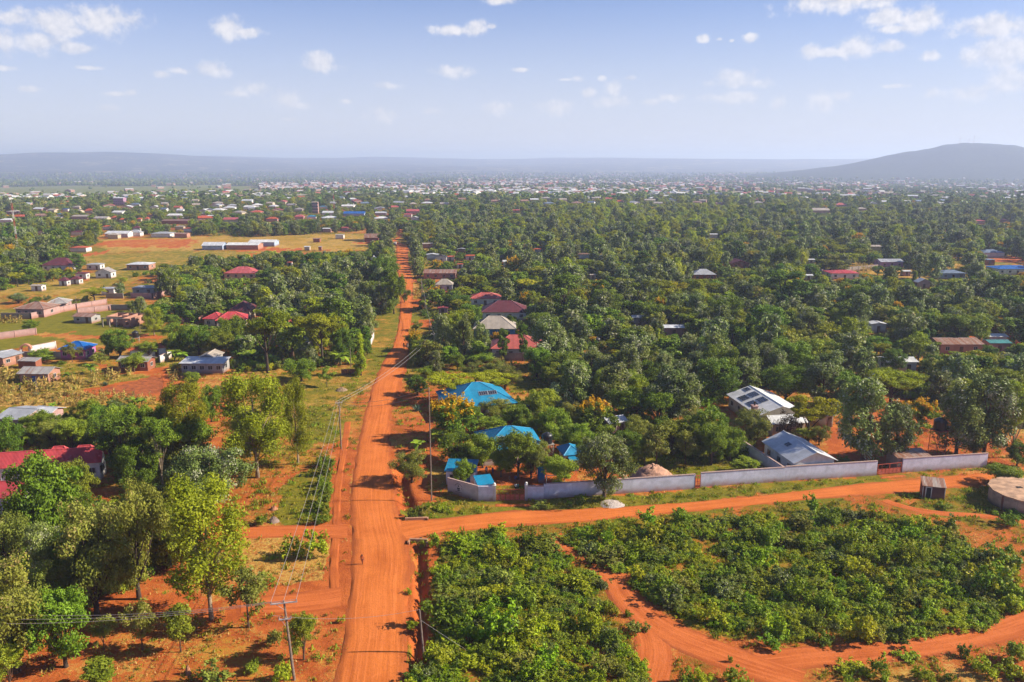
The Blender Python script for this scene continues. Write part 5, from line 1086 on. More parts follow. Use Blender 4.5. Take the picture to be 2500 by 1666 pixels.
def pillar(label, fr, p, h, ball=True):
    c = G(*q(fr, *p)); o = MB(); o.box(-.22, -.22, -.2, .22, .22, h); e_ = empty('gate_pillar', c, 0, label=label, cat='pillar'); o.obj('shaft', WALLC['white'], e_)
    MB().box(-.27, -.27, h, .27, .27, h + .08).obj('cap', WALLC['white'], e_)
    if ball: MB().lathe([(.05, h + .08), (.2, h + .18), (.22, h + .3), (.15, h + .42), (.03, h + .48)], 10).obj('ball', WALLC['white'], e_, True)
pillar('white gate pillar left of the red barred gate', 'a2', (962, 808), 2.6); pillar('white gate pillar right of the red barred gate', 'a2', (1468, 796), 2.6)
CP_ = [('pink brick compound wall before the rusty roofs, left stretch', 'z5', [(20, 292), (278, 292)], 'block'), ('pink brick compound wall with red gate, front stretch', 'z5', [(278, 292), (455, 255)], 'rose'), ('pink brick compound wall running right from the gate', 'z5', [(468, 250), (682, 205)], 'rose'),
       ('pink brick wall continuing to the dark green tree', 'z5', [(692, 205), (957, 160)], 'rose'), ('white-topped wall at the left edge below the meadow', 'z5', [(-60, 482), (325, 432)], 'rose'), ('white wall beside the blue roofed pink house', 'z5', [(268, 600), (500, 556)], 'white'),
       ('brown wall behind the meadow', 'z5', [(960, 108), (1105, 108)], 'block'), ('pinkish wall before the grey porch house', 'z5', [(1180, 105), (1370, 108), (1560, 62)], 'rose'), ('block wall right of the unfinished house', 'z5', [(1005, 215), (1165, 215)], 'block'),
       ('pale wall behind the rusty shed', 'z5', [(700, 250), (1000, 212)], 'rose'), ('white wall beside the brick row house', 'z5', [(1440, 690), (1535, 640)], 'white'), ('pale wall left of the red villa', 'z5', [(1640, 335), (1890, 265)], 'rose'), ('low block wall below the pink house', 'z5', [(220, 650), (780, 655)], 'grey'),
       ('pale courtyard wall right of the tall round tree', 'f6', [(560, 250), (830, 225), (1060, 205)], 'block'), ('white wall end beside the road', 'z6', [(1120, 725), (1148, 650)], 'white'), ('pinkish wall left of the slim trees by the road', 'z6', [(1690, 690), (1735, 680)], 'rose'), ('long pale wall behind the slim dark trees', 'f5', [(-30, 940), (330, 945)], 'grey')]
for lb, fr, pts, mt in CP_: wall_run(lb, fr, pts, 2.0, WALLC[mt], prot=True, pil=4.0)
# arched gateway beside the white wall
c = G(*q('z5', 240, 612)); ar = empty('arched_gateway', c, R(12), label='small arched gateway with orange arch left of the white wall', cat='gateway')
m = MB()
for i in range(10):
    t0, t1 = R(i * 18), R((i + 1) * 18); m.add([(math.cos(t) * r, y, 1.6 + math.sin(t) * r) for y in (-.6, .6) for t, r in ((t0, 1.1), (t1, 1.1), (t1, 1.5), (t0, 1.5))], [(3, 2, 1, 0), (4, 5, 6, 7), (0, 1, 5, 4), (2, 3, 7, 6)])
m.obj('arch', MATS['roof_salmon'] if False else plain('arch_paint', (.55, .24, .15), .8), ar)
for s in (-1, 1): MB().box(s * 1.3 - .2, -.6, -.1, s * 1.3 + .2, .6, 1.6).obj('pier', WALLC['white'], ar)
# ---------------------------------------------------------------- tanks, culvert, heaps, posts
TANKM = plain('tank_black', (.018, .019, .022), .45, .2)
def tank_prof(r, h): return [(r * .93, 0), (r, .04 * h), (r * .97, .2 * h), (r, .24 * h), (r * .97, .42 * h), (r, .46 * h), (r * .97, .64 * h), (r, .68 * h), (r * .95, .80 * h), (r * .55, .93 * h), (r * .3, .95 * h), (r * .28, h), (.05, h)]
def tower_tank(label, fr, base, ytop, r, legs=True, mat=None, hh=None):
    p = G(*q(fr, *base)); H_ = height_at(p, q(fr, 0, ytop)[1]); h = r * 2.1; z0 = max(.3, H_ - h); m = mat or plain('tower_red', (.33, .075, .04), .7, .25)
    o = empty('water_tank', p, R(20), label=label, cat='water tank'); s = r * .95
    for sx in (-1, 1):
        for sy in (-1, 1): MB().tube([(sx * s, sy * s, -.1), (sx * s * .92, sy * s * .92, z0)], .07, 4).obj('leg', m, o)
    b = MB()
    for z in ([.45, 1] if z0 > 2 else [1]):
        zz = z0 * z - .05
        for sx in (-1, 1): b.tube([(sx * s, -s, zz), (sx * s, s, zz)], .045, 4); b.tube([(-s, sx * s, zz), (s, sx * s, zz)], .045, 4)
    if z0 > 2:
        for sx in (-1, 1): b.tube([(sx * s, -s, z0 * .45), (sx * s, s, z0)], .03, 4)
    b.obj('brace', m, o); MB().box(-s - .12, -s - .12, z0, s + .12, s + .12, z0 + .08).obj('platform', m, o); t = MB().lathe(tank_prof(r, h), 20).obj('tank', TANKM, o, True); t.location = (0, 0, z0 + .08)
    pr = proj(p.x, p.y, H_); PROTECT.append((pr[0] - 22, pr[1] - 3, pr[0] + 22, pr[1] + 60, depth_of(p) - 2)); return o
tower_tank('black water tank on tall red steel tower behind the wall', 'z8', (1718, 715), 415, 1.05)
tower_tank('black tank on concrete stand beside the nearer blue roof', 'z7', (1052, 700), 492, .95, mat=CONC)
tower_tank('dark tank on low stand near the brick row house', 'z5', (1222, 495), 398, .95, mat=CONC); tower_tank('dark blue tank half hidden in the right woods', 'f5', (930, 830), 738, 1.0, mat=CONC); tower_tank('dark tank behind the bright round tree', 'z7', (890, 400), 278, .9, mat=CONC)
# round concrete cistern at the right edge
c = G(*q('a3', 2380, 760)); ci = empty('cistern', c, 0, label='round concrete cistern with cracked lid at the right edge', cat='cistern'); rad = (c - G(*q('a3', 1800, 730))).length; CIS = plain('cistern_plaster', (.56, .37, .24), .9, .35, .9, (.10, .085, .085))
MB().lathe([(rad, -.2), (rad, .9), (rad * .995, 2.3)], 40).obj('tank_wall', CIS, ci, True)
m = MB(); n = 40; pr = [(rad * 1.03 * (1 + .02 * math.sin(k * 2.3)), k) for k in range(n)]
m.add([(r_ * math.cos(2 * math.pi * k / n), r_ * math.sin(2 * math.pi * k / n), z) for z in (2.3, 2.48) for r_, k in pr] + [(0, 0, 2.62)], [tuple(range(n - 1, -1, -1))] + [(k, (k + 1) % n, n + (k + 1) % n, n + k) for k in range(n)] + [(n + k, n + (k + 1) % n, 2 * n) for k in range(n)])
m.obj('lid', plain('cistern_lid', (.60, .36, .22), .95, .45, .7), ci); o = MB().box(-.4, -.3, 2.56, .4, .3, 2.66).obj('hatch', DARKM, ci); o.location = (-.9, .7, 0)
for a_ in (R(200), R(245), R(300)): o = MB().box(-.12, -.12, -.1, .12, .12, 2.3).obj('buttress', plain('buttress', (.30, .13, .07), .9), ci); o.location = (math.cos(a_) * (rad + .02), math.sin(a_) * (rad + .02), 0)
FOOT.append((c.x, c.y, rad + .5))
# culvert heads of the roadside ditch
def culvert():
    c = G(*q('a5', 300, 890)); o = empty('culvert', c, R(-4), label='concrete culvert head with round pipe beside the main road', cat='culvert'); M_ = plain('culvert_concrete', (.52, .27, .15), .9, .3, 1.5)
    m = MB(); n = 16; w, zt, zb, r_, zc = 1.3, .45, -1.1, .50, -.45
    ring = [(r_ * math.cos(2 * math.pi * k / n), 0, zc + r_ * math.sin(2 * math.pi * k / n)) for k in range(n)]
    def sq(k):
        cc, ss = math.cos(2 * math.pi * k / n), math.sin(2 * math.pi * k / n); f = 1 / max(abs(cc), abs(ss)); return (max(-1, min(1, cc * f)) * w, 0, (zt + zb) / 2 + max(-1, min(1, ss * f)) * (zt - zb) / 2)
    m.add(ring + [sq(k) for k in range(n)], [(k, (k + 1) % n, n + (k + 1) % n, n + k) for k in range(n)]); m.box(-w, .005, zt - .1, w, .35, zt + .03)
    m.obj('headwall', M_, o)
    p = MB(); p.add([(x, y, z) for y in (0, 2.5) for x, _, z in ring], [(k, (k + 1) % n, n + (k + 1) % n, n + k) for k in range(n)] + [tuple(n + k for k in range(n))]); p.obj('pipe', plain('pipe_inside', (.05, .03, .022), .9), o)
    for s in (-1, 1): MB().box(s * w - .12, -.85, -1.1, s * w + .12, -.01, zt - .05).obj('wing_wall', M_, o)
    c = G(*q('a5', 255, 500)); o = empty('culvert_slab', c, R(5), label='low orange culvert kerb at the upper side of the side road', cat='culvert'); MB().box(-1.6, -.16, -.9, 1.6, .16, .42).obj('kerb', M_, o); MB().box(1.6, -.4, -.9, 1.85, .16, .38).obj('end_block', M_, o)
culvert()
def mound(label, fr, p, wpx, hgt, mat, seed=1, name='heap', cat='heap', asp=.6):
    c = G(*q(fr, *p)); r_ = wpx / FRAMES[fr][2] / FPX * depth_of(c) / 2; rng = np.random.default_rng(seed); V, F = [], []; n = 26; k = 10
    for i in range(k + 1):
        for j in range(n):
            t = i / k; a = 2 * math.pi * j / n; nz_ = 1 + .25 * (fbm(np.array([math.cos(a) * 2 + seed * 5 + 9]), np.array([math.sin(a) * 2 + t + 9]), 3)[0] - .5)
            V.append((math.cos(a) * r_ * t * nz_, math.sin(a) * r_ * asp * t * nz_ * 1.6, hgt * (1 - t * t) ** 1.2 * (1 + .5 * (rng.random() - .5)) - .05 * (t > .99)))
    F = [(i * n + j, i * n + (j + 1) % n, (i + 1) * n + (j + 1) % n, (i + 1) * n + j) for i in range(k) for j in range(n)]
    o = bpy.data.objects.new(name, fast_mesh(name, V, F, [mat])); o.location = c
    return link(o, label=label, cat=cat)
GRAV = plain('gravel_white', (.62, .52, .47), .95, .5, 6); EARTH = plain('heap_earth', (.46, .20, .10), .95, .4, 2)
mound('flat pale gravel heap on the verge below the wall tree', 'z7', (1548, 1040), 200, .35, GRAV, 2, 'gravel_heap'); mound('pinkish earth heap behind the long wall', 'z7', (1860, 830), 340, 1.9, plain('heap_pink', (.55, .30, .20), .95, .4, 2), 3, 'earth_heap'); mound('grey heap beside the round clipped bush', 'a4', (1075, 1470), 110, .7, plain('heap_grey', (.30, .21, .17), .95, .4, 3), 4, 'earth_heap')
mound('small red earth heap in the grass', 'a4', (1078, 1360), 80, .5, EARTH, 5, 'earth_heap'); mound('termite-like red mound near the bottom left', 'z1', (1082, 1520), 40, .9, EARTH, 6, 'earth_heap'); mound('brushwood heap left of the road', 'z6', (860, 1115), 110, .6, plain('heap_brush', (.36, .24, .14), .95, .5, 4), 7, 'brush_heap')
# mud-brick ruin left of the road
c = G(*q('z6', 935, 972)); o = empty('brick_stack', c, R(8), label='dark stack of mud bricks beside the yellow conifer', cat='brick stack'); bm_ = MB().box(-.24, -.14, 0, .24, .14, .17).mesh('brick', plain('mud_brick', (.25, .10, .06), .95, .4, 3)); rr_ = random.Random(3)
for zi in range(8):
    for xi in range(8): put('brick', bm_, o, (-1.9 + xi * .52 + rr_.uniform(-.03, .03) + (zi % 2) * .12, rr_.uniform(-.06, .06), zi * .172), rr_.uniform(-.06, .06))
# football goal in the yard
a, b = G(*q('a2', 1790, 548)), G(*q('a2', 2080, 540)); u = b - a; w = u.length; o = empty('football_goal', a, math.atan2(u.y, u.x), label='small white football goal in the school yard behind the wall', cat='goal'); GW = WALLC['white']
MB().tube([(0, 0, -.1), (0, 0, 1.6)], .06, 6).obj('post', GW, o); MB().tube([(w, 0, -.1), (w, 0, 1.6)], .06, 6).obj('post', GW, o); MB().tube([(-.05, 0, 1.6), (w + .05, 0, 1.6)], .06, 6).obj('crossbar', GW, o)
# ---------------------------------------------------------------- the far village: single small houses
rv = random.Random(41); nv = 0
VPOOL = [('silver', 'white'), ('silver', 'rose'), ('white', 'white'), ('beige', 'rose'), ('beige', 'cream'), ('rust', 'rose'), ('salmon', 'cream'), ('orange', 'rose'), ('grey', 'white'), ('part', 'cream'), ('greyblue', 'white')]
VNAME = dict(silver='pale sheet', white='white', beige='beige', rust='rusty', salmon='pale red', orange='orange', grey='grey', part='streaked', greyblue='blue-grey')
while nv < 165:
    if rv.random() < .72: px, py = rv.uniform(10, 985), 480 + 62 * rv.random() ** .8; where = 'in the far village left of the road'; grp = 'far village houses left of the road'
    else: px, py = rv.uniform(990, 2490), 478 + 26 * rv.random() ** 1.3; where = 'at the far edge of the right woods'; grp = 'far houses behind the right woods'
    if px < 260 and py < 500: continue
    w = rv.uniform(8, 15) * FPX / depth_of(G(px, py)); hgt = 4.6 * FPX / depth_of(G(px, py))
    if any(px + w / 2 > a - 3 and px - w / 2 < c + 3 and py > b and py - hgt < d for a, b, c, d, _ in PROTECT): continue
    rc, wc = rv.choice(VPOOL)
    hb('small %s-roofed house %s' % (VNAME[rc], where), 'px', px - w / 2, py - hgt, px + w / 2, py, rv.choice(['hip', 'gx', 'gx', 'gy']), rc, wc, rot=rv.uniform(-25, 25), group=grp, prot=rv.random() < .7, vis=.45); nv += 1
# ---------------------------------------------------------------- trees, each a thing of its own
KDESC = dict(mango='dark green round tree', bright='fresh green tree', olive='olive brown tree', silver='tall silver-green tree', broadsilver='broad silver-green tree', feather='airy yellow-green tree', acacia='flat-topped acacia', yellowacacia='yellow-green acacia',
             darktall='tall dark tree', column='narrow dark column tree', cypress='pointed conifer', sapling='thin young tree', brightsapling='bright young tree', thintree='slender pale-trunked tree', flower='yellow-flowered tree', brown='bare brownish tree', banana='banana plant', palm='palm tree')
TREES = []                                      # (object, kind, px, py, label or None)
TPOS = []
_rt = random.Random(21)
def tree_at(kind, base, w, h, label=None, rz=None):
    s = _rt.random(); rz = _rt.uniform(0, 6.28) if rz is None else rz
    if kind == 'banana':
        st, lv = BAN[int(s * 3)]; o = empty('banana_plant', base, rz); f = h / 3.4; o.scale = (f, f, f); put('stem', st, o, (0, 0, 0)); put('leaves', lv, o, (0, 0, 0))
    elif kind == 'palm':
        o = empty('palm_tree', base, rz); f = h / 6.6; o.scale = (f, f, f); put('trunk', PALM[0], o, (0, 0, 0)); put('crown', PALM[1], o, (0, 0, 0))
    else:
        P = TREEP[kind]; tm, cm, fm, pw, ph = P[int(s * len(P))]; nm = dict(acacia='acacia_tree', yellowacacia='acacia_tree', cypress='conifer_tree', flower='flowering_tree', sapling='young_tree', brightsapling='young_tree').get(kind, 'tree')
        o = empty(nm, base, rz); o.scale = (w / pw, w / pw, h / ph)
        put('trunk', tm, o, (0, 0, 0)); put('crown', cm, o, (0, 0, 0))
        if fm: put('flowers', fm, o, (0, 0, 0))
    x, y = proj(base.x, base.y, h * .6); TREES.append((o, kind, x, y, label)); TPOS.append((base.x, base.y, w * .5)); return o
def T(fr, kind, x, ytop, ybase, w, label=None):
    X, Yb = q(fr, x, ybase); base = G(X, Yb); h = height_at(base, q(fr, x, ytop)[1]); ww = w / FRAMES[fr][2] / FPX * depth_of(base)
    return tree_at(kind, base, ww, h, label)
HAND = [
 # bottom left
 ('z1', 'mango', 230, 275, 830, 430, 'big dark tree before the red-roofed house'), ('z1', 'bright', 455, 300, 640, 190, 'fresh green tree hiding the white gable of the red-roofed house'), ('z1', 'olive', 560, 540, 1190, 470, 'large olive tree with forked dark trunk left of the clearing'),
 ('z1', 'olive', 800, 445, 1090, 380, 'olive tree right behind the forked olive tree'), ('z1', 'broadsilver', 290, 655, 1080, 250, 'whitish silver tree between two olive trees at the left'), ('z1', 'olive', 100, 870, 1510, 480, 'huge olive tree in the bottom left corner'),
 ('z1', 'mango', 380, 1060, 1480, 330, 'blue-green leafy tree right of the corner olive tree'), ('z1', 'feather', 1215, 395, 1205, 400, 'tall yellow-green tree with white trunk and dark foot'), ('z1', 'sapling', 1430, 900, 1255, 270, 'small spreading tree left of the crossarm pole'),
 ('z1', 'sapling', 820, 1090, 1385, 190, 'thin olive sapling in the red clearing'), ('z1', 'brightsapling', 1040, 1120, 1395, 155, 'bright green sapling under the wires'), ('z1', 'sapling', 600, 1190, 1380, 160, 'low sapling left of the thin olive sapling'),
 ('z1', 'broadsilver', 1225, 225, 560, 440, 'dense broad silver-green tree in the left grove'), ('z1', 'thintree', 935, 40, 440, 230, 'slender tree with long pale bare trunk'), ('z1', 'bright', 960, 560, 900, 260, 'fresh green tree left of the tall white-trunked one'),
 ('z1', 'mango', 20, 60, 330, 220, 'dark tree at the left edge above the red roof'), ('z1', 'bright', 420, 60, 260, 190, 'lime green tree right above the red roof'), ('z1', 'olive', 310, 70, 250, 170, None), ('z1', 'mango', 250, 20, 190, 190, None), ('z1', 'mango', 640, 20, 290, 210, None), ('z1', 'darktall', 720, 40, 420, 240, None), ('z1', 'olive', 780, 90, 400, 160, None),
 ('z1', 'brightsapling', 580, 1450, 1620, 200, 'low leafy sapling at the bottom left edge'), ('z1', 'bright', 60, 1350, 1600, 200, None),
 ('a1', 'bright', 830, 530, 760, 180, 'lime green tree at the end of the straw field'), ('a1', 'bright', 1040, 430, 760, 260, None), ('a1', 'mango', 1180, 500, 900, 320, None), ('a1', 'bright', 1400, 520, 1000, 380, None), ('a1', 'mango', 1600, 500, 1050, 330, None), ('a1', 'mango', 420, 600, 860, 330, None), ('a1', 'bright', 900, 700, 960, 220, 'lime green round tree above the red roof peaks'), ('a1', 'olive', 700, 680, 960, 320, None),
 ('a1', 'banana', 340, 740, 960, 240, 'large banana plant left of the olive tree above the red roof'), ('a1', 'banana', 600, 450, 560, 150, None), ('a1', 'banana', 90, 520, 660, 140, None), ('a1', 'banana', 20, 660, 860, 160, None), ('a1', 'banana', 1600, 400, 520, 170, None), ('a1', 'banana', 1520, 380, 520, 120, None),
 ('a4', 'feather', 290, 200, 960, 420, 'large airy yellow-green tree, leftmost of three'), ('a4', 'feather', 930, 130, 1070, 560, 'large airy yellow-green tree, middle of three'), ('a4', 'feather', 1300, 185, 950, 290, 'slim yellow-green tree with white trunk, rightmost of three'), ('a4', 'feather', 860, 420, 880, 380, None),
 ('a4', 'mango', 510, 240, 560, 190, 'dark tree wedged between the airy yellow-green trees'), ('a4', 'bright', 330, 110, 260, 130, None), ('a4', 'mango', 90, 420, 900, 260, None), ('a4', 'bright', 170, 560, 1000, 260, None), ('a4', 'olive', 620, 210, 360, 170, None), ('a4', 'brightsapling', 950, 1420, 1500, 100, 'clipped lime green bush by the grey heap'),
 ('z1', 'olive', 690, 560, 1010, 420, 'olive tree filling the middle of the left grove'), ('z1', 'bright', 900, 545, 880, 260, None), ('z1', 'olive', 60, 620, 1000, 300, None), ('z1', 'mango', 440, 700, 1060, 300, None), ('z1', 'olive', 250, 880, 1260, 330, None), ('z1', 'olive', 20, 1000, 1420, 300, None), ('z1', 'bright', 1050, 560, 930, 240, None), ('z1', 'mango', 800, 200, 470, 230, None), ('z1', 'bright', 1100, 20, 330, 260, None), ('z1', 'mango', 420, 470, 720, 240, None),
 # hedge-like row and roadside
 ('z2', 'bright', 335, 1180, 1440, 165, 'dense feathery green bush right of the crossarm pole'), ('z2', 'olive', 955, 235, 420, 225, 'leaning olive tree between road and corner wall'),
 # blue-roof compound
 ('z7', 'mango', 380, 505, 730, 330, 'dark yard tree left of the nearer blue roof'), ('z7', 'bright', 560, 520, 760, 230, None), ('z7', 'bright', 830, 490, 850, 300, 'yard tree standing before the nearer blue roof'), ('z7', 'olive', 970, 555, 810, 200, None), ('z7', 'bright', 700, 640, 830, 200, None), ('z7', 'bright', 1150, 680, 880, 270, 'low yard tree behind the football goal'),
 ('z7', 'broadsilver', 1490, 520, 985, 430, 'big round tree growing in front of the long wall'), ('z7', 'mango', 400, 700, 900, 185, 'small dark tree inside the painted corner wall'), ('z7', 'bright', 1020, 165, 430, 260, 'bright round tree between the two blue roofs'), ('z7', 'flower', 330, 245, 540, 370, 'yellow-flowered tree in front of the farther blue roof'), ('z7', 'flower', 1420, 275, 500, 320, 'yellow-flowered tree right of the blue roofs'),
 ('z7', 'bright', 640, 370, 500, 260, None), ('z7', 'olive', 680, 225, 400, 240, 'olive shrub tree covering the farther blue roof corner'), ('z7', 'bright', 1210, 440, 640, 280, None), ('z7', 'bright', 1530, 440, 620, 190, None), ('z7', 'sapling', 1890, 430, 745, 260, 'tall sapling left in the walled garden'), ('z7', 'sapling', 2110, 480, 730, 190, 'tall sapling right in the walled garden'), ('z7', 'olive', 1730, 370, 620, 210, None), ('z7', 'bright', 2250, 330, 620, 320, None), ('z7', 'mango', 480, 290, 500, 160, None), ('z7', 'brightsapling', 1800, 560, 740, 150, None),
 ('z7', 'acacia', 300, 55, 260, 380, 'flat dark acacia behind the farther blue roof, left one'), ('z7', 'acacia', 620, 40, 220, 330, 'flat dark acacia behind the farther blue roof, right one'), ('z7', 'olive', 730, -20, 160, 260, None), ('z7', 'banana', 230, 430, 600, 190, 'banana clump left of the nearer blue roof'), ('z7', 'banana', 60, 520, 640, 140, None), ('z7', 'banana', 460, 280, 480, 110, None), ('z7', 'mango', 870, 290, 500, 180, None), ('z7', 'mango', 1330, 590, 740, 160, None),
 ('z7', 'silver', 1250, -60, 330, 300, None), ('z7', 'silver', 1560, -40, 330, 280, None), ('z7', 'silver', 1980, -20, 420, 330, None), ('z7', 'silver', 2110, 40, 430, 250, None), ('z7', 'mango', 1700, 160, 420, 320, None), ('z7', 'acacia', 1650, 200, 420, 300, None), ('z7', 'mango', 1900, 180, 470, 260, None),
 ('z7', 'bright', 470, 560, 770, 200, None), ('z7', 'olive', 930, 600, 840, 220, None), ('z7', 'bright', 1120, 300, 560, 230, None), ('z7', 'bright', 1310, 420, 650, 230, None), ('z7', 'olive', 1230, 260, 480, 230, None), ('z7', 'mango', 1010, 350, 540, 200, None), ('z7', 'bright', 790, 290, 480, 180, None), ('z7', 'mango', 1660, 480, 690, 210, None), ('z7', 'bright', 2010, 400, 640, 250, None), ('z7', 'bright', 2310, 440, 740, 220, None), ('z7', 'olive', 2150, 300, 580, 240, None),
 # white houses
 ('z8', 'yellowacacia', 800, 275, 600, 350, 'yellow-green acacia between the two white houses'), ('z8', 'brown', 640, 365, 590, 220, 'bare brownish tree before the white roofed house'), ('z8', 'silver', 1190, 135, 735, 380, 'large silver-green tree behind the second red gate'), ('z8', 'silver', 1420, 310, 735, 270, 'smaller silver-green tree left of the water tower'), ('z8', 'silver', 1860, 165, 700, 330, 'silver-green tree right behind the water tower'),
 ('z8', 'silver', 2060, 120, 700, 340, None), ('z8', 'thintree', 2260, 150, 700, 270, None), ('z8', 'acacia', 1390, 85, 330, 390, 'flat-topped acacia behind the large silver-green tree'), ('z8', 'feather', 1985, 525, 690, 150, 'small yellow-green tree behind the right wall end'), ('z8', 'olive', 400, 360, 620, 250, 'olive tree left of the white houses'), ('z8', 'bright', 240, 480, 720, 190, None), ('z8', 'mango', 90, 350, 640, 260, None), ('z8', 'bright', 100, 460, 700, 180, None),
 ('z8', 'brightsapling', 350, 705, 810, 190, 'bright low tree beside the side wall'), ('z8', 'bright', 2220, 760, 900, 270, 'leafy bright bush tree behind the cistern'), ('z8', 'mango', 640, 30, 300, 330, None), ('z8', 'silver', 900, 20, 330, 300, None), ('z8', 'mango', 1060, 90, 330, 260, None), ('z8', 'acacia', 1950, 170, 330, 330, None), ('z8', 'flower', 1600, 300, 480, 240, 'yellow-flowered bush tree left of the water tower top'), ('z8', 'mango', 2300, 590, 760, 160, None), ('z8', 'acacia', 2250, 60, 300, 300, None), ('z8', 'bright', 780, 500, 600, 190, None), ('z8', 'olive', 880, 470, 610, 160, None), ('z8', 'silver', 330, -20, 230, 260, None), ('z8', 'mango', 120, 0, 300, 330, None),
 # left middle
 ('z5', 'mango', 265, 302, 412, 155, 'single round tree beside the white-topped wall'), ('z5', 'feather', 1385, 185, 442, 160, 'yellow-green tree alone right of the unfinished house'), ('z5', 'mango', 1080, 380, 640, 260, 'dark tree right of the blue roofed pink house'), ('z5', 'bright', 1205, 600, 765, 200, 'lime green tree before the brick row house'), ('z5', 'bright', 1335, 498, 640, 190, 'lime green tree behind the brick row house'), ('z5', 'bright', 400, 560, 670, 210, None), ('z5', 'mango', 980, 430, 640, 130, None), ('z5', 'sapling', 650, 500, 680, 160, None), ('z5', 'sapling', 900, 590, 700, 150, None),
 ('z5', 'mango', 1600, 340, 600, 280, None), ('z5', 'mango', 1790, 350, 610, 260, None), ('z5', 'bright', 1960, 380, 610, 230, None), ('z5', 'mango', 2100, 260, 560, 240, None), ('z5', 'palm', 1990, 165, 335, 115, 'palm between the red villa and its annex'), ('z5', 'silver', 1700, 0, 220, 190, None), ('z5', 'silver', 1850, 20, 260, 190, None), ('z5', 'silver', 1270, 90, 260, 120, None), ('z5', 'olive', 1190, 130, 230, 110, None), ('z5', 'acacia', 850, 20, 130, 230, 'flat dark acacia behind the brick compound'), ('z5', 'broadsilver', 170, 60, 150, 160, None),
 ('z5', 'banana', 620, 730, 850, 110, None), ('z5', 'banana', 820, 660, 780, 100, None), ('z5', 'banana', 1570, 530, 660, 140, None), ('z5', 'banana', 1640, 560, 670, 120, None), ('z5', 'banana', 1780, 660, 760, 150, None), ('z5', 'bright', 1730, 770, 890, 130, None), ('z5', 'banana', 2210, 540, 690, 120, None), ('z5', 'banana', 2300, 560, 690, 110, None), ('z5', 'mango', 1540, 250, 400, 150, None), ('z5', 'silver', 550, 90, 160, 90, None),
 # left of the road
 ('z6', 'cypress', 1035, 605, 980, 120, 'yellow-green pointed conifer left of the road'), ('z6', 'acacia', 200, 390, 960, 440, 'tall flat dark acacia left of the road, left one'), ('z6', 'acacia', 690, 430, 890, 420, 'tall flat dark acacia left of the road, right one'), ('z6', 'silver', 550, 700, 900, 190, 'silver-green tree below the tall flat acacias'), ('z6', 'mango', 500, 830, 1035, 300, 'low dark round tree below the tall flat acacias'), ('z6', 'mango', 880, 560, 860, 190, None), ('z6', 'brightsapling', 730, 900, 1085, 150, None),
 ('z6', 'column', 1085, 540, 740, 80, 'narrow bright column tree beside the conifer'), ('z6', 'mango', 1090, 660, 800, 110, None), ('z6', 'silver', 1100, 345, 660, 180, 'silver-green tree left of the road bend'), ('z6', 'silver', 1225, 150, 430, 180, None), ('z6', 'mango', 1330, 60, 430, 190, 'dense dark tree leaning over the road edge'), ('f2', 'mango', 1225, 955, 1270, 290, 'dark round tree crown left of the far road'), ('z6', 'silver', 1080, 140, 420, 150, None), ('z6', 'silver', 940, 170, 430, 170, None), ('z6', 'silver', 650, 60, 330, 150, None), ('z6', 'silver', 820, 30, 320, 140, None), ('z6', 'silver', 540, 250, 500, 190, None), ('z6', 'silver', 670, 270, 470, 150, None),
 ('z6', 'banana', 80, 720, 870, 130, None), ('z6', 'banana', 850, 730, 890, 140, None), ('z6', 'banana', 240, 760, 900, 110, None),
 # right of the road
 ('z6', 'flower', 1510, 595, 760, 160, 'yellow-flowered bush tree right at the road'), ('z6', 'flower', 1710, 203, 330, 160, 'yellow-flowered tree below the beige house'), ('z6', 'olive', 1425, 190, 330, 120, None), ('z6', 'silver', 1770, 445, 810, 180, 'slim silver tree by the road, left of the pair'), ('z6', 'silver', 1960, 435, 830, 180, 'slim silver tree by the road, right of the pair'), ('z6', 'silver', 2110, 500, 800, 140, None), ('z6', 'darktall', 2310, 565, 850, 110, 'slim dark tree before the salmon-red roof, left one'),
 ('z6', 'bright', 1900, 790, 930, 140, None), ('z6', 'silver', 1700, 760, 990, 170, None), ('z6', 'bright', 1560, 670, 790, 180, None), ('z6', 'bright', 1620, 900, 1010, 160, None), ('z6', 'olive', 2060, 860, 1040, 260, None), ('z6', 'olive', 2260, 850, 1070, 280, None), ('z6', 'bright', 2120, 780, 880, 230, None), ('z6', 'mango', 1540, 990, 1160, 200, None), ('z6', 'mango', 1920, 260, 410, 240, None), ('z6', 'bright', 1530, 500, 580, 110, None), ('z6', 'mango', 2050, 360, 560, 210, None), ('z6', 'palm', 1610, 290, 420, 110, None),
 ('f5', 'darktall', 100, 670, 960, 110, 'slim dark tree before the salmon-red roof, middle one'), ('f5', 'darktall', 275, 615, 950, 95, 'slim dark tree before the salmon-red roof, right one'), ('f5', 'column', 160, 545, 700, 60, None), ('f5', 'silver', 480, 560, 1020, 330, 'largest silver-green tree right of the salmon-red roof'), ('f5', 'silver', 590, 620, 1000, 260, None), ('f5', 'mango', 400, 830, 1100, 260, None), ('f5', 'darktall', 640, 170, 640, 320, 'tall dark tree above the middle woods'), ('f5', 'acacia', 1460, 235, 460, 280, None), ('f5', 'mango', 1000, 320, 540, 280, None),
 ('f5', 'cypress', 1465, 665, 880, 75, 'slim pale conifer in the middle of the right woods'), ('f5', 'flower', 305, 355, 500, 130, None), ('f5', 'flower', 800, 358, 500, 150, None), ('f5', 'flower', 950, 272, 470, 170, None), ('f5', 'flower', 1470, 412, 600, 150, None), ('f5', 'flower', 195, 45, 200, 150, None), ('f5', 'flower', 1990, 640, 800, 180, None),
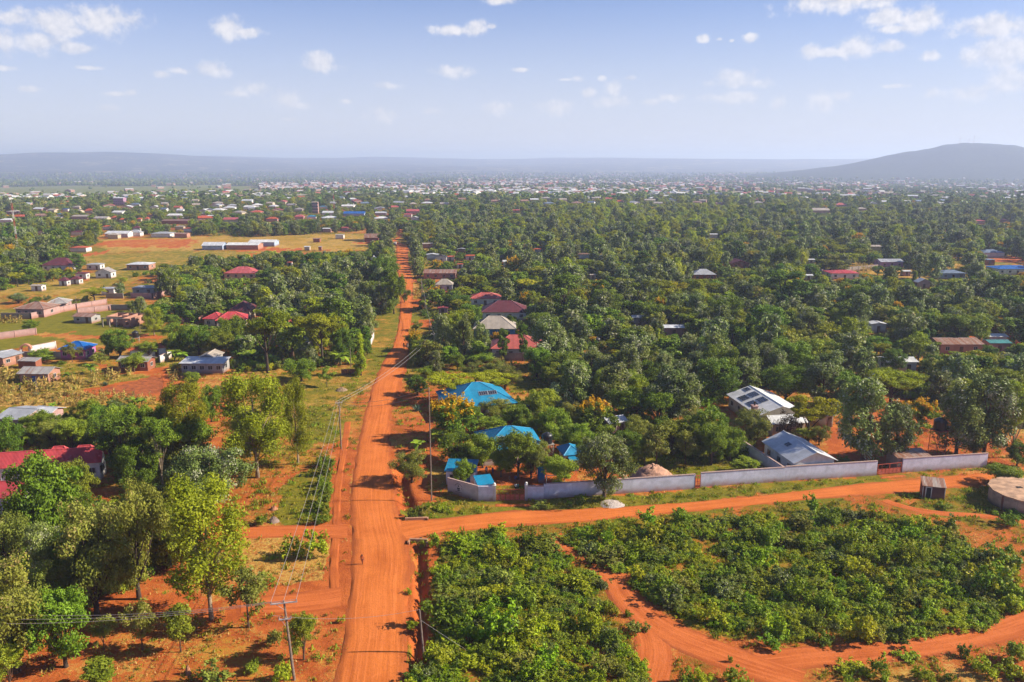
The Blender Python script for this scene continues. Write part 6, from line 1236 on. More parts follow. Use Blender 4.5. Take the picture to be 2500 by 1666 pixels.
 ('f5', 'silver', 880, 830, 1120, 260, None), ('f5', 'silver', 1200, 800, 1230, 260, None), ('f5', 'silver', 1700, 960, 1290, 300, None), ('f5', 'silver', 1730, 710, 960, 230, None), ('f5', 'silver', 1280, 640, 860, 200, None), ('f5', 'silver', 2240, 760, 1180, 280, None), ('f5', 'mango', 2000, 820, 1200, 330, None), ('f5', 'mango', 1900, 740, 1000, 260, None), ('f5', 'silver', 1800, 340, 640, 190, None), ('f5', 'mango', 2060, 370, 680, 330, None), ('f5', 'silver', 1600, 350, 600, 170, None), ('f5', 'silver', 1890, 500, 740, 220, None), ('f5', 'mango', 1400, 430, 640, 300, None), ('f5', 'banana', 980, 620, 720, 130, None), ('f5', 'banana', 1120, 770, 870, 140, None), ('f5', 'banana', 1060, 780, 870, 120, None),
 ('f5', 'silver', 760, 560, 800, 170, None), ('f5', 'column', 880, 570, 740, 70, None), ('f5', 'mango', 420, 520, 700, 210, None), ('f5', 'silver', 1000, 900, 1200, 220, None), ('f5', 'mango', 800, 960, 1230, 260, None),
 ('f6', 'column', 1360, 738, 935, 90, 'dark columnar tree, leftmost of four'), ('f6', 'column', 1422, 723, 925, 52, 'dark columnar tree, second of four'), ('f6', 'column', 1470, 733, 945, 74, 'dark columnar tree, third of four'), ('f6', 'column', 1536, 742, 915, 54, 'dark columnar tree, rightmost of four'), ('f6', 'mango', 870, 348, 640, 240, 'very dark round tree in the right woods'), ('f6', 'mango', 225, -10, 270, 250, 'tallest round green tree on the right'), ('f6', 'darktall', 225, 225, 620, 400, 'massive dark tree below the tallest round one'),
 ('f6', 'mango', 1770, 615, 890, 370, 'broad dark tree above the long rusty roof'), ('f6', 'bright', 700, 560, 720, 160, None), ('f6', 'mango', 470, 330, 560, 230, None), ('f6', 'acacia', 1180, 1120, 1400, 420, None), ('f6', 'bright', 560, 840, 1150, 480, None), ('f6', 'mango', 250, 830, 1200, 400, None), ('f6', 'silver', 620, 930, 1260, 300, None), ('f6', 'silver', 60, 870, 1230, 200, None), ('f6', 'mango', 1190, 920, 1120, 200, None), ('f6', 'bright', 1720, 940, 1100, 220, None), ('f6', 'mango', 2050, 890, 1060, 200, None), ('f6', 'mango', 2250, 900, 1020, 140, None), ('f6', 'cypress', 1875, 20, 220, 100, 'yellow-green conifer near the blue-grey hip roof'), ('f6', 'mango', 1960, 60, 190, 90, None),
 ('f6', 'cypress', 1380, 225, 350, 70, 'little dark conifer left of the pink gabled house'), ('f6', 'mango', 1060, 180, 260, 110, None), ('f6', 'mango', 1140, 190, 270, 90, None), ('f6', 'mango', 1215, 180, 270, 100, None), ('f6', 'mango', 1460, 200, 270, 110, None), ('f6', 'mango', 120, 530, 860, 330, None), ('f6', 'silver', 420, 560, 880, 300, None), ('f6', 'silver', 900, 620, 860, 170, None), ('f6', 'mango', 1050, 800, 960, 240, None),
]
for k_ in range(7): HAND.append(('f5', 'column', 1700 + [10, 60, 140, 190, 240, 310, 350][k_], 225 + (k_ % 3) * 8, 335, 36, None))
for h_ in HAND: T(*h_)
for k_, (x_, y_) in enumerate([(450, 330), (440, 385), (432, 430), (436, 480), (415, 530), (398, 585), (440, 600), (430, 645)]): pass
# places kept open: fields, meadows, roads (outlines in the photograph)
OPEN = [[q(fr, *p) for p in pts] for fr, pts in [
    ('z5', [(-100, 280), (640, 300), (1000, 330), (1280, 330), (1430, 440), (900, 470), (500, 470), (250, 600), (-100, 640)]), ('z5', [(-100, 690), (600, 700), (1040, 690), (1500, 760), (1490, 980), (900, 960), (500, 1070), (-100, 1060)]), ('z5', [(270, 240), (900, 200), (1200, 110), (1560, 70), (1300, 200), (900, 240), (650, 240)]),
    ('f1', [(700, 930), (940, 780), (1740, 760), (2400, 770), (3300, 770), (3300, 890), (2400, 890), (2300, 920), (1700, 920), (1900, 1010), (1400, 1010), (1050, 1130), (900, 1040)]), ('f1', [(0, 1250), (300, 1230), (800, 1190), (900, 1287), (0, 1287)]),
    ('f5', [(1285, 105), (1520, 95), (1490, 165), (1300, 160)]), ('f5', [(1735, 80), (1925, 75), (1925, 125), (1745, 125)]), ('f6', [(830, 160), (1080, 200), (1400, 210), (2000, 160), (2100, 110), (2353, 110), (2353, 180), (1560, 230), (1560, 290), (1000, 260)]), ('f6', [(1920, 800), (2400, 770), (2400, 860), (1960, 850)]),
    ('z6', [(1500, 235), (1640, 240), (1640, 300), (1520, 300)]), ('z6', [(1655, 340), (1850, 335), (1850, 390), (1665, 385)]), ('z6', [(1120, 440), (1380, 420), (1340, 660), (1320, 860), (1100, 900)]), ('z6', [(600, 1010), (1150, 920), (1100, 1250), (650, 1300)]), ('z6', [(1490, 470), (1660, 470), (1660, 600), (1490, 600)]), ('f6', [(590, 70), (740, 80), (700, 120), (600, 120)]), ('f6', [(1690, 80), (1830, 80), (1800, 125), (1700, 125)]), ('z6', [(2180, 850), (2400, 900), (2400, 960), (2150, 930)])]]
ROADPX = [(a - (5 if b < 800 else 0), b) for a, b in (proj(p.x, p.y, 0) for p in MAIN_L if p.y > 60)] + [(a + (5 if b < 800 else 0), b) for a, b in (proj(p.x, p.y, 0) for p in MAIN_R[::-1] if p.y > 60)]
OPEN.append(ROADPX)
def inside(P, x, y):
    r = False; n = len(P)
    for i in range(n):
        x1, y1 = P[i]; x2, y2 = P[(i + 1) % n]
        if (y1 > y) != (y2 > y) and x < (x2 - x1) * (y - y1) / (y2 - y1) + x1: r = not r
    return r
FA, PA = np.array(FOOT), np.array(PROTECT)
OPENB = [(min(p[0] for p in P), min(p[1] for p in P), max(p[0] for p in P), max(p[1] for p in P), P) for P in OPEN]
def clear(x, y, w, h, dep, rnd, strict=True):
    """may a tree of this size stand here without hiding what the photograph shows?"""
    px, pb = proj(x, y, 0); pt = proj(x, y, h)[1]; hw = w / 2 / dep * FPX
    if ((x - FA[:, 0]) ** 2 + (y - FA[:, 1]) ** 2 < (FA[:, 2] + w * .3) ** 2).any(): return False
    if ((PA[:, 4] > dep) & (px + hw * .85 > PA[:, 0]) & (px - hw * .85 < PA[:, 2]) & (pt < PA[:, 3]) & (pb > PA[:, 1])).any(): return False
    for x0, y0, x1, y1, P in OPENB:
        if px + hw < x0 or px - hw > x1 or pb < y0 or pt > y1: continue
        for sx, sy in ((px, pb), (px, (pb + pt) / 2), (px - hw * .8, (pb + pt) / 2), (px + hw * .8, (pb + pt) / 2), (px, pt)):
            if inside(P, sx, sy): return False
    return True
# fill the woods: nearest ones as single trees, the rest as woodland
GRID = {}
def near_tree(x, y, r):
    gx, gy = int(x // 12), int(y // 12)
    for i in (-1, 0, 1):
        for j in (-1, 0, 1):
            for tx, ty, tw in GRID.get((gx + i, gy + j), ()):
                if (tx - x) ** 2 + (ty - y) ** 2 < ((r + tw) * .66) ** 2: return True
    return False
def reg(x, y, w): GRID.setdefault((int(x // 12), int(y // 12)), []).append((x, y, w))
for x_, y_, w_ in TPOS: reg(x_, y_, w_)
rf = random.Random(99); WOOD = []; cand = 0
def pick_kind(x, y, rnd):
    right = x > 0; r = rnd.random()
    if right: tb = (('silver', .28), ('mango', .21), ('bright', .15), ('acacia', .13), ('olive', .08), ('darktall', .03), ('feather', .08), ('flower', .025), ('yellowacacia', .015))
    else: tb = (('silver', .24), ('mango', .34), ('bright', .10), ('acacia', .10), ('olive', .10), ('darktall', .04), ('feather', .06), ('flower', .02))
    for k, p in tb:
        r -= p
        if r <= 0: return k
    return 'mango'
ZONES = [[q(fr, *p) for p in pts] for fr, pts in [                    # dense woods of the middle distance (outline of tree feet)
    ('px', [(1010, 900), (1260, 880), (1350, 960), (1700, 1010), (1780, 960), (2080, 940), (2500, 1040), (2700, 1050), (2700, 490), (1000, 490), (985, 560), (1010, 700), (1000, 800)]),
    ('px', [(970, 560), (970, 740), (900, 860), (640, 900), (560, 870), (500, 800), (380, 760), (420, 640), (660, 620), (760, 625), (900, 590)]),
    ('px', [(-200, 560), (240, 560), (250, 610), (180, 680), (60, 700), (-200, 690)]), ('px', [(-200, 470), (1000, 470), (1000, 560), (620, 580), (480, 575), (240, 575), (-200, 575)])]]
LEFTSPARSE = [[q(fr, *p) for p in pts] for fr, pts in [('px', [(-200, 620), (420, 600), (640, 640), (560, 860), (300, 1000), (-200, 1010)])]]
for t_ in range(60000):
    d_ = 170 * (1180 / 170) ** (rf.random() ** .62); a_ = rf.uniform(-.66, .70); x, y = d_ * math.sin(a_), d_ * math.cos(a_); px, py = proj(x, y, 0)
    if px < -120 or px > 2620: continue
    z = [inside(P, px, py) for P in ZONES]; sp_ = inside(LEFTSPARSE[0], px, py)
    if not any(z):
        if not sp_ or rf.random() > .06: continue
    if z[3] and rf.random() > .75: continue
    if math.sin(x * .061 + 2.1 * math.sin(y * .023)) * math.sin(y * .047 + 1.7 * math.sin(x * .031)) > .80: continue       # small clearings
    k = pick_kind(x, y, rf); k = 'feather' if 1330 < px < 1800 and 490 < py < 580 and rf.random() < .4 else k; K = KIND[k]; s = rf.uniform(.5, 1.08) * (.92 if not any(z[:2]) else 1) * (1.3 if rf.random() < .06 else 1); w, h = K[1] * s, K[0] * s * rf.uniform(.85, 1.1)
    if near_tree(x, y, w * .5): continue
    dep = y * CP + CAM_H * SP
    if not clear(x, y, w, h, dep, rf): continue
    reg(x, y, w * .5); WOOD.append((d_, x, y, k, w, h))
WOOD.sort()
NSINGLE = max(0, 300 - len(TREES))
for d_, x, y, k, w, h in WOOD[:NSINGLE]: tree_at(k, Vector((x, y, 0)), w, h)
# woodland beyond: lighter prototypes, scattered
LOWK = ['silver', 'silver', 'silver', 'mango', 'mango', 'bright', 'acacia', 'acacia', 'olive', 'darktall', 'feather', 'flower', 'yellowacacia']
def low_tree(kind, seed, dens, lsz):
    mb, V, F, tone, fl = make_tree(kind, seed + 40, dens, lsz); k = KIND[kind]; tv, tf = np.array(mb.v), [f for f in mb.f if len(f) == 4][:6 * 7]; n0 = len(V)
    VV = [V, tv]; FF = [F, np.array(tf) + n0]; mi = [np.zeros(len(F), int), np.ones(len(tf), int)]; tn = [np.repeat(tone, 4), np.zeros(len(tv))]; mats = [LEAF[k[12]], BARK[k[13]]]
    if fl: VV.append(fl[0]); FF.append(fl[1] + n0 + len(tv)); mi.append(np.full(len(fl[1]), 2)); tn.append(np.repeat(fl[2], 4)); mats.append(LEAF['flower'])
    me = fast_mesh('woodland_tree', np.concatenate(VV), np.concatenate(FF), mats, np.concatenate(mi)); a = me.attributes.new('tone', 'FLOAT', 'POINT'); a.data.foreach_set('value', np.concatenate(tn).astype(np.float32))
    w = np.percentile(np.hypot(V[:, 0], V[:, 1]), 96) * 2; h = np.percentile(V[:, 2], 99.7); return me, w, h
LOW = [low_tree(k, i, .42, 1.45) for i, k in enumerate(LOWK)]; LOWI = {}
for i, k in enumerate(LOWK): LOWI.setdefault(k, []).append(i)
pts, rot, scl, idx = [], [], [], []
for d_, x, y, k, w, h in WOOD[NSINGLE:]:
    i = rf.choice(LOWI[k]); pts.append((x, y, 0)); rot.append(rf.uniform(0, 6.28)); scl.append((w / LOW[i][1], w / LOW[i][1], h / LOW[i][2])); idx.append(i)
pts = np.array(pts); pts[:, 2] = np.where(np.hypot(pts[:, 0], pts[:, 1]) > 950, terrain(pts[:, 0], pts[:, 1]), 0)
scatter('woodland', [l[0] for l in LOW], pts, rot, scl, idx, label='mixed green woodland covering the middle distance', cat='woodland')
# understorey bushes in the woods
UNDER = [[q(fr, *p) for p in pts] for fr, pts in [('z7', [(520, 300), (1050, 280), (1700, 380), (2353, 500), (2353, 640), (1700, 700), (1350, 640), (1050, 500)]), ('z8', [(0, 500), (450, 620), (330, 700), (0, 760)]), ('z1', [(-100, 700), (900, 500), (1000, 900), (500, 1150), (-100, 1300)]), ('a1', [(-100, 700), (900, 700), (1900, 900), (1900, 1080), (1000, 960), (-100, 960)]), ('z6', [(-100, 400), (900, 500), (1000, 880), (-100, 960)])]]
pts, rot, scl, idx = [], [], [], []; SB = [SHRUB['dark'][0], SHRUB['shrub'][0], SHRUB['olive'][0], SHRUB['bright'][0], SHRUB['grey'][0]]
for t_ in range(26000):
    d_ = 85 * (1000 / 85) ** (rf.random() ** .8); a_ = rf.uniform(-.64, .68); x, y = d_ * math.sin(a_), d_ * math.cos(a_); px, py = proj(x, y, 0)
    z = [inside(P, px, py) for P in ZONES]; sp_ = inside(LEFTSPARSE[0], px, py)
    if not any(z) and not (sp_ and rf.random() < .12) and not any(inside(P, px, py) for P in UNDER): continue
    s = rf.uniform(.5, 1.25); dep = y * CP + CAM_H * SP
    if not clear(x, y, 2.4 * s, 2.0 * s, dep, rf): continue
    pts.append((x, y, 0)); rot.append(rf.uniform(0, 6.28)); scl.append((s * 1.2, s * 1.2, s)); idx.append(rf.randrange(5))
scatter('undergrowth', SB, pts, rot, scl, idx, label='low bushes growing under and between the trees', cat='undergrowth')
print('trees', len(TREES), 'woodland', len(WOOD) - NSINGLE, 'under', len(pts))
# labels for the trees that carry none yet: kind, nearest landmark, place in its row
LAND = [((1180, 975), 'near the farther blue roof'), ((1250, 1070), 'in the blue-roofed yard'), ((1560, 1040), 'behind the long wall'), ((1850, 980), 'around the white roofed house'), ((2000, 1120), 'beside the white gabled house'), ((2300, 1060), 'behind the red water tower'), ((140, 1100), 'around the red-roofed house'), ((60, 1010), 'by the grey sheet-roofed house'),
        ((300, 1020), 'in the left grove'), ((480, 1030), 'beside the airy yellow-green trees'), ((60, 870), 'by the small pink brick house'), ((200, 840), 'near the blue roofed pink house'), ((340, 880), 'near the brick row house'), ((490, 890), 'beside the grey bungalow'), ((560, 760), 'around the red villa'), ((290, 780), 'by the unfinished house'), ((70, 750), 'around the rusty-roofed compound'),
        ((700, 850), 'around the tall flat acacias'), ((820, 700), 'in the wood left of the road'), ((930, 640), 'close to the far road, left side'), ((600, 660), 'near the pink-red hip roof'), ((420, 560), 'near the school'), ((170, 560), 'left of the playing field'), ((60, 600), 'below the tall mast'), ((1060, 870), 'right beside the road'), ((1040, 730), 'near the beige hip-roofed house'), ((1180, 740), 'around the large maroon roof'), ((1260, 850), 'by the salmon-red roof'),
        ((1420, 880), 'in the woods right of the salmon-red roof'), ((1450, 730), 'in the middle woods'), ((1640, 830), 'in the woods behind the white roofed house'), ((1600, 700), 'in the woods left of the dark columns'), ((1750, 660), 'around the brick house with grey gables'), ((1920, 700), 'around the tallest round tree'), ((1960, 860), 'in the deep right woods'), ((2090, 760), 'around the very dark round tree'), ((2250, 800), 'around the four dark columns'), ((2200, 680), 'near the pink gabled house'),
        ((2420, 680), 'near the blue roof at the right edge'), ((2400, 860), 'around the long rusty roof'), ((2200, 920), 'near the white sheet roof'), ((2420, 960), 'in the woods at the right edge'), ((1350, 620), 'in the far centre woods'), ((2000, 560), 'in the far right woods'), ((1250, 560), 'in the far centre woods')]
NUM = ['', '', 'two', 'three', 'four', 'five', 'six', 'seven', 'eight', 'nine', 'ten', 'eleven', 'twelve', 'thirteen', 'fourteen', 'fifteen', 'sixteen', 'seventeen', 'eighteen', 'nineteen', 'twenty']
ORD = ['', 'first', 'second', 'third', 'fourth', 'fifth', 'sixth', 'seventh', 'eighth', 'ninth', 'tenth', 'eleventh', 'twelfth', 'thirteenth', 'fourteenth', 'fifteenth', 'sixteenth', 'seventeenth', 'eighteenth', 'nineteenth', 'twentieth']
def auto_label(items, desc, cat, plural=lambda d: d + 's'):
    """items: (object, kind, px, py, label); neighbours of one kind are told apart by their order from the left"""
    cl = {}
    for it in items:
        o, k, x, y, lb = it
        if lb: tag(o, lb, cat(k)); continue
        lm = min(LAND, key=lambda L: (L[0][0] - x) ** 2 + (1.6 * (L[0][1] - y)) ** 2)[1]; cl.setdefault((k, lm), []).append(it)
    for (k, lm), L in cl.items():
        L.sort(key=lambda i: i[2]); n = len(L)
        for i, it in enumerate(L):
            d = desc[k]
            if n == 1: s = '%s %s' % (d, lm)
            else:
                pos = 'leftmost' if i == 0 else 'rightmost' if i == n - 1 else ORD[i + 1] + ' from left'
                s = '%s of %s %s %s' % (pos, NUM[n] if n <= 20 else 'many', plural(d), lm)
            if len(s.split()) > 16: s = s.replace(' the ', ' ')
            if len(s.split()) > 16: s = s.replace(' in woods', ' right of').replace('tall ', '', 1)
            tag(it[0], s, cat(k))
auto_label(TREES, KDESC, lambda k: 'plant' if k == 'banana' else 'palm' if k == 'palm' else 'tree')
seen_ = {}
for o, *_ in TREES:
    b_ = o['label']
    if b_ in seen_: o['label'] = b_ + ', farther one'
    seen_[o['label']] = 1
# ---------------------------------------------------------------- thicket and single bushes
SPX = []
def shrub(kind, base, w, h, label, group=None, var=None):
    L = SHRUB[kind]; me = L[_rt.randrange(len(L)) if var is None else var]; o = bpy.data.objects.new('shrub', me); o.location = base; o.rotation_euler = (0, 0, _rt.uniform(0, 6.28)); o.scale = (w / 2.5, w / 2.5, h / 2.1)
    return link(o, None, label, 'shrub', group)
def S(fr, kind, x, ytop, ybase, w, label):
    b = G(*q(fr, x, ybase)); return shrub(kind, b, w / FRAMES[fr][2] / FPX * depth_of(b), max(.4, height_at(b, q(fr, x, ytop)[1])), label)
for k_, (x_, y_) in enumerate([(462, 300), (452, 350), (447, 405), (445, 455), (440, 510), (428, 565), (405, 560), (425, 625)]):
    S('z2', 'dark', x_, y_ - 42, y_ + 28, 88, ['topmost', 'second from top', 'third from top', 'fourth from top', 'fifth from top', 'sixth from top', 'leftmost', 'lowest'][k_] + ' blue-green shrub of the row beside the footpath')
for s_ in [('z2', 'bright', 90, 610, 665, 70, 'clipped lime shrub at the lane beside a pale log'), ('z2', 'shrub', 250, 745, 850, 150, 'green shrub below the dirt lane, left one'), ('z2', 'shrub', 380, 715, 850, 160, 'green shrub below the dirt lane, right one'), ('z2', 'bright', 90, 930, 1010, 130, 'low green shrub left of the fallen brush'), ('z2', 'bright', 35, 1450, 1510, 80, 'small bright shrub left of the crossarm pole foot'),
           ('z2', 'lime', 200, 1440, 1568, 120, 'yellowish shrub at the foot of the crossarm pole'), ('z2', 'olive', 165, 1255, 1360, 90, 'thin grey shrub beside the crossarm pole'), ('z2', 'shrub', 945, 1215, 1255, 70, 'low weed clump at the right road edge, lower'), ('z2', 'shrub', 935, 1035, 1062, 55, 'low weed clump at the right road edge, upper'), ('z2', 'shrub', 550, 1190, 1225, 60, 'low weed clump at the left road edge'),
           ('z2', 'bright', 480, 275, 310, 60, 'shrub on the bank above the blue-green row'), ('z2', 'dark', 960, 555, 620, 70, 'dark weeds in the ditch beside the culvert kerb'), ('a5', 'shrub', 470, 190, 310, 150, 'low shrub on the verge beside the thin pole, left one'), ('a5', 'shrub', 700, 170, 310, 230, 'low shrub on the verge beside the thin pole, right one'), ('z7', 'olive', 1000, 1020, 1065, 130, 'low brown-green bush right of the red gate drive'),
           ('a5', 'shrub', 560, 680, 960, 200, 'leafy shrub right above the culvert'), ('a5', 'bright', 800, 900, 1090, 230, 'bright shrub right of the culvert'), ('a5', 'shrub', 1060, 630, 880, 140, 'upright shrub at the side road bend'), ('z3', 'bright', 1010, 1020, 1080, 60, 'single shrub on the track fork, upper'), ('z3', 'olive', 1070, 1110, 1200, 160, 'low brown-green bush at the track fork'), ('z3', 'bright', 1775, 1370, 1420, 40, 'tiny lone shrub on the bare red ground'),
           ('z3', 'shrub', 990, 655, 710, 70, 'low weeds on the inner bend of the track'), ('z4', 'shrub', 70, 1310, 1375, 140, 'shrub at the left below the big thicket'), ('z4', 'bright', 370, 1260, 1340, 110, 'bright shrub at the lower edge of the big thicket'), ('z4', 'shrub', 850, 1385, 1425, 110, 'lone low shrub on the bare ground, middle'), ('z4', 'dark', 1170, 1350, 1415, 70, 'lone dark shrub on the bare ground, right'), ('z4', 'shrub', 560, 1440, 1510, 150, 'lone shrub on the bare ground, left'),
           ('z4', 'bright', 1470, 1320, 1440, 130, 'large bush at the right edge below the track'), ('z4', 'shrub', 1480, 1420, 1530, 140, 'leafy bush at the right edge, bottom'), ('z4', 'shrub', 1300, 1440, 1520, 130, 'spreading shrub left of the right-edge bush'), ('z4', 'dark', 1440, 610, 670, 120, 'dark low bush below the cistern'), ('z4', 'dark', 1080, 610, 690, 120, 'dark round bush at the top right of the thicket'), ('z4', 'dark', 1390, 780, 920, 190, 'dark glossy bush at the right end of the thicket'),
           ('z4', 'shrub', 700, 1440, 1540, 110, 'upright shrub at the bottom edge, left one'), ('z4', 'lime', 960, 1480, 1568, 130, 'yellow-green shrub at the bottom edge, right one'), ('z4', 'dark', 1090, 1510, 1560, 60, 'small dark shrub at the bottom edge'), ('z3', 'bright', 1440, 1430, 1580, 130, 'bush at the bottom edge below the track fork, left'), ('z3', 'shrub', 1580, 1490, 1620, 170, 'bush at the bottom edge below the track fork, middle'), ('z3', 'lime', 1790, 1460, 1620, 220, 'bush at the bottom edge below the track fork, right'),
           ('a3', 'shrub', 2230, 780, 940, 260, 'green bush in front of the cistern'), ('a3', 'bright', 1000, 690, 800, 240, 'grass-like low bush before the rust-striped hut'), ('z8', 'dark', 1060, 690, 745, 110, 'dark bush beside the white gabled house'), ('a4', 'shrub', 1590, 870, 960, 100, 'shrub on the bank beside the pole'), ('z1', 'olive', 1230, 1480, 1580, 200, 'dry brush bush at the bottom left'), ('z1', 'bright', 1455, 1450, 1510, 80, 'small bright shrub at the bottom left clearing')]:
    S(*s_)
AG = [('z6', 1540, 1300, 120), ('z5', 330, 985, 90), ('z5', 470, 1010, 70), ('z5', 950, 890, 80), ('z5', 180, 930, 90), ('z4', 660, 690, 70), ('a4', 1320, 1060, 60)]
AGL = ['grey-green agave clump right of the road', 'agave in the straw field edge, middle', 'agave in the straw field edge, right', 'agave beside the ploughed patch', 'agave in the straw field edge, left', 'pale agave inside the big thicket', 'small agave in the grass left of the hedge row']
for (fr, x, y, w), lb in zip(AG, AGL):
    b = G(*q(fr, x, y)); f = w / FRAMES[fr][2] / FPX * depth_of(b) / 2.0; o = bpy.data.objects.new('agave_plant', AGAVE); o.location = b; o.scale = (f, f, f); link(o, None, lb, 'plant')
THICK = [('between the ditch and the track', 'shrubs of the thicket left of the track', [(1075, 1345), (1120, 1330), (1200, 1300), (1290, 1325), (1360, 1350), (1430, 1400), (1480, 1440), (1500, 1500), (1470, 1520), (1510, 1570), (1570, 1640), (1580, 1760), (990, 1760), (1010, 1640), (1075, 1580), (1085, 1450)], 105),
         ('in the big thicket right of the track', 'shrubs of the big thicket right of the track', [(1360, 1318), (1420, 1300), (1600, 1285), (1850, 1262), (2040, 1248), (2140, 1262), (2250, 1300), (2330, 1320), (2440, 1375), (2490, 1440), (2490, 1480), (2400, 1530), (2200, 1565), (1950, 1570), (1740, 1530), (1660, 1500), (1580, 1460), (1520, 1400), (1460, 1370)], 190)]
SK = [('shrub', 'green leafy shrub'), ('bright', 'bright green shrub'), ('dark', 'dark green shrub'), ('olive', 'olive shrub'), ('lime', 'yellow-green shrub'), ('grey', 'grey-green shrub')]
rs = random.Random(17); fill = [[], [], [], []]; FM = [SHRUB['shrub'][2], SHRUB['shrub'][0], SHRUB['bright'][2], SHRUB['dark'][0], SHRUB['lime'][0], SHRUB['olive'][0], SHRUB['grey'][0]]
for wh, grp, poly, n in THICK:
    P = [tuple(G(*p).xy) for p in poly]; xs = [p[0] for p in P]; ys = [p[1] for p in P]; done = []; tries = 0
    while len(done) < n and tries < 20000:
        tries += 1; x, y = rs.uniform(min(xs), max(xs)), rs.uniform(min(ys), max(ys))
        if not inside(P, x, y) or any((x - a) ** 2 + (y - b) ** 2 < 1.45 ** 2 for a, b in done) or math.sin(x * .42 + 1.3 * math.sin(y * .31)) * math.sin(y * .38 + 1.1 * math.sin(x * .27)) < -.32 or (wh.startswith('between') and x < P[0][0] + 6 and y > 88 and rs.random() < .55): continue
        done.append((x, y)); k, dsc = rs.choices(SK, (40, 20, 8, 12, 13, 7))[0]; s = rs.uniform(.4, 1.2) * (1.4 if rs.random() < .15 else 1); shrub(k, Vector((x, y, 0)), 3.0 * s, 1.95 * s * rs.uniform(.65, 1.55), '%s %s' % (dsc, wh), '%s, %s' % (grp, k))
    area = abs(sum(P[i][0] * P[(i + 1) % len(P)][1] - P[(i + 1) % len(P)][0] * P[i][1] for i in range(len(P)))) / 2
    for t_ in range(int(area * 3.2)):
        x, y = rs.uniform(min(xs), max(xs)), rs.uniform(min(ys), max(ys))
        if not inside(P, x, y) or math.sin(x * .7 + 2 * math.sin(y * .5)) * math.sin(y * .6 + x * .2) < -.12: continue
        s = rs.uniform(.22, .6); fill[0].append((x, y, 0)); fill[1].append(rs.uniform(0, 6.28)); fill[2].append((s * 1.3, s * 1.3, s)); fill[3].append(rs.choices(range(7), (30, 25, 14, 8, 8, 8, 7))[0])
scatter('thicket_growth', FM, *fill, label='low tangled growth filling the thickets', cat='undergrowth')
# ---------------------------------------------------------------- grass, weeds and dry stalks on the near ground
def tuft(seed, n, h, mat, spread=.22):
    rng = np.random.default_rng(seed); C = np.stack([rng.normal(size=n) * spread, rng.normal(size=n) * spread, h * (.35 + .25 * rng.random(n))], 1); Nn = rng.normal(size=(n, 3)); Nn[:, 2] *= .3
    V, F = leaf_faces(C, Nn, h * .55, 3.2, rng, (0, 0, 1.4)); return leaf_mesh('tuft', V, F, rng.random(n), mat)
TUFT = [tuft(1, 16, .34, LEAF['grass']), tuft(2, 22, .45, LEAF['grass'], .3), tuft(3, 18, .30, LEAF['shrub'], .28), tuft(4, 14, .28, LEAF['maize'], .3), tuft(5, 26, .5, LEAF['bright'], .35)]
CPOLY = [([tuple(G(*q(fr, *p)).xy) for p in pts], g, d) for fr, pts, g, d in COVER]
rq = np.random.default_rng(12); n_ = 52000; D_ = 66 * (235 / 66) ** rq.random(n_); A_ = rq.uniform(-.62, .62, n_); X_, Y_ = D_ * np.sin(A_), D_ * np.cos(A_)
g_, d_ = np.full(n_, .34), np.full(n_, .36)
for P, gg, dd in CPOLY: k_ = in_poly(X_, Y_, P); g_[k_] = gg; d_[k_] = dd
ok_ = rq.random(n_) < (g_ * .8 + d_ * .35) * (.25 + 1.7 * np.maximum(0, fbm(X_ * .3, Y_ * .3, 3) - .25))
for P in ROADS: ok_ &= ~in_poly(X_, Y_, P)
for fx, fy, fr in FOOT: ok_ &= (X_ - fx) ** 2 + (Y_ - fy) ** 2 > (fr * .8) ** 2
X_, Y_, g_, d_ = X_[ok_], Y_[ok_], g_[ok_], d_[ok_]; n_ = len(X_); s_ = rq.uniform(.6, 1.3, n_); dry_ = rq.random(n_) < d_ / (g_ + d_ + 1e-3)
fill = [np.stack([X_, Y_, terrain(X_, Y_)], 1), rq.uniform(0, 6.28, n_), np.stack([s_, s_, s_ * rq.uniform(.7, 1.2, n_)], 1), np.where(dry_, np.array([0, 3, 3])[rq.integers(0, 3, n_)], np.array([0, 1, 2, 2, 4])[rq.integers(0, 5, n_)])]
scatter('grass', TUFT, *fill, label='grass tufts and weeds on the red ground', cat='grass')
def stalk(seed, n=7):
    rng = np.random.default_rng(seed); z = np.linspace(.4, 1.9, n); C = np.stack([rng.normal(size=n) * .14, rng.normal(size=n) * .14, z], 1); Nn = rng.normal(size=(n, 3)) + np.array([0, 0, .3]); V, F = leaf_faces(C, Nn, .55, 5, rng, (0, 0, .3))
    m = MB().tube([(0, 0, 0), (0, 0, 2.0)], .03, 3, False); V2 = np.array(m.v); return leaf_mesh('stalk', np.concatenate([V, V2, np.zeros((2, 3))]) if False else V, F, rng.random(n), LEAF['maize'])
STK = [stalk(i, 9) for i in range(4)] + [tuft(9, 20, .9, LEAF['maize'], .3)]
fill = [[], [], [], []]
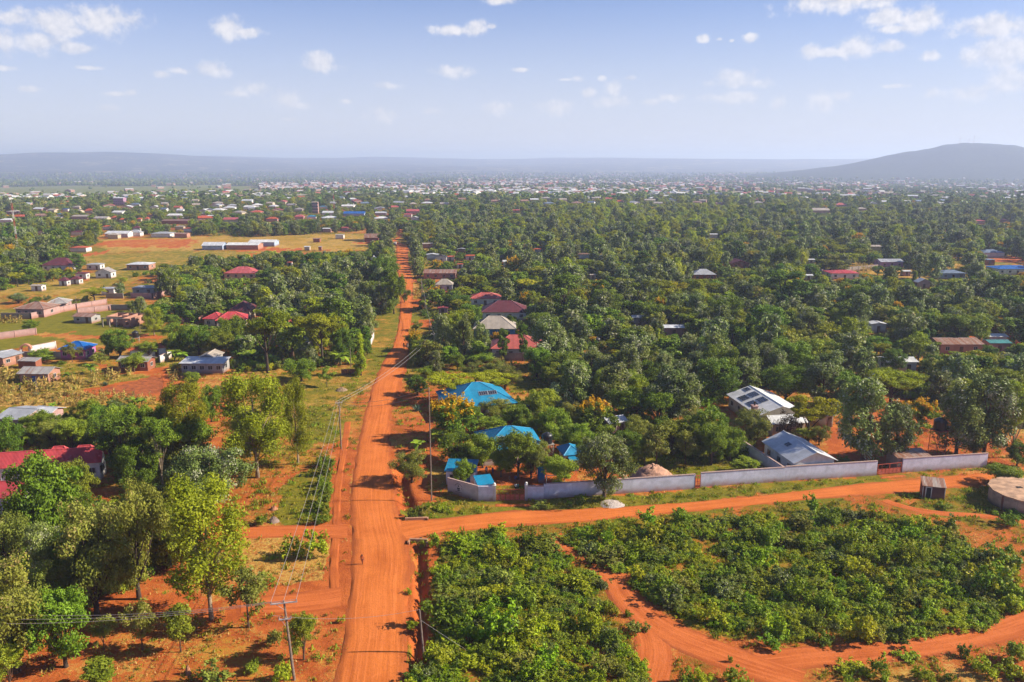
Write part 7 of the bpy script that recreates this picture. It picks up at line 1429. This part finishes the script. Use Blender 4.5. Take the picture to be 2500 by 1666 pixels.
for fr, pts, dens, hs in [('z5', [(-60, 710), (140, 790), (560, 860), (770, 800), (1200, 780), (1000, 880), (560, 950), (-60, 950)], .55, 1.0), ('z5', [(-100, 965), (900, 965), (1400, 1000), (1400, 1060), (560, 1080), (-100, 1050)], .9, .75), ('f6', [(840, 165), (1010, 195), (1000, 235), (900, 225)], .5, 1), ('f6', [(1410, 235), (1555, 235), (1555, 285), (1430, 280)], .5, 1), ('z6', [(1500, 235), (1640, 240), (1640, 300), (1520, 300)], .6, .9), ('z6', [(1655, 340), (1850, 335), (1850, 390), (1665, 385)], .35, .9), ('f6', [(590, 70), (740, 80), (700, 120), (600, 120)], .4, 1), ('z6', [(2180, 850), (2400, 900), (2400, 960), (2150, 930)], .6, 1), ('f5', [(1240, 880), (1620, 880), (1620, 1010), (1300, 1010)], .5, 1), ('z5', [(1500, 800), (1660, 780), (1640, 860), (1530, 880)], .6, .8), ('z5', [(-60, 270), (200, 270), (200, 330), (-60, 340)], .4, .8)]:
    P = [tuple(G(*q(fr, *p)).xy) for p in pts]; xs = [p[0] for p in P]; ys = [p[1] for p in P]; ar = abs(sum(P[i][0] * P[(i + 1) % len(P)][1] - P[(i + 1) % len(P)][0] * P[i][1] for i in range(len(P)))) / 2
    for t_ in range(int((max(xs) - min(xs)) * (max(ys) - min(ys)) * dens)):
        x, y = rs.uniform(min(xs), max(xs)), rs.uniform(min(ys), max(ys))
        if not inside(P, x, y) or any((x - fx) ** 2 + (y - fy) ** 2 < (fr_ * .75) ** 2 for fx, fy, fr_ in FOOT): continue
        s = hs * rs.uniform(.7, 1.15); fill[0].append((x, y, 0)); fill[1].append(rs.uniform(0, 6.28)); fill[2].append((s, s, s)); fill[3].append(rs.choices(range(5), (2, 2, 2, 2, 3))[0])
scatter('maize_stalks', STK, *fill, label='dry yellow maize and straw standing in the fields', cat='maize')
# ploughed patch with furrows
P = [tuple(G(*q('z5', *p)).xy) for p in [(820, 945), (1060, 890), (1390, 808), (1470, 850), (1450, 955), (1200, 985)]]; m = MB(); ys = [p[1] for p in P]; y = min(ys) + .5
while y < max(ys):
    X = sorted(x1 + (y - y1) / (y2 - y1) * (x2 - x1) for (x1, y1), (x2, y2) in zip(P, P[1:] + P[:1]) if (y1 > y) != (y2 > y))
    if len(X) >= 2:
        a, b = X[0], X[-1]; n = max(2, int((b - a) / 2)); vs = []
        for i in range(n + 1):
            x = a + (b - a) * i / n; j = rs.uniform(-.1, .1); h = rs.uniform(.16, .26); vs += [(x, y - .42 + j, -.02), (x, y + j, h), (x, y + .42 + j, -.02)]
        m.add(vs, [(3 * i + k, 3 * i + 3 + k, 3 * i + 4 + k, 3 * i + 1 + k) for i in range(n) for k in (0, 1)])
    y += 1.15
m.obj('ploughed_field', plain('ploughed_earth', (.46, .12, .03), .95, .4, .9), kind='structure', label='ploughed red patch with furrows')
# ---------------------------------------------------------------- poles, wires, mast
WOODP = plain('pole_wood', (.26, .19, .15), .9, .35, 3); INS = plain('insulator', (.30, .22, .18), .4, .2); GALV = plain('steel_arm', (.50, .46, .45), .6, .2); WIREM = plain('wire', (.42, .38, .35), .5, .1)
def pole(label, fr, base, ytop, r=.14, arm=None, ang=0, lean=0):
    b = G(*q(fr, *base)); h = height_at(b, q(fr, 0, ytop)[1]); o = empty('utility_pole', b, ang, label=label, cat='utility pole'); tops = []
    MB().tube([(0, 0, -.3), (lean * .5, 0, h * .5), (lean, 0, h)], [r, r * .85, r * .68], 8).obj('shaft', WOODP, o)
    if arm:
        for zz, L_ in arm:
            MB().box(lean - L_ / 2, -.2, h + zz - .06, lean + L_ / 2, -.08, h + zz + .06).obj('crossarm', GALV, o)
            MB().tube([(lean - L_ * .3, -.14, h + zz - .06), (lean, -.14, h + zz - .75)], .025, 4).obj('brace', GALV, o)
            for k in (-.47, 0, .47): MB().lathe([(.03, 0), (.03, .06), (.075, .08), (.05, .13), (.075, .16), (.04, .22), (.01, .24)], 8, (lean + L_ * k, -.14, h + zz + .06)).obj('insulator', INS, o); tops.append((lean + L_ * k, -.14, h + zz + .28))
    else: MB().lathe([(.03, 0), (.07, .05), (.05, .12), (.01, .16)], 8, (lean, 0, h)).obj('insulator', INS, o)
    mw = Matrix.Translation(b) @ Matrix.Rotation(ang, 4, 'Z'); return o, [mw @ Vector(t) for t in tops] or [b + Vector((lean, 0, h + .1))], b, h
p1, t1, b1, h1 = pole('wooden pole with pale crossarm at the bottom left', 'z2', (280, 1555), 1100, .15, [(-.1, 2.6), (-1.9, 1.2)], R(12), -.5)
p2, t2, b2, h2 = pole('wooden pole with short arms left of the road', 'z2', (549, 228), -50, .14, [(-.35, 1.2)], R(20))
p3, t3, b3, h3 = pole('thin tall pole at the corner wall', 'a5', (525, 165), -1795, .11)
p4, t4, b4, h4 = pole('short leaning pole at the ditch near the bottom edge', 'z2', (1022, 1398), 1155, .12, lean=-.3)
p5, t5, b5, h5 = pole('tall pole right of the road beside the slim silver trees', 'z6', (1694, 770), 600, .13, [(-.3, 1.4)], R(15)); p6, t6, b6, h6 = pole('pole right of the road, second of the receding row', 'z6', (1650, 640), 470, .13); p7, t7, b7, h7 = pole('pole right of the road, third of the receding row', 'z6', (1612, 430), 275, .13); p8, t8, b8, h8 = pole('pole right of the road, farthest of the receding row', 'z6', (1580, 300), 110, .13)
pole('slim pole beside the yellow-green conifer', 'z6', (944, 905), 730, .1); pole('slim pole in the maize beside the pink brick house', 'z5', (338, 960), 820, .08); pole('white slender pole left of the dark trees', 'z5', (690, 200), 90, .08); pole('pole behind the unfinished house', 'z5', (1262, 420), 280, .09); pole('pole with bare top right of the pole row', 'f2', (1515, 1130), 1060, .11)
def wire(label, a, b, sag, r=.022):
    n = 26; m = MB(); pts = [a.lerp(b, i / n) + Vector((0, 0, -sag * 4 * (i / n) * (1 - i / n))) for i in range(n + 1)]; m.tube(pts, r, 4, False); m.obj('power_line', WIREM, label=label, cat='wire')
WN = ['left', 'middle', 'right']
for i in range(3): wire('%s wire from the crossarm pole up to the next pole' % WN[i], t1[i], t2[i], .8)
for i in range(3):
    wire('%s wire running from the crossarm pole to the left edge' % ['upper', 'middle', 'lower'][i], t1[i], G(*q('z1', -300, 1560 + i * 40)) + Vector((0, 0, 8.0)), 1.0, .018)
wire('upper wire crossing the road to the thin tall pole', t2[1], t3[0], 1.0, .025); wire('lower wire crossing the road to the thin tall pole', t2[2] - Vector((0, 0, .5)), t3[0] - Vector((0, 0, .5)), 1.3, .025)
for i in range(2): wire('%s wire crossing the road up to the far pole' % WN[i * 2], t2[i * 2], t5[i * 2], 1.5, .028)
for (a, b, lb) in ((t5[1], t6[0], 'first'), (t6[0], t7[0], 'second'), (t7[0], t8[0], 'third')): wire('%s wire span of the receding pole row' % lb, a, b, .7, .03)
wire('thin wire from the short pole across the road', t4[0], t1[0] - Vector((0, 0, 1.5)), .7, .014); wire('guy wire from the short pole into the thicket', t4[0] - Vector((0, 0, 1.2)), G(*q('z2', 1360, 1440)), .05, .016); wire('guy wire of the pole left of the road', t2[0] - Vector((0, 0, .6)), G(*q('z6', 770, 1500)), .02, .018)
def mast(label, fr, base, ytop, w, bands, r=.09, name='radio_mast', z=0.0):
    b = G(*q(fr, *base)) if not isinstance(base, Vector) else base; h = ytop if isinstance(base, Vector) else height_at(b, q(fr, 0, ytop)[1]); o = empty(name, b, R(20), label=label, cat='mast'); n = bands; mr_, mw_ = plain('mast_red', (.45, .08, .04), .6, .15), plain('mast_white', (.70, .66, .62), .6, .15); s = w / 2
    for k in range(n):
        z0, z1 = h * k / n, h * (k + 1) / n; m = MB(); c = [(s * math.cos(R(90 + 120 * j)), s * math.sin(R(90 + 120 * j))) for j in range(3)]; st = max(1, int((z1 - z0) / 3))
        for j in range(3):
            m.tube([(*c[j], z0), (*c[j], z1)], r, 4)
            for i in range(st): m.tube([(*c[j], z0 + (z1 - z0) * i / st), (*c[(j + 1) % 3], z0 + (z1 - z0) * (i + 1) / st)], r * .6, 3)
        m.obj('lattice_section', mr_ if k % 2 == 0 else mw_, o)
    MB().tube([(0, 0, h), (0, 0, h + 2.5)], .06, 4).obj('antenna', mw_, o); return o
mast('tall red and white lattice mast at the left edge', 'f1', (170, 950), 462, .8, 7, .07); mast('thin pale lattice mast in the far town', 'f2', (797, 590), 390, .8, 5, .08)
for i, (x_, hh) in enumerate([(2338, 42), (2360, 30), (2372, 52)]):
    dv = dirxy(x_) * 5150; b = Vector((dv.x, dv.y, terrain1(dv.x, dv.y) - 1)); mast(['left', 'middle', 'right'][i] + ' mast on the far hilltop', 'px', b, hh * .8, 2.0, 3, .25)
# ---------------------------------------------------------------- parked cars
def car(label, fr, p, rz, col):
    b = G(*q(fr, *p)); o = empty('parked_car', b, rz, label=label, cat='car'); paint = plain('car_paint_%.2f' % col[2], col, .3, .08); L_, W_ = 4.3, 1.75
    prof = [(-2.1, .35), (-2.12, .75), (-1.95, .98), (-1.35, 1.02), (-.85, 1.45), (.55, 1.47), (1.2, 1.0), (2.0, .86), (2.13, .65), (2.12, .35)]; n = len(prof); m = MB()
    m.add([(x, y * (.82 if z > 1.2 else 1), z) for y in (-W_ / 2, W_ / 2) for x, z in prof], [tuple(range(n)), tuple(range(2 * n - 1, n - 1, -1))] + [(i, n + i, n + (i + 1) % n, (i + 1) % n) for i in range(n)]); m.obj('body', paint, o)
    for s in (-1, 1):
        y = s * (W_ / 2 * .93 + .012); g = MB(); g.add([(-1.15, y, 1.04), (.95, y, 1.04), (.5, y * .92, 1.38), (-.78, y * .92, 1.38)], [(0, 1, 2, 3) if s < 0 else (3, 2, 1, 0)]); g.obj('side_window', GLASS, o); hl = MB().box(2.05, s * .62 - .18, .62, 2.135, s * .62 + .18, .78).obj('headlight', WALLC['white'], o)
        for x in (-1.35, 1.35): w_ = MB().tube([(x, s * .72, .32), (x, s * .90, .32)], .32, 14).obj('wheel', TANKM, o); MB().tube([(x, s * .90, .32), (x, s * .915, .32)], .18, 10).obj('rim', GALV, w_)
    g = MB(); g.add([(1.13, -.7, 1.06), (1.13, .7, 1.06), (.62, .62, 1.42), (.62, -.62, 1.42)], [(0, 1, 2, 3)]); g.v = [(x + .02, y, z + .02) for x, y, z in g.v]; g.obj('windscreen', GLASS, o)
car('dark blue car parked behind the slim silver trees', 'z6', (2110, 775), R(5), (.02, .05, .25)); car('white car parked among the right woods', 'f6', (1565, 655), R(-20), (.75, .75, .76)); car('white vehicle on the far road near the bend', 'f2', (1340, 835), R(80), (.7, .68, .66))
# ---------------------------------------------------------------- far town and far trees
rg = np.random.default_rng(77)
def far_points(n, d0, d1, a0, a1):
    d = d0 * (d1 / d0) ** rg.random(n); a = rg.uniform(a0, a1, n); return d * np.sin(a), d * np.cos(a), d, a
V, F, MI = [], [], []
X, Y, D, A = far_points(9500, 1250, 6500, -.62, .64); DEN = fbm(X / 260 + 7, Y / 500, 4); CENT = np.exp(-((A + .08) / .27) ** 2) * np.exp(-((np.log(D / 2300)) / .8) ** 2)
ZT = terrain(X, Y)
for x, y, d, a, n, c, z in zip(X, Y, D, A, DEN, CENT, ZT):
    if rg.random() > .10 + .8 * c * (n > .40) + .6 * (n > .57): continue
    if math.hypot(x - HILL.x, y - HILL.y) < 1350 and rg.random() > .01: continue
    if a < -.30 and 1700 < d < 3000 and rg.random() > .05: continue
    if a < -.08 and 3000 < d < 6400 and rg.random() > .12: continue
    w, l, h = rg.uniform(8, 18), rg.uniform(8, 14), rg.uniform(3.5, 7.0) * (1.0 if d < 2500 else 1.4); t = rg.random() * 3.14; cs, sn = math.cos(t), math.sin(t); b = len(V); rh = h + rg.uniform(1, 2.4)
    loc = [(-w / 2, -l / 2, -1), (w / 2, -l / 2, -1), (w / 2, l / 2, -1), (-w / 2, l / 2, -1), (-w / 2, -l / 2, h), (w / 2, -l / 2, h), (w / 2, l / 2, h), (-w / 2, l / 2, h), (-w / 2, 0, rh), (w / 2, 0, rh)]
    V += [(x + p * cs - r * sn, y + p * sn + r * cs, z + s) for p, r, s in loc]; F += [(b, b + 1, b + 5, b + 4), (b + 1, b + 2, b + 6, b + 5), (b + 2, b + 3, b + 7, b + 6), (b + 3, b, b + 4, b + 7), (b + 4, b + 5, b + 9, b + 8), (b + 6, b + 7, b + 8, b + 9), (b + 4, b + 8, b + 7, b + 7), (b + 5, b + 6, b + 9, b + 9)]
    rc = rg.choice(5, p=[.34, .26, .14, .18, .08]); MI += [5] * 4 + [rc] * 2 + [5] * 2
me = bpy.data.meshes.new('far_town'); me.from_pydata(V, [], [tuple(dict.fromkeys(f)) for f in F])
for mt in (MATS['roof_white'], MATS['roof_silver'], MATS['roof_salmon'], MATS['roof_beige'], MATS['roof_greyblue'], WALLC['white']): me.materials.append(mt)
me.polygons.foreach_set('material_index', MI); me.update(); link(bpy.data.objects.new('far_town', me), kind='stuff', label='countless small pale houses of the distant town', cat='town')
def blob_tree(seed, leaf):
    rng = np.random.default_rng(seed); n = 90; u = rng.normal(size=(n, 3)); u /= np.linalg.norm(u, axis=1, keepdims=True); C = u * np.array([4, 4, 3.6]) * (.55 + .45 * rng.random((n, 1))) + np.array([0, 0, 4.6]); V, F = leaf_faces(C, u + rng.normal(size=(n, 3)) * .4, 2.3, 1.2, rng); return leaf_mesh('far_tree', V, F, rng.random(n), LEAF[leaf])
BT = [blob_tree(i, l) for i, l in enumerate(('mango', 'silver', 'dark', 'olive', 'mango'))]
X, Y, D, A = far_points(30000, 1080, 6500, -.64, .66); DEN = fbm(X / 190 + 31, Y / 330, 4); keep = (rg.random(len(X)) < np.where(D < 1500, .95, .35 + 1.1 * (DEN > .47))) ; wob = fbm(X / 400, Y / 400, 4) - .5
plainf = (D + wob * 700 > 1750) & (D + wob * 700 < 3050) & (A < -.30 + wob * .3); keep &= ~plainf | (rg.random(len(X)) < .015)
plain2 = (D + wob * 300 > 1300) & (D + wob * 300 < 2000) & (A > .22 + wob * .1) & (A < .45 + wob * .1); keep &= ~plain2 | (rg.random(len(X)) < .25)
cen = np.exp(-((A + .10) / .22) ** 2) * np.exp(-((np.log(D / 2500)) / .55) ** 2); keep &= rg.random(len(X)) > cen * .55; keep &= (np.hypot(X - HILL.x, Y - HILL.y) > 1400)
X, Y, D = X[keep], Y[keep], D[keep]; Z = terrain(X, Y) - .6; s = rg.uniform(.5, 1.15, len(X)) * np.clip(D / 2500, 1, 1.8)
scatter('far_woods', BT, np.stack([X, Y, Z], 1), rg.uniform(0, 6.28, len(X)), np.stack([s, s, s * rg.uniform(.8, 1.2, len(X))], 1), rg.integers(0, 5, len(X)), label='scattered dark trees of the distant plain', cat='woodland')
# ---------------------------------------------------------------- haze over the plain
HZ = MB().box(-18500, -18500, -75, 18500, 18500, 190); m, nt, N, L, out = nodes('haze'); pv = N.new('ShaderNodeVolumePrincipled'); pv.inputs['Color'].default_value = (.66, .77, 1.14, 1); pv.inputs['Density'].default_value = 1.55e-4; pv.inputs['Anisotropy'].default_value = .2; L.new(pv.outputs[0], out.inputs['Volume'])
m.cycles.homogeneous_volume = True if hasattr(m.cycles, 'homogeneous_volume') else True
HZ.obj('haze', m, kind='stuff', label='pale blue haze lying over the plain', cat='haze')
